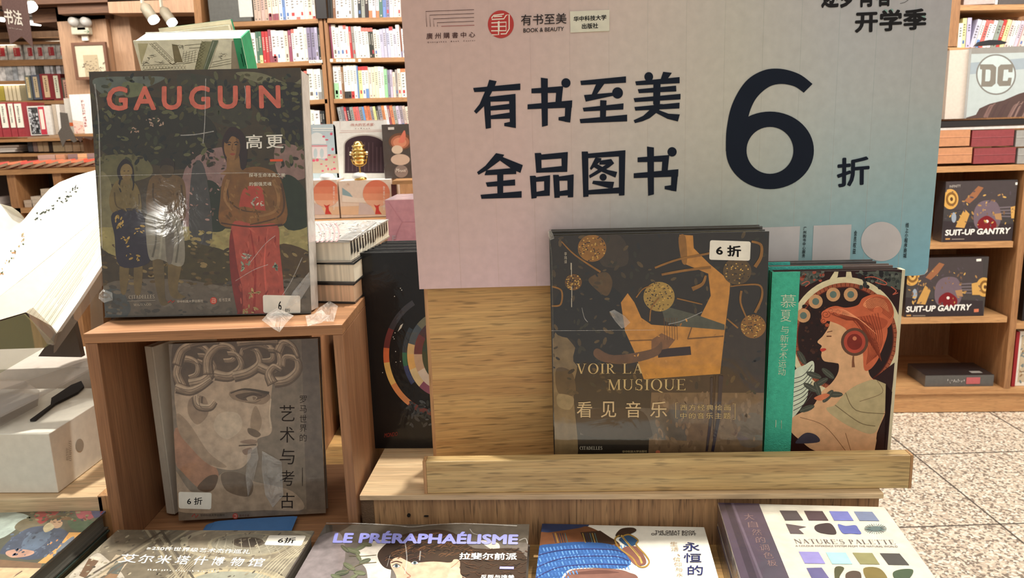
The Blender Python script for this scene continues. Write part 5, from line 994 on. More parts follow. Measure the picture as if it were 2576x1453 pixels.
P.dabs([tune(c) for c in ((82, 76, 66), (100, 92, 80), (70, 66, 60))], (90, 1190, 1240, 1385), 130, 18, ang=5)
P.dabs([tune(c) for c in ((150, 120, 112), (112, 90, 84), (86, 70, 62))], (550, 470, 860, 860), 50, 10); P.dabs([(168, 140, 120)], (320, 280, 420, 320), 12, 8); P.dabs([(160, 130, 110)], (230, 330, 290, 360), 8, 7)
# three plain standing figures in wraps, a generic tropical scene
A(P, [('s', (104, 90, 58), [(150, 640), (200, 615), (265, 640), (295, 720), (285, 820), (150, 810), (120, 730)]), ('s', (46, 38, 34), [(165, 560), (205, 505), (250, 540), (258, 620), (240, 600), (180, 620)]), ('e', (116, 98, 64), (216, 578, 34, 46, 20)),
 ('s', (98, 84, 56), [(180, 1090), (230, 1090), (215, 1240), (185, 1240)]), ('s', (98, 84, 56), [(260, 1090), (305, 1090), (295, 1245), (262, 1245)]),
 ('s', (50, 46, 54), [(140, 805), (290, 790), (335, 950), (340, 1080), (180, 1098), (150, 930)]), ('s', (96, 76, 52), [(345, 620), (440, 590), (530, 620), (545, 760), (520, 850), (340, 820)]), ('e', (70, 60, 46), (440, 560, 42, 52, 20)),
 ('s', (90, 78, 54), [(360, 1060), (420, 1070), (430, 1270), (455, 1300), (400, 1300)]), ('s', (98, 84, 56), [(450, 1070), (520, 1080), (500, 1230), (545, 1270), (460, 1260)]),
 ('s', (122, 118, 104), [(330, 810), (430, 800), (510, 830), (540, 1000), (520, 1100), (400, 1060), (345, 1060), (325, 930)]), ('s', (96, 90, 80), [(440, 810), (480, 900), (470, 1070), (440, 1070), (430, 900)]),
 ('s', (108, 76, 46), [(760, 600), (860, 560), (960, 550), (1060, 600), (1100, 740), (1090, 850), (900, 880), (740, 870), (735, 740)]), ('s', (52, 40, 34), [(745, 420), (790, 330), (860, 360), (885, 470), (850, 560), (780, 540)]), ('e', (122, 88, 56), (800, 440, 44, 74, 24)),
 ('s', (152, 66, 54), [(860, 680), (960, 660), (985, 780), (1000, 880), (850, 860)]), ('s', (116, 80, 48), [(740, 800), (860, 770), (960, 790), (1090, 800), (1080, 870), (900, 870), (760, 860)]),
 ('s', (150, 72, 60), [(815, 850), (930, 870), (1050, 870), (1065, 1000), (1085, 1200), (1090, 1420), (840, 1420), (850, 1250), (800, 1120), (790, 960)]), ('s', (110, 46, 42), [(800, 900), (830, 1100), (860, 1250), (850, 1420), (800, 1200), (785, 1000)]), ('l', (132, 52, 46), [(900, 880), (930, 1100), (920, 1380)], (6, 16), 1), ('l', (176, 84, 70), [(1000, 890), (980, 1100), (1010, 1380)], (5, 14), 1)])
A(P, [('s', (118, 88, 56), [(775, 490), (835, 480), (850, 560), (880, 585), (740, 590), (770, 560)]), ('e', (126, 92, 60), (802, 440, 44, 72, 26)), ('s', (100, 72, 46), [(822, 385), (845, 420), (840, 480), (815, 512), (826, 450)]), ('s', (50, 38, 32), [(760, 400), (790, 352), (845, 372), (858, 430), (840, 400), (800, 380), (772, 420)]),
 ('l', (52, 40, 32), [(772, 418), (786, 412), (796, 416)], 5, 1), ('l', (52, 40, 32), [(812, 416), (824, 411), (836, 416)], 5, 1), ('e', (44, 34, 30), (785, 426, 8, 4, 10)), ('e', (44, 34, 30), (823, 426, 8, 4, 10)), ('l', (92, 64, 42), [(806, 420), (800, 452), (810, 458)], (3, 6), 1), ('s', (128, 66, 52), [(788, 478), (804, 473), (820, 478), (804, 486)]), ('s', (50, 40, 34), [(848, 460), (884, 440), (880, 540), (858, 566), (846, 530)]),
 ('l', (76, 56, 38), [(770, 640), (790, 740), (860, 790), (960, 800)], (10, 5), 1), ('l', (76, 56, 38), [(1075, 640), (1090, 760), (1050, 830), (900, 870)], (14, 6), 1), ('l', (134, 100, 64), [(780, 620), (760, 720), (800, 790)], (20, 8), 1), ('l', (130, 96, 60), [(1030, 620), (1060, 720), (1030, 800), (900, 830)], (22, 10), 1), ('l', (70, 50, 36), [(740, 860), (900, 880), (1080, 868)], 8, 1),
 ('s', (110, 92, 60), [(205, 605), (228, 605), (236, 640), (196, 640)]), ('l', (44, 36, 32), [(188, 600), (176, 650), (186, 690)], (14, 6), 1), ('l', (44, 36, 32), [(246, 590), (256, 640), (250, 680)], (12, 5), 1), ('l', (56, 44, 34), [(200, 572), (210, 572)], 4), ('l', (56, 44, 34), [(222, 572), (232, 572)], 4), ('l', (110, 64, 50), [(210, 598), (222, 598)], 4), ('l', (76, 64, 42), [(150, 690), (165, 770), (250, 790)], (8, 4), 1), ('l', (76, 64, 42), [(285, 700), (280, 770), (200, 790)], (8, 4), 1),
 ('s', (50, 44, 38), [(402, 560), (410, 515), (445, 500), (480, 520), (482, 570), (470, 545), (420, 540)]), ('l', (70, 56, 40), [(365, 640), (370, 740), (440, 790)], (10, 5), 1), ('l', (70, 56, 40), [(520, 650), (525, 760), (470, 800)], (10, 5), 1), ('l', (88, 84, 74), [(370, 830), (380, 950), (360, 1050)], (5, 12), 1), ('l', (138, 134, 118), [(420, 830), (410, 960), (400, 1060)], (6, 14), 1), ('l', (90, 86, 74), [(490, 860), (505, 960), (490, 1080)], (5, 12), 1)])
P.dabs([tune(c) for c in ((124, 92, 56), (92, 66, 40), (112, 82, 50))], (760, 620, 1070, 850), 60, 14, asp=3, ang=60); P.dabs([tune(c) for c in ((140, 62, 50), (162, 82, 68), (128, 52, 46))], (830, 900, 1060, 1370), 70, 16, asp=4, ang=85); P.dabs([tune(c) for c in ((112, 98, 66), (90, 76, 50))], (160, 650, 285, 800), 24, 10, asp=3, ang=70); P.dabs([tune(c) for c in ((104, 82, 56), (84, 66, 46))], (360, 620, 525, 810), 26, 12, asp=3, ang=70)
for x, y, q in ((180, 850, 26), (285, 900, 26), (200, 960, 30), (250, 1045, 34), (180, 870, 20)): P.dabs([tune((150, 124, 66)), tune((168, 140, 80))], (x-q, y-q, x+q, y+q), 7, 11)
for x, y, q, c in ((945, 740, 34, (186, 178, 160)), (880, 1045, 22, (170, 164, 150)), (930, 1250, 40, (176, 148, 100)), (880, 1100, 26, (130, 140, 120)), (900, 1340, 40, (184, 156, 104)), (1050, 1100, 22, (120, 132, 116)), (1020, 1340, 40, (182, 152, 96))): P.dabs([tune(c), tune(tuple(v*.85 for v in c))], (x-q, y-q*.7, x+q, y+q*.7), 9, 13, asp=2.6)
P.build('cover_picture', 'wrap', g)
lettering(g, P, 'GAUGUIN', ((105, 240), (1072, 226), (1068, 96), (108, 104)), (200, 98, 76), y=-.0024, bold=.03, csp=1.35, name='title_lettering', mat='wrap')
lettering(g, P, '高更', ((878, 450), (1088, 446), (1084, 366), (878, 372)), (226, 220, 206), y=-.0024, bold=.012, csp=1.25, name='title_lettering', mat='wrap')
MB().box(P.L((1012, 520))[0], P.L((1082, 510))[0], ym(GF, -.0026), ym(GF, -.0024), P.L((1012, 520))[1], P.L((1082, 506))[1], (214, 96, 70)).build('title_rule', 'ink', g, GF)
lettering(g, P, '探寻生命本真之美', ((895, 606), (1096, 606), (1096, 584), (895, 584)), (216, 208, 188), y=-.0024, name='subtitle_lettering', bold=.008); lettering(g, P, '的倔强灵魂', ((897, 656), (1020, 654), (1020, 632), (897, 634)), (216, 208, 188), y=-.0024, name='subtitle_lettering', bold=.008)
lettering(g, P, 'CITADELLES', ((230, 1280), (372, 1277), (372, 1256), (230, 1260)), (206, 196, 176), y=-.0024, serif=True, name='publisher_lettering'); lettering(g, P, 'MAZENOD', ((257, 1320), (354, 1317), (354, 1303), (257, 1306)), (200, 190, 170), y=-.0024, serif=True, name='publisher_lettering')
MB().box(P.L((222, 1292))[0], P.L((378, 1290))[0], ym(GF, -.0026), ym(GF, -.0024), P.L((222, 1292))[1], P.L((222, 1290))[1], (170, 160, 145)).build('rule', 'ink', g, GF)
lettering(g, P, '华中科技大学出版社', ((496, 1302), (642, 1298), (642, 1282), (496, 1288)), (200, 190, 172), y=-.0024, name='publisher_lettering', bold=.01); lettering(g, P, '有书至美', ((728, 1296), (794, 1294), (794, 1274), (728, 1276)), (200, 188, 170), y=-.0024, name='publisher_lettering')
Q = Print(GF, 2.2017, 220, 170, y=-.0024); Q.poly((196, 92, 80), ell(698, 1290, 19, 20, 22)); Q.line((220, 200, 180), [(690, 1280), (708, 1280), (708, 1300), (690, 1300), (690, 1290), (706, 1290)], 3); Q.line((170, 80, 70), [(445, 1300), (462, 1288), (470, 1300), (482, 1290)], 5); Q.build('publisher_seal', 'ink', g)
sticker(g, P, ((975, 1357), (1180, 1362), (1180, 1262), (972, 1258)), '6', ((1058, 1342), (1076, 1292)), y=-.0030)
lettering(g, P, '折', ((1094, 1352), (1126, 1352), (1124, 1332), (1094, 1332)), (40, 38, 38), y=-.0038)
MB().box(0.001, gw+.0012, -.0045, .0001, 0, 0.001, (60, 56, 48)).build('wrap_edge', 'wrap', g, GF)
MB().box(gw-.003, gw+.0004, .003, gt-.003, .003, gh-.003, (206, 200, 192)).build('wrapped_fore_edge', 'wrapc', g, GF)
def crumple(parent, fr, pts, y, col, name='wrap_and_glare', seed=1, amp=.006, n=7):
    """scraps of clear wrap, and one painted reflection: a small creased sheet over the outline pts"""
    y = ym(fr, y); rnd = random.Random(seed); c = (sum(p[0] for p in pts)/len(pts), sum(p[1] for p in pts)/len(pts)); mb = MB()
    rings = [[(c[0]+(p[0]-c[0])*s, y-rnd.uniform(0, amp), c[1]+(p[1]-c[1])*s) for p in pts] for s in (.35, .7, 1)]
    ce = (c[0], y-amp, c[1]); N = len(pts)
    for i in range(N):
        j = (i+1) % N; mb.face([ce, rings[0][i], rings[0][j]], col)
        for a, b in ((0, 1), (1, 2)): mb.face([rings[a][i], rings[b][i], rings[b][j]], col); mb.face([rings[a][i], rings[b][j], rings[a][j]], col)
    return mb.build(name, 'film', parent, fr)
crumple(g, GF, [P.L(p) for p in ((1090, 1340), (1140, 1240), (1230, 1130), (1236, 1200), (1180, 1290))], -.0042, (236, 234, 228), seed=2, amp=.002)
crumple(g, GF, [P.L(p) for p in ((68, 1250), (90, 1225), (140, 1245), (150, 1285), (100, 1300), (70, 1275))], -.0026, (230, 228, 220), seed=4, amp=.004)
def glint(root, fr, k_, ox, oy, y, pts, w_): Q = Print(fr, k_, ox, oy, y=y); Q.line((236, 232, 224), pts, w_, 1); Q.build('wrap_glint', 'film', root)  # pale translucent strip, a painted highlight along a crinkle in the wrap
for pts, w_ in (([(515, 375), (600, 370), (700, 352)], 6), ([(45, 600), (400, 592), (860, 582), (1100, 590)], 3), ([(870, 100), (876, 150), (872, 200)], 4), ([(40, 90), (62, 300), (70, 600), (80, 1000)], 7), ([(655, 60), (650, 300), (640, 420)], 5), ([(900, 1080), (980, 980), (1040, 930)], 4), ([(1190, 1050), (1130, 1180), (1080, 1260)], 4), ([(820, 1180), (920, 1120), (1000, 1090)], 4)): glint(g, GF, 2.2017, 220, 170, -.0030, pts, w_)
TF = Fr((GF.o.x, .93, TZ+BH+.0004), 0, 90)
for k, (pts, sd) in enumerate((([(690, 842), (660, 820), (664, 800), (700, 790), (740, 800), (730, 830), (706, 852)], 5), ([(775, 835), (770, 812), (800, 790), (830, 770), (852, 790), (840, 815), (810, 830)], 6))):
    l = [TF.uv(*p, -.001) for p in pts]; o = crumple(None, TF, l, -.0005, (236, 230, 220), 'wrap_scrap', sd, .014); tag(o, ['torn clear wrap curling over the front edge of the wooden cube', 'torn clear wrap lying at the right of the wooden cube top'][k], 'plastic')

# ---- book with lattice drawing and green spine, leaning forward behind
EF0 = Fr((-.513, 1.151, 1.539), -.9, -20.8, .59); down = EF0.R @ Vector((0, 0, 1)); EF = Fr(Vector((-.513, 1.151, 1.539))-down*.30, -.9, -20.8, .59)
ew, eh = .15, .30+.0455; e = book('standing_book', EF, ew, eh, .045, 'book with a grey lattice drawing and green spine leaning behind the orange-red titled book', (186, 184, 164), (52, 140, 96), page=(246, 244, 236), mat='cover', spine_side='R', inset=.0008)
TG[:] = [1.75, .008]
P = Print(EF, 7.576, 320, 30, (0, ew*.935, 0, eh), y=-.0004)
A(P, [('p', (172, 170, 150), [(0, 500), (2400, 400), (2400, 1300), (0, 1300)]), ('p', (140, 136, 108), [(200, 600), (400, 600), (270, 1000)]), ('p', (96, 90, 70), [(850, 610), (960, 630), (1060, 960), (900, 960)]), ('p', (112, 112, 88), [(1420, 560), (1650, 560), (1460, 1110), (1290, 1110)]), ('p', (82, 92, 76), [(1620, 540), (1740, 540), (1530, 1110), (1440, 1110)]), ('p', (120, 112, 96), [(1990, 560), (2060, 520), (2160, 1120), (1980, 1120)])])
ln = (92, 88, 66)
for off in (0, 30, 90, 118): P.line(ln, [(420+off, 600-off*.2), (800+off*.8, 960-off*.3)], 7)
for k in range(9): P.line(ln, [(430+k*44, 620+k*40), (520+k*40, 600+k*38)], 5); P.line(ln, [(500+k*44, 600+k*40), (470+k*44, 670+k*38)], 5)
for k in range(14): P.line(ln, [(290+k*60, 1020), (340+k*60, 1100)], 5); P.line(ln, [(340+k*60, 1020), (290+k*60, 1100)], 5)
P.line(ln, [(280, 1020), (860, 990)], 8); P.line(ln, [(300, 1110), (880, 1060)], 8)
for k in range(9): x = 1300+k*14; P.line(ln, [(x, 1100-k*60), (x+90, 1040-k*60)], 6); P.line(ln, [(x+90, 1100-k*60), (x, 1030-k*60)], 6)
P.line((150, 156, 140), [(1650, 560), (1460, 1100)], 16); P.line(ln, [(1410, 590), (1290, 1100)], 8); P.line(ln, [(1740, 560), (1560, 1100)], 7)
for k in range(6): P.line(ln, [(1080+k*55, 740), (1040+k*60, 950)], 5); P.line(ln, [(1060, 800+k*40), (1330, 720+k*45)], 5)
P.line(ln, [(1560, 1060), (1990, 980)], 8); P.line(ln, [(1620, 960), (1980, 890)], 8); P.line(ln, [(1630, 1010), (1980, 930)], 6); P.line(ln, [(880, 1000), (1250, 960)], 7); P.line(ln, [(870, 640), (990, 640)], 9); P.line((84, 76, 60), [(800, 960), (860, 1000), (940, 960)], 16)
P.line(ln, [(1090, 640), (1400, 610)], 9); P.line(ln, [(1180, 690), (1400, 680)], 9)
for _ in range(60):
    x, y = random.choice(((420, 880), (480, 840), (360, 960), (1780, 860), (1850, 800), (640, 960), (1050, 660))); P.line((70, 66, 52), [(x+random.gauss(0, 40), y+random.gauss(0, 24)) for _ in range(2)], 4)
P.build('cover_picture', 'cover', e); Q = Print(EF, 7.576, 320, 30, y=-.0006)
MB().box(ew*.93, ew+.0003, -.0008, .0, 0, eh, (52, 146, 100)).build('spine_band', 'cover', e, EF); hyph(e, Q, ((2215, 1090), (2290, 1090), (2180, 560), (2110, 590)), 2, (24, 70, 50), y=-.0011)
of = Fr(EF.w(ew, .046, .02), -28, -14); MB().box(-.16, -.002, 0, .003, 0, .335, (54, 140, 100), {0: (240, 232, 206)}).build('open_cover', 'satin', e, of); MB().box(-.15, -.004, -.006, -.002, .004, .328, (240, 232, 206)).build('loose_leaf', 'satin', e, of)
sf_ = Fr((-.512, 1.20, TZ), 0); t = thing('book_stand', sf_, 'dark block stand supporting the lattice drawing book from below', 'stand'); zl = EF.w(0, 0, 0).z
MB().box(0, .19, .01, .2, 0.0005, zl-TZ-.012, (70, 54, 44)).build('stand_block', 'boxwoodz', t, sf_)

TG[:] = [1.22, .022]
# ---- stone head book inside the cube
DF = Fr((-.4048*1.13+.004, .966, TZ+.0222), 3.5, 8.5, .6); dw, dh = .17*1.128, 0
DFz = DF.uv(811, 850)[1]; dh = min(DFz, .262)
x1 = DF.uv(811, 1100)[0]; x0 = DF.uv(438, 1100)[0]; DF = Fr(DF.w(x0, 0, 0), 3.5, 8.5, .6); dw = x1-x0
d = book('sculpture_book', DF, dw, dh, .02, 'grey-brown book with a carved stone head in profile inside the wooden cube', (128, 114, 98), (112, 98, 84), mat='wrap')
P = Print(DF, 2.159, 200, 780, (0, dw, 0, dh), y=-.0004)
st1, st2, st3 = (178, 156, 132), (150, 130, 108), (98, 82, 66)
A(P, [('p', (126, 112, 96), [(400, 0), (1500, 0), (1500, 1300), (400, 1300)]), ('p', (108, 96, 84), [(1200, 0), (1500, 0), (1500, 1300), (1240, 1300)]), ('p', (116, 102, 88), [(400, 1080), (1500, 1080), (1500, 1300), (400, 1300)]),
 ('s', (158, 138, 116), [(505, 860), (600, 980), (700, 1000), (780, 880), (950, 930), (1150, 980), (1215, 1080), (1000, 1085), (505, 1085)]), ('s', (112, 96, 80), [(770, 890), (860, 880), (940, 930), (920, 1010), (800, 980)]),
 ('s', (158, 118, 92), [(520, 640), (620, 700), (740, 850), (750, 920), (700, 980), (640, 960), (560, 880), (520, 820)]), ('s', (96, 76, 60), [(640, 960), (700, 900), (752, 900), (730, 970), (680, 985)]),
 ('s', st1, [(520, 420), (640, 330), (820, 340), (1000, 300), (1045, 380), (1040, 470), (1035, 560), (1046, 640), (1030, 676), (985, 690), (965, 705), (968, 735), (935, 765), (925, 805), (880, 855), (800, 866), (700, 835), (610, 740), (545, 640)]),
 ('s', (154, 132, 108), [(530, 560), (600, 620), (700, 770), (800, 850), (700, 835), (600, 740), (540, 660)]), ('s', (142, 120, 98), [(820, 440), (940, 430), (1035, 460), (1000, 510), (900, 500), (830, 480)]),
 ('s', (96, 78, 62), [(846, 462), (900, 448), (960, 446), (1020, 456), (990, 478), (930, 490), (880, 486)]), ('s', (160, 140, 116), [(908, 474), (945, 464), (966, 474), (944, 492), (915, 490)]), ('s', (120, 100, 80), [(940, 470), (960, 474), (946, 488)]), ('l', (74, 58, 46), [(890, 476), (940, 456), (990, 464)], (3, 7), 1), ('l', (112, 92, 74), [(900, 498), (950, 502), (985, 486)], 4, 1), ('l', (196, 176, 150), [(1040, 480), (1032, 570), (1040, 640)], (5, 10), 1), ('s', (150, 128, 104), [(960, 520), (990, 600), (970, 660), (930, 640), (935, 560)]), ('s', (190, 170, 146), [(760, 560), (860, 560), (880, 640), (800, 700), (730, 640)]), ('s', (184, 162, 138), [(830, 770), (900, 780), (890, 830), (830, 840)]), ('s', (146, 124, 102), [(600, 480), (680, 470), (700, 560), (640, 620), (590, 560)]), ('l', (80, 66, 52), [(820, 450), (900, 428), (1030, 450)], (6, 16), 1),
 ('s', (110, 92, 74), [(915, 640), (960, 650), (985, 675), (960, 690), (920, 670)]), ('s', (142, 118, 98), [(870, 715), (930, 700), (968, 712), (940, 728)]), ('s', (134, 110, 92), [(885, 760), (930, 745), (935, 768), (900, 785)]), ('l', (92, 76, 60), [(865, 735), (960, 730)], 7),
 ('s', st3, [(510, 170), (640, 160), (900, 165), (1130, 170), (1190, 280), (1170, 380), (1060, 400), (980, 320), (880, 370), (740, 360), (640, 430), (520, 420)])])
for pts in ([(560, 420), (530, 340), (570, 270), (640, 290), (640, 350), (600, 370)], [(530, 300), (560, 220), (640, 190), (700, 230), (690, 290), (650, 280)], [(600, 400), (680, 380), (730, 320), (700, 260), (650, 250)], [(700, 350), (700, 260), (760, 200), (830, 210), (840, 270), (790, 280)],
            [(740, 350), (820, 360), (880, 310), (860, 250), (810, 240)], [(840, 360), (920, 340), (980, 290), (960, 220), (900, 210), (880, 250)], [(880, 200), (960, 180), (1040, 210), (1050, 270), (1000, 280)], [(980, 310), (1040, 330), (1090, 300), (1080, 230), (1030, 220)],
            [(1060, 390), (1130, 380), (1185, 330), (1180, 270), (1120, 260), (1110, 310)], [(1080, 230), (1110, 180), (1160, 200), (1190, 260)], [(640, 470), (650, 520), (710, 530), (740, 500)], [(530, 420), (600, 440), (660, 420), (720, 380)], [(1050, 400), (1030, 350), (1060, 310), (1100, 330)], [(600, 180), (680, 170), (760, 175)], [(860, 175), (960, 170), (1080, 175)]):
    for off, wd, c in ((0, 64, st3), (-5, 50, (134, 114, 94)), (-11, 34, (166, 144, 120)), (-15, 14, (190, 168, 142))): P.line(tune(c), [(x+off*.6, y+off) for x, y in pts], (wd, wd*.35), 1)
    for o_ in (-10, 9): P.line(tune(st3), [(x+o_, y+o_*.7) for x, y in pts], (3, 2), 1)
P.build('cover_picture', 'wrap', d)
for s_, q in (('艺', ((1088, 602), (1168, 515))), ('术', ((1088, 718), (1168, 632))), ('与', ((1088, 836), (1168, 752))), ('考', ((1088, 952), (1168, 868))), ('古', ((1088, 1075), (1168, 990)))): lettering(d, P, s_, q, (44, 36, 32), y=-.0024, name='title_lettering', bold=-.003)
for i, s_ in enumerate('罗马世界的'): lettering(d, P, s_, ((1196, 503+i*52), (1234, 464+i*52)), (50, 42, 38), y=-.0024, name='subtitle_lettering', bold=-.004)
hyph(d, P, ((1206, 975), (1218, 975), (1218, 750), (1206, 750)), 1, (80, 70, 62), y=-.0024)
sticker(d, P, ((540, 1075), (715, 1080), (718, 990), (538, 985)), '6 折', ((585, 1055), (668, 1015)), y=-.0030)
lettering(d, P, '华中科技大学出版社', ((656, 1120), (790, 1117), (790, 1104), (656, 1106)), (70, 60, 54), y=-.0024, bold=.01, name='publisher_lettering'); lettering(d, P, '有书至美', ((868, 1122), (922, 1120), (922, 1106), (868, 1108)), (90, 60, 54), y=-.0024, name='publisher_lettering')
Q = Print(DF, 2.159, 200, 780, y=-.0024); Q.poly((170, 76, 66), ell(846, 1117, 15, 16, 20)); Q.line((200, 180, 160), [(840, 1110), (852, 1110), (852, 1124), (840, 1124)], 3); Q.line((160, 60, 54), [(610, 1120), (625, 1105), (632, 1125), (645, 1110)], 5); Q.build('publisher_seal', 'ink', d)
crumple(d, DF, [P.L(p) for p in ((995, 760), (1100, 820), (1110, 1000), (1050, 1070), (1010, 1000), (990, 860))], -.0032, (232, 228, 220), seed=9, amp=.0035)  # pale sheet standing in for a window reflection on the wrapped cover
crumple(d, DF, [P.L(p) for p in ((915, 760), (965, 730), (975, 800), (935, 960), (918, 1010), (905, 900))], -.0032, (226, 220, 210), seed=11, amp=.0025)
BFk = Fr((atY(414, 1100, .99).x, .99, TZ+.0190), 70, 0); bk = book('pale_book', BFk, .12, .238, .014, 'pale grey book peeking out at the left behind the stone head book', (186, 176, 160), mat='satin')
bs = Fr((DF.o.x+.045, .952, TZ+.0148), 3.5, 0); t = tag(MB().prism([(0, 0), (.105, 0), (.1, .0), (.105, .0)], 0, .01, (0, 0, 0)).build('x', 'satin', None, bs), 'x', 'x'); bpy.data.objects.remove(t)
t = thing('blue_stand', bs, 'small glossy blue plastic stand under the stone head book', 'stand')
MB().prism(smoothc([(.0, .0), (.10, .0), (.108, .003), (.106, .006), (.02, .006), (.002, .004)], 3), -.026, .012, (70, 120, 176)).build('foot', 'satin', t, bs)

# ---- gold-on-dark book and its twin on the easel
KF = Fr((.0482, .945, 1.0367), -4.1, .9, .1); kw = .262; dn = KF.R @ Vector((0, 0, 1)); k0 = (KF.o.z-(RZ+.0226))/dn.z; KF = Fr(KF.o-dn*k0, -4.1, .9, .1); kh = .2794+k0
k = book('music_art_book', KF, kw, kh, .022, 'dark square book with large gold shapes and French serif title on the easel ledge', (46, 42, 38), (40, 36, 32), page=(216, 200, 150), mat='wrap')
KB = Fr(KF.w(-.002, .0235, 0), -4.1, .9, .1); book('music_art_book', KB, kw, kh+.0035, .018, 'second dark square book standing directly behind the gold shape book', (56, 50, 42), (50, 46, 38), page=(216, 200, 150), mat='wrap')
P = Print(KF, 2.3438, 1340, 560, (0, kw, 0, kh), y=-.0004)
gd, gd2, gd3 = (176, 122, 58), (132, 92, 46), (104, 72, 40)
A(P, [('p', (48, 44, 40), [(60, 0), (1500, 0), (1500, 1500), (60, 1500)]), ('s', (62, 54, 46), [(300, 60), (520, 80), (560, 240), (430, 260), (380, 200)]), ('s', (58, 50, 44), [(1140, 640), (1380, 600), (1380, 1000), (1150, 1000)]),
 ('p', (104, 84, 64), [(700, 1000), (1380, 1002), (1360, 1400), (680, 1400)]), ('p', (60, 50, 44), [(640, 830), (1100, 890), (1380, 900), (1380, 1000), (700, 1000)]), ('s', (96, 84, 72), [(1190, 1150), (1340, 1130), (1350, 1300), (1230, 1310)]),
 ('s', (112, 94, 68), [(115, 690), (240, 720), (262, 850), (240, 1000), (262, 1400), (110, 1400)]), ('s', (80, 66, 50), [(140, 860), (230, 880), (250, 1010), (150, 1000)]), ('s', (134, 116, 84), [(150, 1010), (240, 1030), (220, 1100), (150, 1080)]),
 ('p', (84, 76, 68), [(280, 1092), (640, 1090), (905, 1105), (908, 1285), (640, 1268), (280, 1250)]), ('s', (56, 48, 42), [(620, 1100), (700, 1220), (660, 1270), (300, 1250), (300, 1110)]),
 ('s', (38, 36, 36), [(150, 420), (340, 340), (520, 420), (560, 620), (600, 760), (580, 900), (260, 840), (250, 700), (130, 640)]), ('s', (84, 66, 46), [(330, 330), (430, 290), (470, 350), (440, 430), (370, 390)])])
P.dabs([tune(c) for c in ((54, 52, 44), (70, 60, 46), (44, 44, 44), (84, 70, 50))], (105, 70, 1390, 1000), 260, 18)
P.dabs([tune(c) for c in ((120, 98, 76), (92, 74, 58), (110, 90, 70))], (720, 1005, 1360, 1350), 120, 20, ang=90)
A(P, [('p', gd, [(865, 70), (945, 75), (950, 150), (1040, 240), (1165, 345), (1160, 420), (1135, 620), (1105, 890), (655, 922), (600, 760), (545, 640), (520, 470), (560, 415), (600, 470), (640, 560), (700, 600), (850, 612), (985, 560), (1050, 430), (1035, 300), (890, 240), (880, 160)]),
 ('s', gd2, [(860, 90), (900, 80), (910, 230), (880, 230)]), ('p', (78, 78, 66), [(755, 485), (960, 540), (1132, 600), (1132, 632), (860, 610), (780, 580)]), ('p', (50, 36, 28), [(735, 745), (930, 728), (935, 778), (740, 795)]),
 ('l', gd3, [(570, 695), (720, 690)], 7), ('l', gd3, [(912, 684), (1125, 668)], 8), ('l', gd3, [(938, 615), (914, 684)], 7), ('p', (116, 82, 56), [(700, 690), (760, 650), (840, 690), (800, 740), (700, 760)]), ('s', (96, 70, 52), [(380, 740), (480, 780), (700, 745), (760, 700), (740, 780), (560, 830), (420, 820), (360, 780)])])
for i in range(6): P.line(tune((90, 62, 38)), [(775+i*15, 560), (778+i*15, 690)], 3)
P.dabs([tune(c) for c in ((190, 136, 66), (160, 108, 50), (184, 130, 70), (140, 96, 50))], (560, 560, 1130, 900), 10, 10)
for cx, cy, r, c in ((350, 150, 84, gd2), (745, 435, 92, (150, 122, 64)), (1300, 610, 74, gd2), (1205, 285, 84, (84, 68, 46)), (240, 350, 50, gd3)):
    P.poly(tune(c), ell(cx, cy, r, r*.95, 28))
    for _ in range(70): a = random.uniform(0, 6.28); q = r*math.sqrt(random.random())*.92; P.poly(tune(random.choice(((52, 44, 34), (190, 150, 76), (96, 74, 42)))), ell(cx+q*math.cos(a), cy+q*math.sin(a), 5, 4, 6))
for pts, w_ in (([(170, 110), (250, 190), (400, 290)], (6, 12)), ([(720, 265), (860, 215), (1060, 175), (1040, 160)], 12), ([(760, 305), (900, 280), (1050, 262)], 14), ([(850, 445), (1000, 480)], 8), ([(1145, 565), (1210, 620)], 9), ([(115, 375), (170, 400), (165, 480), (110, 490)], 10), ([(745, 440), (700, 500), (690, 580)], 8), ([(1165, 375), (1250, 365), (1340, 370), (1350, 440), (1310, 530)], (6, 16)), ([(1230, 400), (1225, 470), (1260, 560)], (14, 8)), ([(1290, 110), (1345, 130), (1345, 200), (1310, 260)], (12, 22)), ([(940, 390), (1000, 360), (1020, 310)], (26, 12)), ([(610, 440), (650, 390), (700, 370)], 7)): P.line(tune(gd2), pts, w_, 1)
for q in range(6): P.line(tune((60, 46, 40)), [(1070+q*3, 900), (1060+q*2, 1120), (1030+q*9, 1340)], 6, 1) if q in (0, 4) else None
P.line(tune((48, 44, 52)), [(1110, 900), (1095, 1150), (1060, 1345)], (26, 16)); P.line(tune((52, 46, 50)), [(1055, 910), (1050, 1130), (1025, 1345)], (14, 12))
P.build('cover_picture', 'wrap', k)
gl = (206, 178, 124)
lettering(k, P, 'VOIR LA', ((258, 890), (650, 888), (650, 826), (258, 828)), gl, y=-.0024, serif=True, name='title_lettering', mat='ink')
lettering(k, P, 'MUSIQUE', ((442, 998), (900, 1000), (900, 918), (442, 920)), gl, y=-.0024, serif=True, name='title_lettering', mat='ink')
for s_, x in (('看', 260), ('见', 402), ('音', 548), ('乐', 692)): lettering(k, P, s_, ((x, 1146), (x+90 if s_ != '乐' else x+100, 1052)), (214, 186, 140), y=-.0024, name='title_lettering', bold=.004)
lettering(k, P, '西方经典绘画', ((870, 1104), (1166, 1104), (1166, 1070), (870, 1070)), gl, y=-.0024, csp=1.25, name='subtitle_lettering'); lettering(k, P, '中的音乐主题', ((870, 1152), (1166, 1154), (1166, 1118), (870, 1118)), gl, y=-.0024, csp=1.25, name='subtitle_lettering')
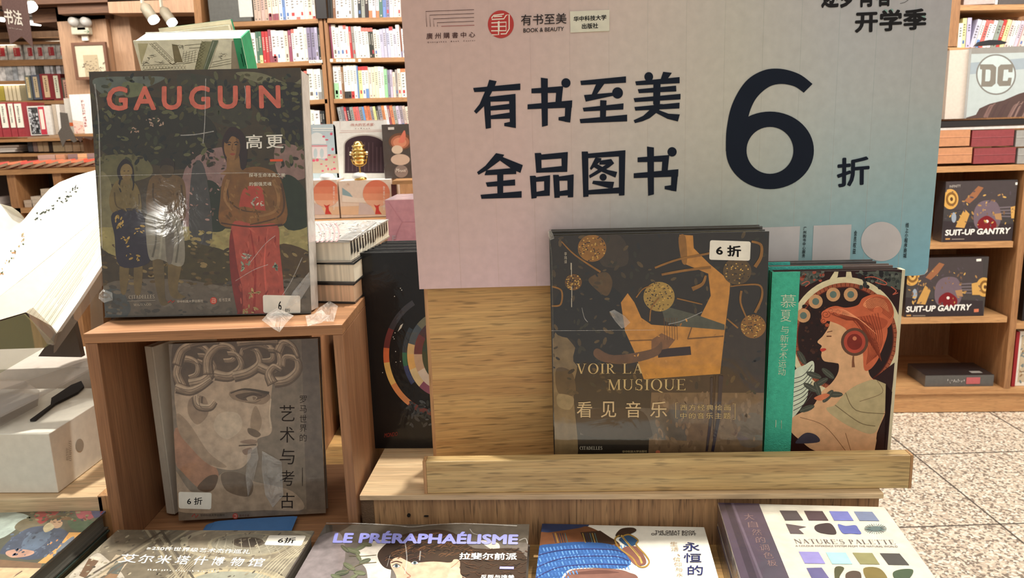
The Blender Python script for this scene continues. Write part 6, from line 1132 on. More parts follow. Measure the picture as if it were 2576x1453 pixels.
Q = Print(KF, 2.3438, 1340, 560, y=-.0024); Q.line(gl, [(856, 1060), (843, 1060), (843, 1150), (856, 1150)], 3); Q.line(gl, [(1180, 1066), (1194, 1066), (1194, 1158), (1180, 1158)], 3); Q.poly((180, 100, 70), ell(738, 1352, 14, 12, 18)); Q.build('subtitle_bracket', 'ink', k)
lettering(k, P, 'CITADELLES', ((278, 1336), (410, 1336), (410, 1316), (278, 1316)), (214, 204, 180), y=-.0024, serif=True, name='publisher_lettering'); lettering(k, P, '华中科技大学出版社', ((528, 1354), (674, 1352), (674, 1338), (528, 1340)), (170, 150, 110), y=-.0024, name='publisher_lettering', bold=.01)
lettering(k, P, '李\n玮\n译', ((186, 240), (202, 240), (202, 172), (186, 172)), (190, 180, 160), y=-.0024, name='small_lettering'); hyph(k, P, ((222, 330), (234, 330), (234, 176), (222, 176)), 1, (190, 180, 160), y=-.0024)
hyph(k, P, ((226, 500), (238, 500), (238, 350), (226, 350)), 1, (190, 180, 160), y=-.0024)
sticker(k, P, ((1040, 217), (1280, 223), (1285, 110), (1045, 102)), '6 折', ((1080, 190), (1228, 203), (1228, 134), (1080, 130)), y=-.0030, bold=.03)
crumple(k, KF, [P.L(p) for p in ((455, 520), (480, 510), (540, 545), (575, 585), (545, 615), (520, 620))], -.0032, (226, 222, 214), seed=21, amp=.002)
crumple(k, KF, [P.L(p) for p in ((90, 50), (105, 38), (118, 60), (128, 90), (104, 100), (92, 80))], -.003, (236, 232, 220), seed=22, amp=.004)
for pts in ([(100, 92), (112, 200), (118, 500), (122, 900)],): Q = Print(KF, 2.3438, 1340, 560, y=-.0026); Q.line((150, 146, 132), pts, 4); Q.build('wrap_edge', 'film', k)

for pts, w_ in (([(800, 597), (880, 578), (1000, 525)], 5), ([(110, 636), (400, 634), (720, 632)], 3), ([(290, 500), (305, 560), (325, 585)], 4), ([(455, 522), (490, 580), (530, 622)], 5)): glint(k, KF, 2.3438, 1340, 560, -.0030, pts, w_)
# ---- teal-spined books
MF_ = Fr((.3169, .9422, 1.0288), -2.3, -.4, .5); dn = MF_.R @ Vector((0, 0, 1)); m0 = (MF_.o.z-(RZ+.0230))/dn.z; MF_ = Fr(MF_.o-dn*m0, -2.3, -.4, .5)
MF_ = Fr(MF_.w(0, 0, 0), -2.3, -.4, .5); mh = MF_.uv(2100, 681)[1]; mw = MF_.uv(2268, 690)[0]
m = book('poster_art_book', MF_, mw, mh, .014, 'front teal-spined book with a red-haired woman inside a round frame', (56, 40, 36), (44, 150, 124), page=(226, 216, 186), mat='cover')
P = Print(MF_, 2.2696, 1880, 520, (0, mw, 0, mh), y=-.0004)
cr_, sk, hr, dk = (206, 194, 158), (206, 162, 122), (190, 100, 70), (54, 38, 36)
A(P, [('p', dk, [(60, 300), (1100, 300), (1100, 1500), (60, 1500)]), ('e', cr_, (560, 745, 326, 345, 60)), ('e', (150, 84, 62), (560, 745, 296, 312, 60)), ('e', (86, 44, 38), (560, 745, 276, 290, 60)), ('e', (50, 36, 34), (560, 745, 270, 284, 60))])
for i in range(72):
    a = R(i*5); P.line(tune((96, 56, 44)), [(560+278*math.cos(a), 745+292*math.sin(a)), (560+294*math.cos(a), 745+310*math.sin(a))], 4)
A(P, [('p', cr_, [(497, 370), (520, 370), (515, 400), (480, 430), (465, 420)]), ('p', cr_, [(565, 370), (592, 370), (600, 410), (640, 428), (560, 430)]), ('s', (80, 84, 78), [(620, 375), (880, 375), (890, 470), (800, 450), (700, 400)]), ('s', (80, 84, 78), [(300, 375), (430, 378), (400, 420), (310, 450)])])
P.dabs([tune(c) for c in ((60, 64, 62), (96, 98, 90), (48, 46, 48))], (640, 372, 890, 460), 50, 12, asp=1.2); P.dabs([tune(c) for c in ((60, 64, 62), (150, 80, 66), (96, 98, 90))], (308, 372, 440, 420), 30, 10, asp=1.2); P.dabs([tune(c) for c in ((74, 52, 46), (62, 44, 40), (44, 30, 30))], (310, 560, 480, 900), 80, 8, asp=1)
for pts in ([(670, 405), (720, 400), (790, 430), (785, 445), (730, 430)], [(820, 455), (850, 480), (830, 500), (860, 490)], [(310, 440), (340, 425), (355, 435), (330, 455)]): P.line(tune((180, 96, 76)), pts, 5, 1)
# plain arcade arcs instead of the printed ornament
for cx, cy in ((390, 540), (490, 500), (590, 500), (320, 620)): A(P, [('e', (190, 146, 106), (cx, cy, 40, 40, 20)), ('e', (96, 112, 104), (cx, cy, 20, 20, 16))])
A(P, [('s', sk, [(490, 640), (462, 690), (432, 735), (400, 770), (424, 792), (416, 812), (424, 828), (422, 852), (440, 880), (500, 890), (522, 900), (516, 950), (480, 1005), (420, 1060), (370, 1140), (260, 1200), (236, 1260), (300, 1330), (420, 1400), (720, 1400), (740, 1290), (830, 1050), (720, 985), (690, 930), (690, 840), (600, 700)]),
 ('s', hr, [(425, 640), (440, 590), (500, 565), (560, 575), (630, 560), (660, 520), (730, 498), (800, 520), (835, 590), (825, 660), (780, 720), (770, 800), (740, 880), (690, 930), (670, 860), (640, 780), (590, 720), (540, 680), (480, 655)]),
 ('s', hr, [(560, 690), (610, 730), (655, 800), (668, 930), (720, 905), (775, 800), (800, 700), (760, 630), (620, 620)]), ('s', (216, 136, 96), [(660, 560), (700, 520), (780, 530), (810, 600), (760, 570), (700, 580)]), ('s', (168, 84, 60), [(600, 640), (700, 620), (800, 650), (760, 700), (660, 690)])])
for k_ in range(16): P.line(tune((120, 58, 44)), [(440+k_*8, 600+k_*3), (520+k_*12, 590+k_*5), (620+k_*8, 650+k_*8), (690+k_*5, 760+k_*8)], 3, 1)
for cx_, cy_, r_ in ((448, 612, 26), (478, 592, 22), (436, 650, 18), (520, 600, 24), (455, 675, 12)): P.poly(tune(hr), ell(cx_, cy_, r_, r_*.9, 18)); P.line(tune((112, 52, 40)), [(cx_+r_*(1-q*.055)*math.cos(q*.55), cy_+r_*.9*(1-q*.055)*math.sin(q*.55)) for q in range(16)], 3)
for k_ in range(10): P.line(tune((120, 56, 42)), [(600+k_*16, 640-k_*4), (660+k_*12, 720), (690+k_*8, 800), (680+k_*6, 900-k_*5)], 3, 1)
for k_ in range(12): P.line(tune((222, 146, 106)), [(450+k_*12, 590+k_*3), (540+k_*10, 582+k_*6), (640+k_*9, 640+k_*8)], 2, 1)
for k_ in range(8): P.line(tune((128, 62, 46)), ell(745, 590, 30+k_*8, 26+k_*7, 14, 160+k_*8, 400), 3)
A(P, [('l', (90, 50, 40), [(452, 738), (480, 738)], 6), ('l', (90, 50, 40), [(455, 715), (485, 708)], 4), ('s', (186, 70, 60), [(415, 812), (440, 806), (450, 815), (425, 826)]), ('e', (96, 70, 58), (612, 770, 78, 80, 32)), ('e', (170, 76, 62), (612, 770, 62, 64, 32)), ('e', (120, 52, 46), (612, 770, 44, 46, 28)), ('e', (196, 120, 90), (612, 750, 12, 12, 14)), ('l', (120, 80, 60), [(605, 850), (603, 880), (605, 915)], (8, 18)),
 ('s', (176, 160, 122), [(560, 1060), (640, 1010), (740, 985), (830, 1030), (836, 1060), (790, 1150), (725, 1290), (600, 1260), (500, 1200), (450, 1150), (500, 1130)]), ('l', (110, 94, 70), [(560, 1060), (620, 1160), (790, 1180)], 4, 1), ('l', (110, 94, 70), [(500, 1130), (640, 1230), (730, 1250)], 4, 1), ('l', (120, 100, 76), [(740, 990), (770, 1060), (640, 1110)], 3, 1), ('l', (132, 96, 70), [(300, 1200), (440, 1250), (560, 1390)], 3, 1), ('l', (132, 96, 70), [(560, 1290), (590, 1390)], 3),
 ('s', (196, 202, 180), [(255, 960), (330, 900), (375, 880), (380, 940), (350, 1040), (330, 1110), (245, 1200)])])
for i in range(8): P.line(tune((70, 70, 66)), [(262, 980+i*26), (320, 960+i*24), (370, 900+i*24)], 4, 1)
for x, y, a in ((310, 860, 60), (380, 960, 20), (420, 1000, -30), (460, 950, 40), (500, 1070, 0), (340, 1150, -20), (400, 1040, 70), (460, 1080, -50), (360, 1030, 30)): P.poly(tune((74, 76, 68)), ell(x, y, 46, 17, 12, 0, 360, a)); P.line(tune((110, 112, 100)), [(x-40*math.cos(R(a)), y-40*math.sin(R(a))), (x+40*math.cos(R(a)), y+40*math.sin(R(a)))], 2)
A(P, [('s', (200, 118, 84), [(380, 1090), (440, 1065), (470, 1075), (420, 1105)]), ('s', (70, 66, 76), [(275, 1340), (330, 1290), (390, 1300), (410, 1340), (300, 1350)]), ('p', dk, [(850, 880), (832, 990), (780, 1400), (725, 1400), (745, 1290), (830, 1060), (790, 1010), (720, 980)])])
P.build('cover_picture', 'cover', m)
x1_ = MF_.uv(2014, 690)[0]; xb_ = MF_.uv(1986, 1130)[0]; MB().prism([(0, 0), ((x1_+xb_)/2, 0), ((x1_+xb_)/2, mh), (0, mh)], -.0010, -.0002, (70, 182, 150)).build('cloth_spine', 'leather', m, MF_)
MB().box(mw-.0008, mw+.004, -.0002, .0135, .0, mh, (216, 204, 170)).build('cover_edge', 'satin', m, MF_)
Q = Print(MF_, 2.2696, 1880, 520, y=-.0015); ml = (200, 214, 186)
for s_, q in (('慕', ((190, 575), (278, 500))), ('夏', ((190, 655), (250, 588))), ('与', ((190, 722), (236, 680))), ('新', ((188, 772), (236, 730))), ('艺', ((186, 820), (232, 778))), ('术', ((182, 868), (226, 826))), ('运', ((178, 916), (222, 874))), ('动', ((176, 962), (218, 920)))): lettering(m, Q, s_, q, ml, y=-.0015, bold=-.004, name='title_lettering')
hyph(m, Q, ((190, 1270), (198, 1270), (198, 1120), (190, 1120)), 1, ml, y=-.0016); hyph(m, Q, ((158, 1270), (168, 1270), (168, 1200), (158, 1200)), 1, ml, y=-.0016)
for q, (dx, dh_, c) in enumerate(((-.004, .0062, (120, 100, 92)), (-.018, .0122, (84, 78, 76)))):
    f2 = Fr(MF_.w(0, .0155+q*.0155, 0), -2.3, -.4, .5); o = book('poster_art_book', f2, mw+dx, mh+dh_*.45, .014, ['middle teal-spined book standing behind the red-haired woman book', 'rearmost wrapped teal-spined book behind the red-haired woman book'][q], c, (44, 150, 124), page=(226, 216, 186), mat='wrapc')
    MB().box(0, mw*(.58 if q == 0 else .2), -.0004, .003, mh-.06, mh+dh_*.45+.0004, (80, 190, 176)).build('cloth_spine', 'leather', o, f2)

# ---- black disc book row
KK = Fr((-.2098, 1.068, RZ+.0003), -4, 1.0); bh = KK.uv(903, 636)[1]; bw = .27
for q in range(4):
    f2 = Fr(KK.w(.004*q+.0005, .0262*q, 0), -4, 1.0); b_ = book('black_book', f2, bw, bh+.001*q, .0245, ['tall black book with shining rainbow disc rings beside the wooden cube', 'tall black book directly behind the rainbow disc book', 'third tall black book behind the rainbow disc book', 'rearmost tall black book behind the rainbow disc book'][q], (18, 17, 18), page=(220, 220, 215), mat='gloss', group='tall black books')
    if q: continue
    P = Print(f2, 2.203, 760, 500, (0, bw, 0, bh), y=-.0005)
    def sector(rx0, rx1, ry0, ry1, a0, a1, c): P.poly(c, ell(770, 860, rx0, ry0, 10, a0, a1)+list(reversed(ell(770, 860, rx1, ry1, 10, a0, a1))))
    for a0, a1, c in ((95, 125, (110, 40, 30)), (125, 150, (230, 150, 90)), (150, 172, (240, 196, 110)), (172, 186, (220, 110, 60)), (186, 205, (110, 40, 40)), (205, 240, (46, 44, 52))): sector(320, 288, 345, 315, a0, a1, c)
    for a0, a1, c in ((100, 130, (150, 80, 110)), (130, 158, (236, 214, 160)), (158, 180, (240, 190, 110)), (180, 195, (226, 190, 130)), (195, 225, (70, 84, 96)), (225, 250, (120, 120, 96))): sector(188, 150, 235, 195, a0, a1, c)
    for a0, a1, c in ((110, 150, (236, 222, 206)), (150, 180, (214, 180, 150)), (180, 215, (110, 34, 46)), (215, 240, (70, 30, 40))): sector(150, 105, 195, 150, a0, a1, c)
    for a0, a1, c in ((120, 250, (36, 60, 34)), ): sector(105, 40, 150, 80, a0, a1, c)
    for a0, a1, c in ((140, 165, (36, 56, 110)), (165, 182, (20, 110, 80)), (182, 215, (24, 44, 60))): sector(215, 190, 262, 238, a0, a1, c)
    for x, y in ((545, 495), (552, 505), (512, 540), (515, 742), (505, 765), (510, 775), (518, 845), (520, 904), (615, 1188), (545, 900), (446, 962)): P.poly((220, 216, 206), ell(x, y, 3, 3, 6))
    P.poly((220, 214, 200), [(530, 735), (545, 700), (560, 690), (550, 715)]); P.dabs([(70, 78, 84), (46, 50, 56), (30, 36, 34)], (560, 1120, 720, 1260), 40, 16); P.build('disc_print', 'wrapc', b_)
    P.rect = None; Q = Print(f2, 2.203, 760, 500, y=-.001); lettering(b_, Q, 'MONDO', ((455, 1322), (528, 1312), (530, 1290), (458, 1298)), (150, 60, 50), y=-.0035, bold=.0, name='title_lettering')

# ---- stack of three wrapped books on the cube's rear corner
def slab(name, pts, z0, z1, label, cat, top, side, mat='wrapc', group=None, page=None):
    root = bpy.data.objects.new(name, None); COL.objects.link(root); root.matrix_world = Matrix.Translation((pts[0][0], pts[0][1], z0)); tag(root, label, cat, group)
    fr = Fr((pts[0][0], pts[0][1], z0)); n = len(pts); L2 = [(p[0]-pts[0][0], p[1]-pts[0][1]) for p in pts]; c = (sum(p[0] for p in L2)/n, sum(p[1] for p in L2)/n)
    def ext(za, zb, s, col, nm, mt):
        mb = MB(); q = [(c[0]+(x-c[0])*s, c[1]+(y-c[1])*s) for x, y in L2]; m_ = len(q)
        mb.v = [(x, y, za) for x, y in q]+[(x, y, zb) for x, y in q]
        mb.f = [tuple(range(m_, 2*m_)), tuple(range(m_-1, -1, -1))]+[(i, (i+1) % m_, m_+(i+1) % m_, m_+i) for i in range(m_)]; mb.c = [col]*len(mb.f); return mb.build(nm, mt, root, fr)
    h = z1-z0; ext(0, .0025, 1, side, 'back_cover', mat); ext(.0025, h-.0025, .985, page or side, 'page_block', 'wrapc' if not page else 'pagesx'); ext(h-.0025, h, 1, top, 'front_cover', mat); return root, fr
zc_ = TZ+BH+.0004
o1, f_ = slab('wrapped_book', [(-.2107, 1.025), (-.2035, 1.20), (-.33, 1.20), (-.33, 1.055)], zc_, zc_+.0275, 'bottom shrink-wrapped book of the three-book stack on the cube', 'book', (36, 34, 34), (40, 36, 34), group='wrapped books stacked on the cube', page=(236, 196, 160))
o2, f_ = slab('wrapped_book', [(-.2080, 1.022), (-.2010, 1.20), (-.33, 1.20), (-.33, 1.052)], zc_+.028, zc_+.0560, 'middle shrink-wrapped book of the three-book stack on the cube', 'book', (30, 30, 30), (50, 46, 42), group='wrapped books stacked on the cube', page=(232, 220, 196))
o3, f_ = slab('wrapped_book', [(-.2120, 1.024), (-.1950, 1.26), (-.33, 1.27), (-.33, 1.040)], zc_+.0565, zc_+.0855, 'top shrink-wrapped book of the stack, with grey and rose patterned cover', 'book', (176, 174, 168), (168, 160, 146), group='wrapped books stacked on the cube', page=(228, 220, 200))
TFk = Fr((-.2120, 1.024, zc_+.0858), 0, 90); P = Print(TFk, KX, 780, 290, (-.205, .014, -.01, .22), y=-.0004)
P.poly((150, 150, 148), [(300, 1380), (460, 1385), (740, 1180), (600, 1165)]); P.poly((120, 122, 120), [(330, 1370), (450, 1375), (600, 1270), (500, 1260)])
for i in range(5): P.line((206, 150, 152), ell(60+i*50, 1300, 60, 110, 10, -80, 80), 16)
P.dabs([(236, 234, 226), (200, 198, 190), (120, 120, 116)], (60, 1110, 840, 1380), 160, 12, asp=4, ang=-10); P.build('cover_picture', 'wrapc', o3)
mb = MB()
for i in range(15):
    y_ = 1.03+i*.015; x_ = -.2120+(y_-1.024)*.072+.0003; mb.face([(x_+.2120, y_-1.024, .008), (x_+.2120+.0004, y_-1.024+.008, .006+random.uniform(0, .008)), (x_+.2120+.0002, y_-1.024+.006, .028), (x_+.2120, y_-1.024+.001, .028)], random.choice(((40, 34, 34), (60, 48, 52), (36, 36, 34))))
mb.build('side_marking', 'wrapc', o3, Fr((-.2120, 1.024, zc_+.0565)))
# ---- dark books seen through the cube's open back
for q in range(8):
    c = [(52, 50, 48), (44, 42, 42), (56, 52, 50), (40, 38, 38)][q % 4]; z_ = TZ+.0004+q*.0178
    slab('black_book_pile', [(-.265, 1.30), (-.245, 1.50), (-.31, 1.52), (-.312, 1.32)], z_, z_+.0172, f'dark book in the pile seen through the cube opening, {["lowest", "second lowest", "third lowest", "fourth lowest", "fourth from top", "third from top", "second from top", "topmost dark"][q]}', 'book', c, c, group='dark book pile behind the cube')
for q in range(3):
    z_ = TZ+.0004+8*.0178+q*.024; slab('silver_wrapped_book', [(-.262, 1.295), (-.242, 1.50), (-.31, 1.52), (-.312, 1.315)], z_, z_+.0235, f'silvery wrapped book glimpsed through the cube opening, {["lower", "middle", "upper"][q]}', 'book', (200, 198, 194), (190, 186, 180), group='silvery wrapped books behind the cube')

# ================================================================== FLAT BOOKS IN FRONT
def flat(name, TL, TR, z, yaw, h, t, label, cover, spine, page=PAGE, mat='wrap', w=None, side='L'):
    a = atZ(*TL, z) if TL else None; b = atZ(*TR, z)
    if w is None: w = (b-a).length
    if a is None: a = b - Vector((math.cos(R(yaw)), math.sin(R(yaw)), 0))*w
    else:
        m_ = (a+b)/2; dv = Vector((math.cos(R(yaw)), math.sin(R(yaw)), 0)); a = m_-dv*w/2
    up = Vector((-math.sin(R(yaw)), math.cos(R(yaw)), 0)); fr = Fr(a-up*h, yaw, 90)
    return book(name, fr, w, h, t, label, cover, spine, page=page, mat=mat, spine_side=side), fr, w
def under(fr, w, h, top, label, cover, n=1, dx=.002, dy=.002, page=PAGE, mat='wrapc'):
    f2 = Fr(fr.w(dx, top, dy), 0, 90); f2 = Fr(fr.w(dx, top, dy)); f2.R = fr.R.copy(); f2.M = f2.R.to_4x4(); f2.M.translation = f2.o; f2.Ri = f2.R.transposed()
    return book('lower_book', f2, w-.001, h-.003, (f2.o.z-TZ)-.0006, label, cover, page=page, mat=mat)
# museum ceiling book
TG[:] = [.74, .008]
hz, hf, hw = flat('museum_book', (303, 1327), (787, 1341), .975, -4.4, .33, .024, 'flat book with a museum dome photo and white characters before the cube', (120, 112, 98), (110, 102, 90), page=(150, 140, 126))
under(hf, hw, .33, .0246, 'book beneath the museum dome book', (84, 78, 70))
HR = (0, hw, 0, .33); P = Print(hf, 3.22, 0, 1180, HR, y=-.0004)
A(P, [('p', (150, 142, 122), [(0, 400), (2700, 400), (2700, 1100), (0, 1100)]), ('p', (126, 116, 98), [(900, 430), (1800, 430), (1500, 900), (700, 900)]), ('s', (140, 132, 112), [(1450, 760), (1900, 560), (2600, 520), (2600, 700), (1700, 740)]), ('e', (176, 166, 140), (2020, 600, 560, 150, 40)), ('e', (150, 140, 118), (2020, 600, 500, 128, 40)), ('e', (178, 166, 136), (2010, 610, 330, 95, 36)), ('e', (150, 144, 124), (2010, 605, 300, 84, 36)), ('e', (84, 74, 60), (2010, 590, 130, 42, 30)), ('e', (62, 54, 46), (2010, 588, 105, 32, 30)),
 ('s', (196, 186, 168), [(560, 900), (760, 690), (860, 720), (1000, 900)]), ('p', (206, 196, 176), [(640, 860), (740, 700), (850, 720), (700, 900)]), ('p', (116, 90, 70), [(640, 860), (720, 720), (800, 740), (690, 880)]), ('p', (196, 180, 152), [(770, 900), (940, 690), (1070, 710), (920, 900)]), ('p', (104, 108, 100), [(830, 890), (940, 740), (1020, 750), (930, 900)]), ('p', (150, 120, 90), [(820, 900), (880, 840), (960, 850), (930, 900)]),
 ('e', (180, 168, 140), (1900, 900, 420, 110, 36)), ('e', (206, 190, 152), (1890, 900, 360, 92, 36)), ('e', (170, 170, 150), (1890, 905, 330, 80, 36))])
for i in range(11): P.line(tune((190, 182, 160)), [(1720+i*58, 560), (1650+i*78, 690)], 5)
for i in range(5): P.line(tune((186, 178, 154)), ell(2010, 600, 180+i*34, 55+i*10, 24, 20, 160), 5)
for k_, c in ((0, (120, 112, 98)), (40, (170, 158, 132)), (75, (110, 100, 86)), (120, (160, 148, 124)), (160, (98, 90, 78))): P.line(tune(c), [(1130+k_, 470), (1420+k_, 900)], 20); P.line(tune(c), [(1560-k_*1.2, 470), (900-k_*1.5, 900)] if k_ > 60 else [(1600-k_, 470), (1340-k_, 640)], 14)
for i in range(6): P.line(tune((178, 166, 140)), [(1480-i*30, 900), (1560-i*20, 780), (1800-i*60, 640)], 7, 1)
P.dabs([tune(c) for c in ((190, 178, 150), (120, 110, 94), (160, 150, 126), (96, 88, 76))], (250, 470, 2540, 880), 260, 16, asp=3, ang=-20)
for i in range(7): P.line(tune((206, 194, 164)), [(2560-i*22, 560+i*6), (2380-i*26, 720), (2240-i*30, 880)], 6, 1)
P.build('cover_picture', 'wrap', hz)
lettering(hz, P, '≥250件世界级艺术杰作巡礼', ((1185, 652), (2020, 686), (2036, 650), (1200, 622)), (244, 240, 228), y=-.0024, bold=.006, name='subtitle_lettering')
for i, (s_, xa, xb) in enumerate(zip('艾尔米塔什博物馆', (952, 1108, 1255, 1408, 1552, 1700, 1852, 1995), (1132, 1262, 1405, 1552, 1700, 1830, 1990, 2155))):
    yb = 754+i*4.5; lettering(hz, P, s_, ((xa, yb), (xb-34, yb+3), (xb, yb-66), (xa+38, yb-70)), (246, 244, 234), y=-.0024, bold=.004, name='title_lettering')
hyph(hz, P, ((1190, 822), (1780, 836), (1780, 818), (1190, 804)), 26, (232, 226, 210), y=-.0024)
sticker(hz, P, ((2140, 613), (2440, 620), (2480, 538), (2180, 535)), '6折', ((2245, 598), (2385, 602), (2402, 555), (2262, 555)), y=-.0030, bold=.02)
# portrait book at far left
pz, pf2, pw = flat('portrait_book', None, (267, 1285), .985, -3, .34, .024, 'flat book with a painted man in blue coat at lower left', (90, 86, 78), (80, 76, 66), page=(120, 116, 104), w=.27)
under(pf2, pw, .34, .0246, 'dark green book beneath the blue coat portrait book', (52, 66, 58), dx=.003, page=(70, 80, 72))
P = Print(pf2, 3.22, 0, 1180, (0, pw, 0, .34), y=-.0004)
A(P, [('p', (84, 84, 70), [(-900, 250), (1000, 250), (1000, 1100), (-900, 1100)]), ('s', (176, 190, 178), [(-100, 345), (150, 350), (250, 400), (150, 470), (0, 560), (-200, 560)]), ('s', (150, 76, 84), [(620, 320), (780, 340), (740, 400), (640, 400)]), ('s', (60, 66, 96), [(740, 330), (860, 340), (780, 400)]), ('s', (70, 90, 70), [(560, 400), (760, 420), (690, 500), (580, 480)]), ('s', (110, 100, 78), [(200, 400), (380, 400), (300, 520), (120, 480)]), ('s', (150, 60, 64), [(280, 330), (480, 330), (400, 400), (320, 440)]),
 ('s', (66, 76, 96), [(30, 620), (120, 540), (250, 470), (420, 460), (540, 500), (555, 560), (500, 620), (430, 660), (330, 720), (200, 730), (60, 690), (0, 680)]), ('s', (92, 108, 128), [(200, 560), (360, 500), (420, 520), (340, 620), (180, 690)]), ('e', (186, 150, 116), (455, 435, 52, 42, 22)), ('s', (196, 180, 140), [(350, 470), (400, 430), (440, 470), (370, 510)]), ('s', (110, 84, 62), [(380, 395), (420, 370), (560, 385), (570, 410), (470, 405)]), ('l', (80, 56, 46), [(430, 425), (450, 428)], 5), ('l', (80, 56, 46), [(470, 428), (492, 430)], 5),
 ('s', (196, 152, 130), [(60, 660), (160, 645), (280, 665), (230, 700), (110, 715), (50, 690)]), ('p', (214, 160, 90), [(560, 510), (660, 510), (370, 760), (300, 760), (480, 620)]), ('s', (110, 120, 130), [(430, 690), (560, 560), (600, 560), (480, 700)]), ('p', (126, 96, 70), [(-100, 720), (340, 760), (330, 800), (-100, 790)]), ('p', (226, 190, 148), [(-200, 792), (345, 800), (200, 1100), (-200, 1100)]), ('p', (120, 96, 80), [(130, 850), (175, 820), (185, 824), (100, 880)])])
P.dabs([tune(c) for c in ((56, 64, 84), (96, 110, 130), (76, 86, 108))], (60, 500, 520, 700), 60, 14, ang=-30); P.dabs([tune(c) for c in ((120, 60, 60), (70, 80, 60), (130, 120, 90), (60, 60, 80))], (230, 320, 840, 420), 60, 16, ang=-10); P.dabs([tune(c) for c in ((230, 180, 110), (190, 130, 80), (110, 110, 120))], (380, 540, 640, 740), 26, 12, ang=-40)
P.build('cover_picture', 'wrap', pz)
# woman with dark curls
az, af, aw = flat('painting_book', (823, 1313), (1331, 1325), .965, -3.6, .33, .03, 'flat wrapped book with lavender capitals over a dark-haired woman', (116, 108, 100), (90, 84, 78), page=(190, 184, 172))
P = Print(af, 3.788, 720, 1100, (0, aw, 0, .33), y=-.0004)
A(P, [('p', (118, 110, 102), [(0, 700), (2600, 700), (2600, 1600), (0, 1600)]), ('p', (98, 90, 80), [(375, 800), (2400, 800), (2400, 1000), (380, 1000)]), ('s', (150, 140, 138), [(250, 1000), (500, 900), (560, 1150), (420, 1400), (80, 1400)]), ('s', (236, 226, 210), [(700, 1040), (860, 980), (980, 1000), (1000, 1250), (960, 1400), (800, 1400), (760, 1250), (680, 1150)]), ('s', (232, 222, 206), [(1850, 980), (2010, 1000), (2030, 1060), (1950, 1060)]),
 ('s', (62, 48, 40), [(870, 1130), (920, 1040), (1050, 950), (1250, 890), (1500, 880), (1650, 940), (1760, 1040), (1900, 1060), (2240, 1080), (2300, 1400), (1750, 1400), (1650, 1300), (1500, 1250), (1100, 1260), (940, 1240)]), ('s', (232, 190, 160), [(1000, 1170), (1080, 1140), (1200, 1190), (1400, 1180), (1560, 1190), (1600, 1160), (1650, 1170), (1650, 1240), (1590, 1260), (1560, 1340), (1540, 1500), (1050, 1500), (1050, 1340), (1030, 1280), (1000, 1230)]),
 ('s', (238, 200, 172), [(1560, 1260), (1650, 1240), (1680, 1320), (1900, 1400), (1900, 1500), (1540, 1500)]), ('l', (150, 110, 90), [(1570, 1240), (1620, 1200), (1650, 1170)], 5, 1)])
for _ in range(150):
    x = random.uniform(930, 1720); y = 1180-math.sin((x-900)/900*3.1)*random.uniform(40, 270); P.line(tune(random.choice(((104, 74, 54), (40, 30, 28), (130, 92, 64)))), [(x, y), (x+30, y-18), (x+70, y-random.uniform(0, 40))], 5, 1)
for _ in range(110):
    x = random.uniform(1660, 2290); y = random.uniform(1060, 1380); P.line(tune(random.choice(((96, 70, 54), (38, 30, 28), (84, 62, 50)))), [(x, y), (x+30, y+12), (x+70, y+random.uniform(-14, 14))], 5, 1)
for ex in (1050, 1225):
    y0_ = 1225 if ex == 1050 else 1195; A(P, [('e', (236, 226, 214), (ex, y0_, 34, 17, 18)), ('e', (90, 110, 116), (ex, y0_, 17, 16, 16)), ('e', (34, 30, 30), (ex, y0_, 8, 8, 10)), ('l', (60, 44, 38), [(ex-38, y0_), (ex, y0_-20), (ex+38, y0_-2)], 7, 1), ('l', (84, 58, 48), [(ex-50, y0_-30), (ex, y0_-45), (ex+56, y0_-30)], 8, 1)])
A(P, [('l', (190, 140, 116), [(1110, 1230), (1150, 1290), (1185, 1320), (1150, 1335)], (4, 9), 1)])
for x, y, a, q in ((640, 1080, 20, 70), (720, 1040, -30, 60), (770, 1020, 10, 50), (560, 1060, 40, 50), (750, 1180, -20, 60), (600, 1230, 30, 66), (530, 1290, -10, 70), (700, 1290, 10, 60), (480, 1330, 20, 60), (640, 1330, -30, 50), (690, 1140, 60, 50)): P.poly(tune(random.choice(((110, 116, 88), (88, 96, 76)))), ell(x, y, q, q*.36, 14, 0, 360, a)); P.line(tune((146, 146, 120)), [(x-q*.8*math.cos(R(a)), y-q*.8*math.sin(R(a))), (x+q*.8*math.cos(R(a)), y+q*.8*math.sin(R(a)))], 3)
P.line(tune((120, 112, 84)), [(560, 1290), (700, 1210), (860, 1190)], 6, 1); P.line(tune((120, 112, 84)), [(600, 1130), (740, 1130), (860, 1120)], 5, 1)
P.build('cover_picture', 'wrap', az)
lettering(az, P, 'LE PRÉRAPHAÉLISME', ((440, 1008), (2208, 1022), (2216, 905), (470, 888)), (158, 160, 232), y=-.0024, bold=.045, name='title_lettering', csp=1.02)
lettering(az, P, '拉斐尔前派', ((1645, 1165), (2198, 1170), (2200, 1102), (1655, 1100)), (244, 240, 230), y=-.0024, bold=.02, name='title_lettering'); lettering(az, P, '反叛与唯美', ((1852, 1345), (2174, 1348), (2174, 1312), (1856, 1310)), (240, 236, 226), y=-.0024, bold=.015, name='subtitle_lettering')
Q = Print(af, 3.788, 720, 1100, y=-.0024); Q.poly((150, 150, 226), [(2032, 1250), (2168, 1252), (2170, 1230), (2036, 1228)]); Q.build('title_rule', 'ink', az)
for pts, w_ in (([(380, 815), (700, 818), (1030, 835), (1200, 850), (1400, 830), (1700, 818), (2200, 840)], 9), ([(1130, 980), (1150, 1150), (1130, 1300)], 10), ([(1280, 1080), (1270, 1170)], 12), ([(2220, 980), (2280, 960), (2300, 1010)], 8), ([(1750, 870), (1780, 910), (1830, 925)], 6), ([(990, 1120), (960, 1230)], 4)): glint(az, af, 3.788, 720, 1100, -.0034, pts, w_)
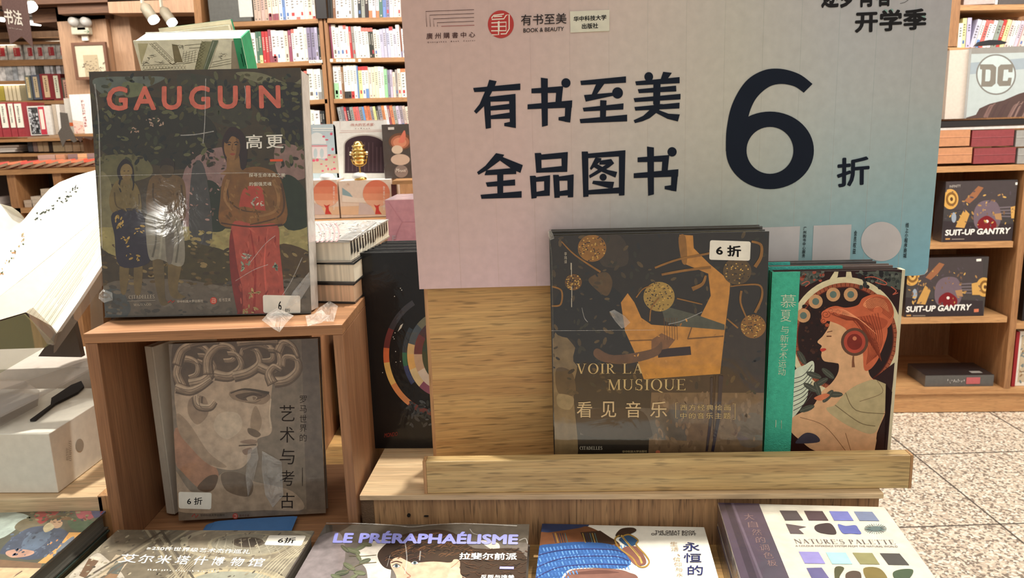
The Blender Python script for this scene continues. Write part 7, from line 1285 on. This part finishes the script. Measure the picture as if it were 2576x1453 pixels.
# ancient headdress book
ez, ef, ew2 = flat('ancient_book', (1364, 1316), (1772, 1326), .956, -6, .30, .0300, 'flat white book with a blue woven headdress and gold cobra', (228, 223, 208), (54, 76, 120), page=(216, 206, 190), mat='satin')
P = Print(ef, 2.477, 1300, 1120, (0, ew2, 0, .30), y=-.0004)
A(P, [('s', (56, 70, 104), [(140, 440), (430, 460), (446, 500), (380, 520), (140, 545)]), ('s', (130, 84, 58), [(140, 545), (210, 540), (380, 515), (446, 505), (560, 560), (640, 610), (600, 640), (300, 640), (130, 640)]), ('p', (70, 52, 44), [(395, 540), (520, 530), (640, 610), (560, 620), (430, 610)]),
 ('s', (58, 98, 158), [(120, 640), (250, 610), (420, 600), (600, 620), (700, 690), (705, 740), (640, 765), (400, 760), (300, 790), (240, 900), (60, 1000), (100, 800)]), ('s', (134, 96, 84), [(310, 800), (450, 765), (620, 770), (700, 790), (760, 830), (780, 1000), (300, 1000)]), ('s', (104, 72, 64), [(330, 800), (500, 775), (640, 790), (500, 800)])])
for x in (225, 240, 255, 270, 285, 300, 410, 425, 440, 455, 470, 485): P.line(tune(random.choice(((180, 150, 80), (50, 60, 76), (84, 120, 120)))), [(x, 545), (x+18, 606)], 5)
for r_ in range(9):
    for c_ in range(30):
        x = 120+c_*22+(r_ % 2)*8; y = 640+r_*32-(c_*1.8)+max(0, (c_-16))*3
        if 615 < y < 765+max(0, 12-c_)*22 and x < 705-abs(y-720)*.25: P.line(tune(random.choice(((110, 158, 214), (90, 140, 200), (74, 116, 180)))), [(x, y), (x+9, y+22)], (9, 6))
for pts in ([(110, 690), (300, 650), (600, 650), (700, 690)], [(120, 760), (300, 700), (600, 690), (700, 720)], [(110, 830), (260, 760), (500, 740), (690, 745)]): P.line(tune((60, 60, 110)), pts, 5, 1)
A(P, [('s', (70, 54, 46), [(615, 560), (650, 520), (720, 512), (745, 530), (700, 555), (640, 570)]), ('s', (50, 90, 128), [(640, 580), (700, 555), (750, 580), (745, 610), (700, 630), (650, 600)]), ('s', (142, 96, 84), [(660, 640), (745, 630), (800, 700), (800, 740), (740, 745), (690, 690)]), ('l', (176, 140, 70), [(640, 560), (612, 585), (640, 640), (720, 700), (755, 750), (800, 755), (825, 725), (800, 680), (745, 620), (755, 590), (700, 556), (650, 570)], 9, 1), ('l', (214, 180, 100), [(650, 560), (700, 620), (760, 690), (780, 735)], (10, 12), 1), ('l', (96, 70, 50), [(655, 566), (704, 622), (765, 692)], 3, 1)])
P.build('cover_picture', 'cover', ez)
lettering(ez, P, 'THE GREAT BOOK', ((862, 546), (1112, 545), (1112, 531), (862, 530)), (70, 66, 66), y=-.0024, bold=.02, name='title_lettering', csp=1.1); lettering(ez, P, 'OF ANCIENT EGYPT', ((838, 560), (1118, 562), (1118, 548), (838, 546)), (70, 66, 66), y=-.0024, bold=.02, name='title_lettering', csp=1.1)
for s_, q in (('永', ((1034, 658), (1140, 604))), ('恒', ((1040, 730), (1150, 672))), ('的', ((1064, 808), (1160, 748))), ('埃', ((1080, 885), (1178, 828)))): lettering(ez, P, s_, q, (38, 44, 92), y=-.0024, bold=.006, name='title_lettering')
for i, s_ in enumerate('生活、信仰与永'): 
    if s_ != '、': lettering(ez, P, s_, ((956+i*6, 626+i*32), (1002+i*6, 600+i*32)), (166, 140, 110), y=-.0024, name='subtitle_lettering')
lettering(ez, P, '、', ((1000, 690), (1018, 676)), (166, 140, 110), y=-.0024, name='subtitle_lettering')
# colour swatch book and the one beneath
nz, nf, nw = flat('swatch_book', (1807, 1267), (2222, 1271), .986, -7, .30, .03, 'flat cream book with rows of colour swatches and dark purple spine', (204, 197, 180), (66, 54, 66), page=(206, 200, 186), mat='wrapc')
under(nf, nw, .30, .0306, 'dark purple book beneath the colour swatch book', (56, 46, 56), dx=-.001)
P = Print(nf, 2.477, 1300, 1120, (0, nw, 0, .30), y=-.0004)
P.poly((74, 60, 74), [(1200, 350), (1508, 360), (1700, 830), (1760, 980), (1200, 980)]); P.poly((54, 42, 54), [(1290, 350), (1330, 352), (1500, 830), (1560, 980), (1500, 980)]); P.poly((96, 82, 96), [(1335, 355), (1350, 355), (1540, 840), (1600, 980), (1580, 980)])
sw = [((1638, 404), (1744, 406), (1785, 465), (1672, 466), (62, 56, 60)), ((1790, 406), (1905, 408), (1943, 467), (1820, 466), (62, 48, 56)), ((1946, 408), (2062, 410), (2100, 468), (1978, 467), (92, 96, 150)), ((2100, 410), (2215, 412), (2260, 470), (2136, 468), (96, 106, 130)),
      ((1757, 660), (1880, 662), (1923, 735), (1795, 734), (122, 116, 166)), ((1925, 664), (2050, 666), (2092, 738), (1965, 737), (136, 176, 172)), ((2092, 667), (2215, 669), (2262, 740), (2140, 738), (120, 116, 80)), ((2262, 670), (2385, 672), (2446, 744), (2316, 742), (66, 64, 60))]
for a, b, c_, d_, c in sw: P.poly(tune(c, 1.3), [a, b, c_, d_])
A(P, [('p', (100, 88, 92), [(1675, 486), (1805, 506), (1755, 518), (1790, 550), (1705, 548)]), ('s', (66, 56, 62), [(1858, 500), (1900, 486), (1960, 488), (1990, 550), (1900, 545), (1860, 525)]), ('s', (100, 110, 180), [(2000, 490), (2050, 500), (2110, 496), (2130, 520), (2145, 550), (2080, 548), (2030, 545)])])
for i in range(26): a = i*.24; P.line(tune((110, 140, 140) if i % 3 else (80, 90, 100)), [(2235, 518), (2235+70*math.cos(a), 518+32*math.sin(a))], 3)
A(P, [('e', (100, 120, 120), (2235, 518, 32, 16, 16)), ('p', (110, 104, 150), [(1805, 762), (1900, 760), (1950, 830), (1840, 830)]), ('s', (84, 86, 60), [(1980, 765), (2040, 762), (2010, 830), (2070, 900), (2000, 900)]), ('s', (90, 76, 66), [(2050, 800), (2090, 780), (2140, 790), (2140, 840), (2060, 840)]), ('s', (136, 120, 70), [(2160, 766), (2260, 765), (2310, 840), (2200, 850)]), ('s', (80, 96, 72), [(2345, 790), (2400, 770), (2470, 775), (2440, 830), (2360, 830)])])
P.build('cover_picture', 'wrapc', nz)
lettering(nz, P, "NATURE'S PALETTE", ((1738, 610), (2362, 615), (2345, 588), (1722, 582)), (96, 86, 84), y=-.0024, serif=True, name='title_lettering')
lettering(nz, P, 'A COLOUR REFERENCE SYSTEM FROM THE NATURAL WORLD', ((1738, 629), (2375, 634), (2370, 623), (1734, 619)), (110, 98, 94), y=-.0024, bold=.01, name='subtitle_lettering')
for i, s_ in enumerate('大自然的调色板'):
    x, y = 1420+i*24, 425+i*48; lettering(nz, P, s_, ((x, y+38), (x+62, y+38), (x+50, y), (x-6, y)), (124, 100, 96), y=-.0024, name='spine_lettering', bold=-.003)

TG[:] = [1.22, .022]
# ================================================================== LEFT SIDE: WHITE CARTON, OPEN BOOK ON CLEAR STAND
WA, WB = Vector((-.5964, .9435, 1.0035)), Vector((-.5921, 1.0549, 1.0035)); WL = Vector((-.82, .9590, 1.0035)); WC = WL+(WB-WA)*1.6; WB = WA+(WB-WA)*1.6
hh = .0815; wc = bpy.data.objects.new('white_carton', None); COL.objects.link(wc); wc.matrix_world = Matrix.Translation(WA); tag(wc, 'white cardboard carton with small grey publisher mark on the left timber shelf', 'box')
WF = Fr(WA); mb = MB(); q4 = [WL-WA, WA-WA, WB-WA, WC-WA]
mb.v = [tuple(v) for v in q4]+[tuple(v+Vector((0, 0, hh))) for v in q4]; mb.f = [(0, 1, 5, 4), (1, 2, 6, 5), (2, 3, 7, 6), (3, 0, 4, 7), (4, 5, 6, 7), (3, 2, 1, 0)]; mb.c = [(232, 226, 210)]*6; mb.build('carton', 'satin', wc, WF, bevel=.001)
ang = math.degrees(math.atan2((WB-WA).y, (WB-WA).x)); SFc = Fr(WA, ang)
P = Print(SFc, 1.38, 0, 400, y=-.0006, dy=1e-6); P.poly((168, 158, 142), ell(277, 992, 14, 22, 20)); P.build('round_mark', 'ink', wc)
lettering(wc, P, 'CITADELLES', ((247, 1048), (247, 978), (238, 976), (238, 1046)), (120, 110, 100), y=-.001, serif=True, name='publisher_lettering'); lettering(wc, P, 'MAZENOD', ((236, 1046), (236, 1004), (228, 1002), (228, 1044)), (120, 110, 100), y=-.001, serif=True, name='publisher_lettering')
fl_ = Fr((-.70, .97, 1.0035+hh+.0006), 12); t = thing('black_ribbon', fl_, 'flat black strap lying on top of the white carton', 'strap'); zt2 = 1.0035+hh+.0012
def flatpoly(name, mat, parent, z, px, col, t=.001, lift=0):
    pts = [atZ(x, y, z) for x, y in px]; o = MB(); b0 = pts[0]; n = len(pts)
    o.v = [tuple(p) for p in pts]+[(p.x, p.y, p.z+t) for p in pts]; o.f = []
    for tr in tessellate_polygon([[Vector((p.x, p.y, 0)) for p in pts]]): o.f += [tuple(tr), tuple(n+i for i in reversed(tr))]
    o.f += [(i, (i+1) % n, n+(i+1) % n, n+i) for i in range(n)]; o.c = [col]*len(o.f); ob = o.build(name, mat, None)
    if parent is not None: ob.parent = parent; ob.matrix_parent_inverse = parent.matrix_world.inverted()
    return ob
bpy.context.view_layer.update()
flatpoly('strap', 'matte', t, zt2, [(76, 1060), (128, 1022), (130, 1005), (180, 972), (205, 962), (212, 975), (196, 990), (140, 1018), (90, 1058)], (44, 40, 38), .003)
t.location.z -= 0
g2 = bpy.data.objects.new('grey_folder', None); COL.objects.link(g2); g2.location = atZ(60, 1010, zt2); tag(g2, 'thin grey plastic sheet lying across the white carton at far left', 'sheet'); bpy.context.view_layer.update()
flatpoly('sheet', 'acrylic', g2, zt2+.004, [(-60, 1085), (0, 1072), (95, 1020), (100, 985), (60, 960), (-60, 960)], (150, 138, 128), .002)
# open book
def quadmesh(name, mat, parent, faces, smooth=False):
    mb = MB()
    for pts, col in faces: mb.face([tuple(atY(x, y, Y)) for x, y, Y in pts], col)
    o = mb.build(name, mat, None, smooth=smooth)
    if parent is not None: o.parent = parent; o.matrix_parent_inverse = parent.matrix_world.inverted()
    return o
ob = bpy.data.objects.new('open_book', None); COL.objects.link(ob); ob.location = atY(130, 830, 1.06); tag(ob, 'thick open book with bright white pages on a clear stand at far left', 'book'); bpy.context.view_layer.update()
def pl3(a, b, c):
    a, b, c = (atY(*q) if isinstance(q, tuple) and not isinstance(q, Vector) else q for q in (a, b, c)); n = (b-a).cross(c-a)
    def f(px, py):
        r = _F + _RT*((px-IW/2)/FPX) - _UP*((py-IH/2)/FPX); return CAM + r*((a-CAM).dot(n)/r.dot(n))
    return f
def solid(name, mat, parent, front, dvec, col, side=None):
    """closed block: outline of photo points with depths, pushed back along dvec"""
    p = [q if isinstance(q, Vector) else atY(*q) for q in front]; d = Vector(dvec); n = len(p); mb = MB(); mb.v = [tuple(v) for v in p]+[tuple(v+d) for v in p]
    nrm = Vector((0, -1, 0)); 
    for tr in tessellate_polygon([[Vector((v.x, v.z, 0)) for v in p]]): mb.f += [tuple(tr), tuple(n+i for i in reversed(tr))]; mb.c += [col, col]
    for i in range(n): mb.f.append((i, (i+1) % n, n+(i+1) % n, n+i)); mb.c.append(side or col)
    o = mb.build(name, mat, None); o.parent = parent; o.matrix_parent_inverse = parent.matrix_world.inverted(); return o
cream = (250, 246, 232)
solid('left_page', 'satin', ob, [(-90, 500, 1.12), (0, 512, 1.15), (30, 520, 1.16), (48, 533, 1.17), (60, 552, 1.18), (0, 620, 1.1), (-90, 700, 1.02)], (0, .01, -.01), cream)
RP = pl3((0, 745, 1.0), (245, 426, 1.24), (60, 552, 1.14)); ra, rb_2 = RP(-20, 760), RP(300, 500)
BP = pl3(ra, rb_2, (130, 821, .985))
solid('right_page', 'satin', ob, [RP(*q) for q in ((-90, 808), (-20, 760), (60, 697), (130, 640), (200, 582), (300, 500), (300, 405), (245, 426), (190, 442), (150, 458), (126, 474), (106, 495), (60, 552), (-90, 700))], (0, .01, -.01), cream)
solid('page_block', 'satin', ob, [BP(*q) for q in ((-90, 812), (-20, 761), (60, 698), (130, 641), (200, 583), (300, 501), (300, 560), (253, 640), (190, 735), (130, 820), (95, 800), (65, 785), (-90, 830))], (0, .02, .0), (238, 224, 192))
solid('hard_cover', 'satin', ob, [BP(*q) for q in ((130, 821), (190, 736), (253, 641), (300, 561), (300, 600), (256, 668), (196, 760), (142, 838))], (0, .012, 0), (244, 240, 228))
mb = MB()
for i in range(15):
    f_ = .12+i*.06+random.uniform(-.015, .015)
    a, b = (65+(130-65)*f_, 785+(820-785)*f_, .9735), (275, 517+(600-517)*f_, 1.125); k_ = random.uniform(.0, .25); a = tuple(a[q]*(1-k_*(i % 3 == 1))+b[q]*k_*(i % 3 == 1) for q in range(3))
    aa, bb = atY(*a), atY(*b); mb.face([tuple(aa), tuple(bb), tuple(bb+Vector((0, 0, .0004))), tuple(aa+Vector((0, 0, random.choice((.0004, .0007)))))], random.choice(((206, 190, 150), (222, 206, 170), (190, 172, 132))))
o = mb.build('page_gap', 'matte', None); o.parent = ob; o.matrix_parent_inverse = ob.matrix_world.inverted()
mb = MB(); rnd = random.Random(3)
for i in range(36):
    f_ = rnd.random(); x = 82+110*f_+rnd.gauss(0, 6); y = 556-84*f_+rnd.gauss(0, 5); s = rnd.uniform(3, 9); up_ = Vector((0, -.0008, .0004))
    mb.face([tuple(RP(x, y)+up_), tuple(RP(x+s, y-rnd.uniform(-1, 4))+up_), tuple(RP(x+s*.8, y+2.5)+up_)], (60, 66, 54))
for i in range(30):
    f_ = rnd.random(); x = 0+62*f_+rnd.gauss(0, 3); y = 690-95*f_+rnd.gauss(0, 7); s = rnd.uniform(3, 8); up_ = Vector((0, -.0008, .0004))
    mb.face([tuple(RP(x, y)+up_), tuple(RP(x+s, y-rnd.uniform(-1, 5))+up_), tuple(RP(x+s*.8, y+3)+up_)], rnd.choice(((190, 140, 100), (90, 96, 60), (170, 150, 110))))
mb.face([tuple(RP(188, 472)+up_), tuple(RP(193, 463)+up_), tuple(RP(190, 478)+up_)], (50, 50, 50))
o = mb.build('page_drawing', 'ink', None); o.parent = ob; o.matrix_parent_inverse = ob.matrix_world.inverted()
cs_ = bpy.data.objects.new('clear_stand', None); COL.objects.link(cs_); cs_.location = atY(130, 880, 1.0); tag(cs_, 'clear acrylic lectern holding up the open book at far left', 'stand'); bpy.context.view_layer.update()
solid('front_plate', 'acrylic', cs_, [(-90, 835, .965), (60, 790, .968), (132, 862, .97), (0, 938, .962), (-90, 985, .96)], (0, .003, 0), (150, 146, 96))
solid('lip', 'acrylic', cs_, [(66, 784, .960), (76, 776, .96), (140, 840, .965), (133, 868, .965), (118, 864, .962)], (0, .006, 0), (160, 146, 130))
solid('back_plate', 'acrylic', cs_, [(136, 850, .99), (256, 680, 1.11), (258, 715, 1.11), (135, 888, .99)], (0, .004, 0), (190, 180, 166))
solid('dark_support', 'satin', cs_, [(96, 896, 1.06), (165, 800, 1.08), (186, 812, 1.08), (205, 898, 1.06)], (0, .01, 0), (84, 72, 62))
solid('base_plate', 'acrylic', cs_, [(-90, 1035, .985), (0, 985, 1.0), (235, 905, 1.08), (240, 925, 1.07), (100, 1000, 1.0), (0, 1050, .97)], (0, 0, .003), (190, 180, 170))
solid('side_plate', 'acrylic', cs_, [(225, 730, 1.12), (252, 690, 1.12), (262, 900, 1.12), (232, 905, 1.12)], (0, .003, 0), (200, 190, 176))
tb_ = Fr((-.70, 1.16, 1.0037)); gb = tag(MB().box(-.25, .115, 0, .12, 0, .105, (206, 196, 184)).build('pale_carton', 'satin', None, tb_, bevel=.001), 'pale grey carton standing behind the clear stand at far left', 'box')
tb_ = Fr((-.62, 1.30, 1.0037), 4); gb = tag(MB().box(.02, .075, 0, .1, 0, .17, (196, 160, 120)).build('tan_box', 'leather', None, tb_, bevel=.001), 'slim tan box standing behind the clear stand by the cube', 'box')
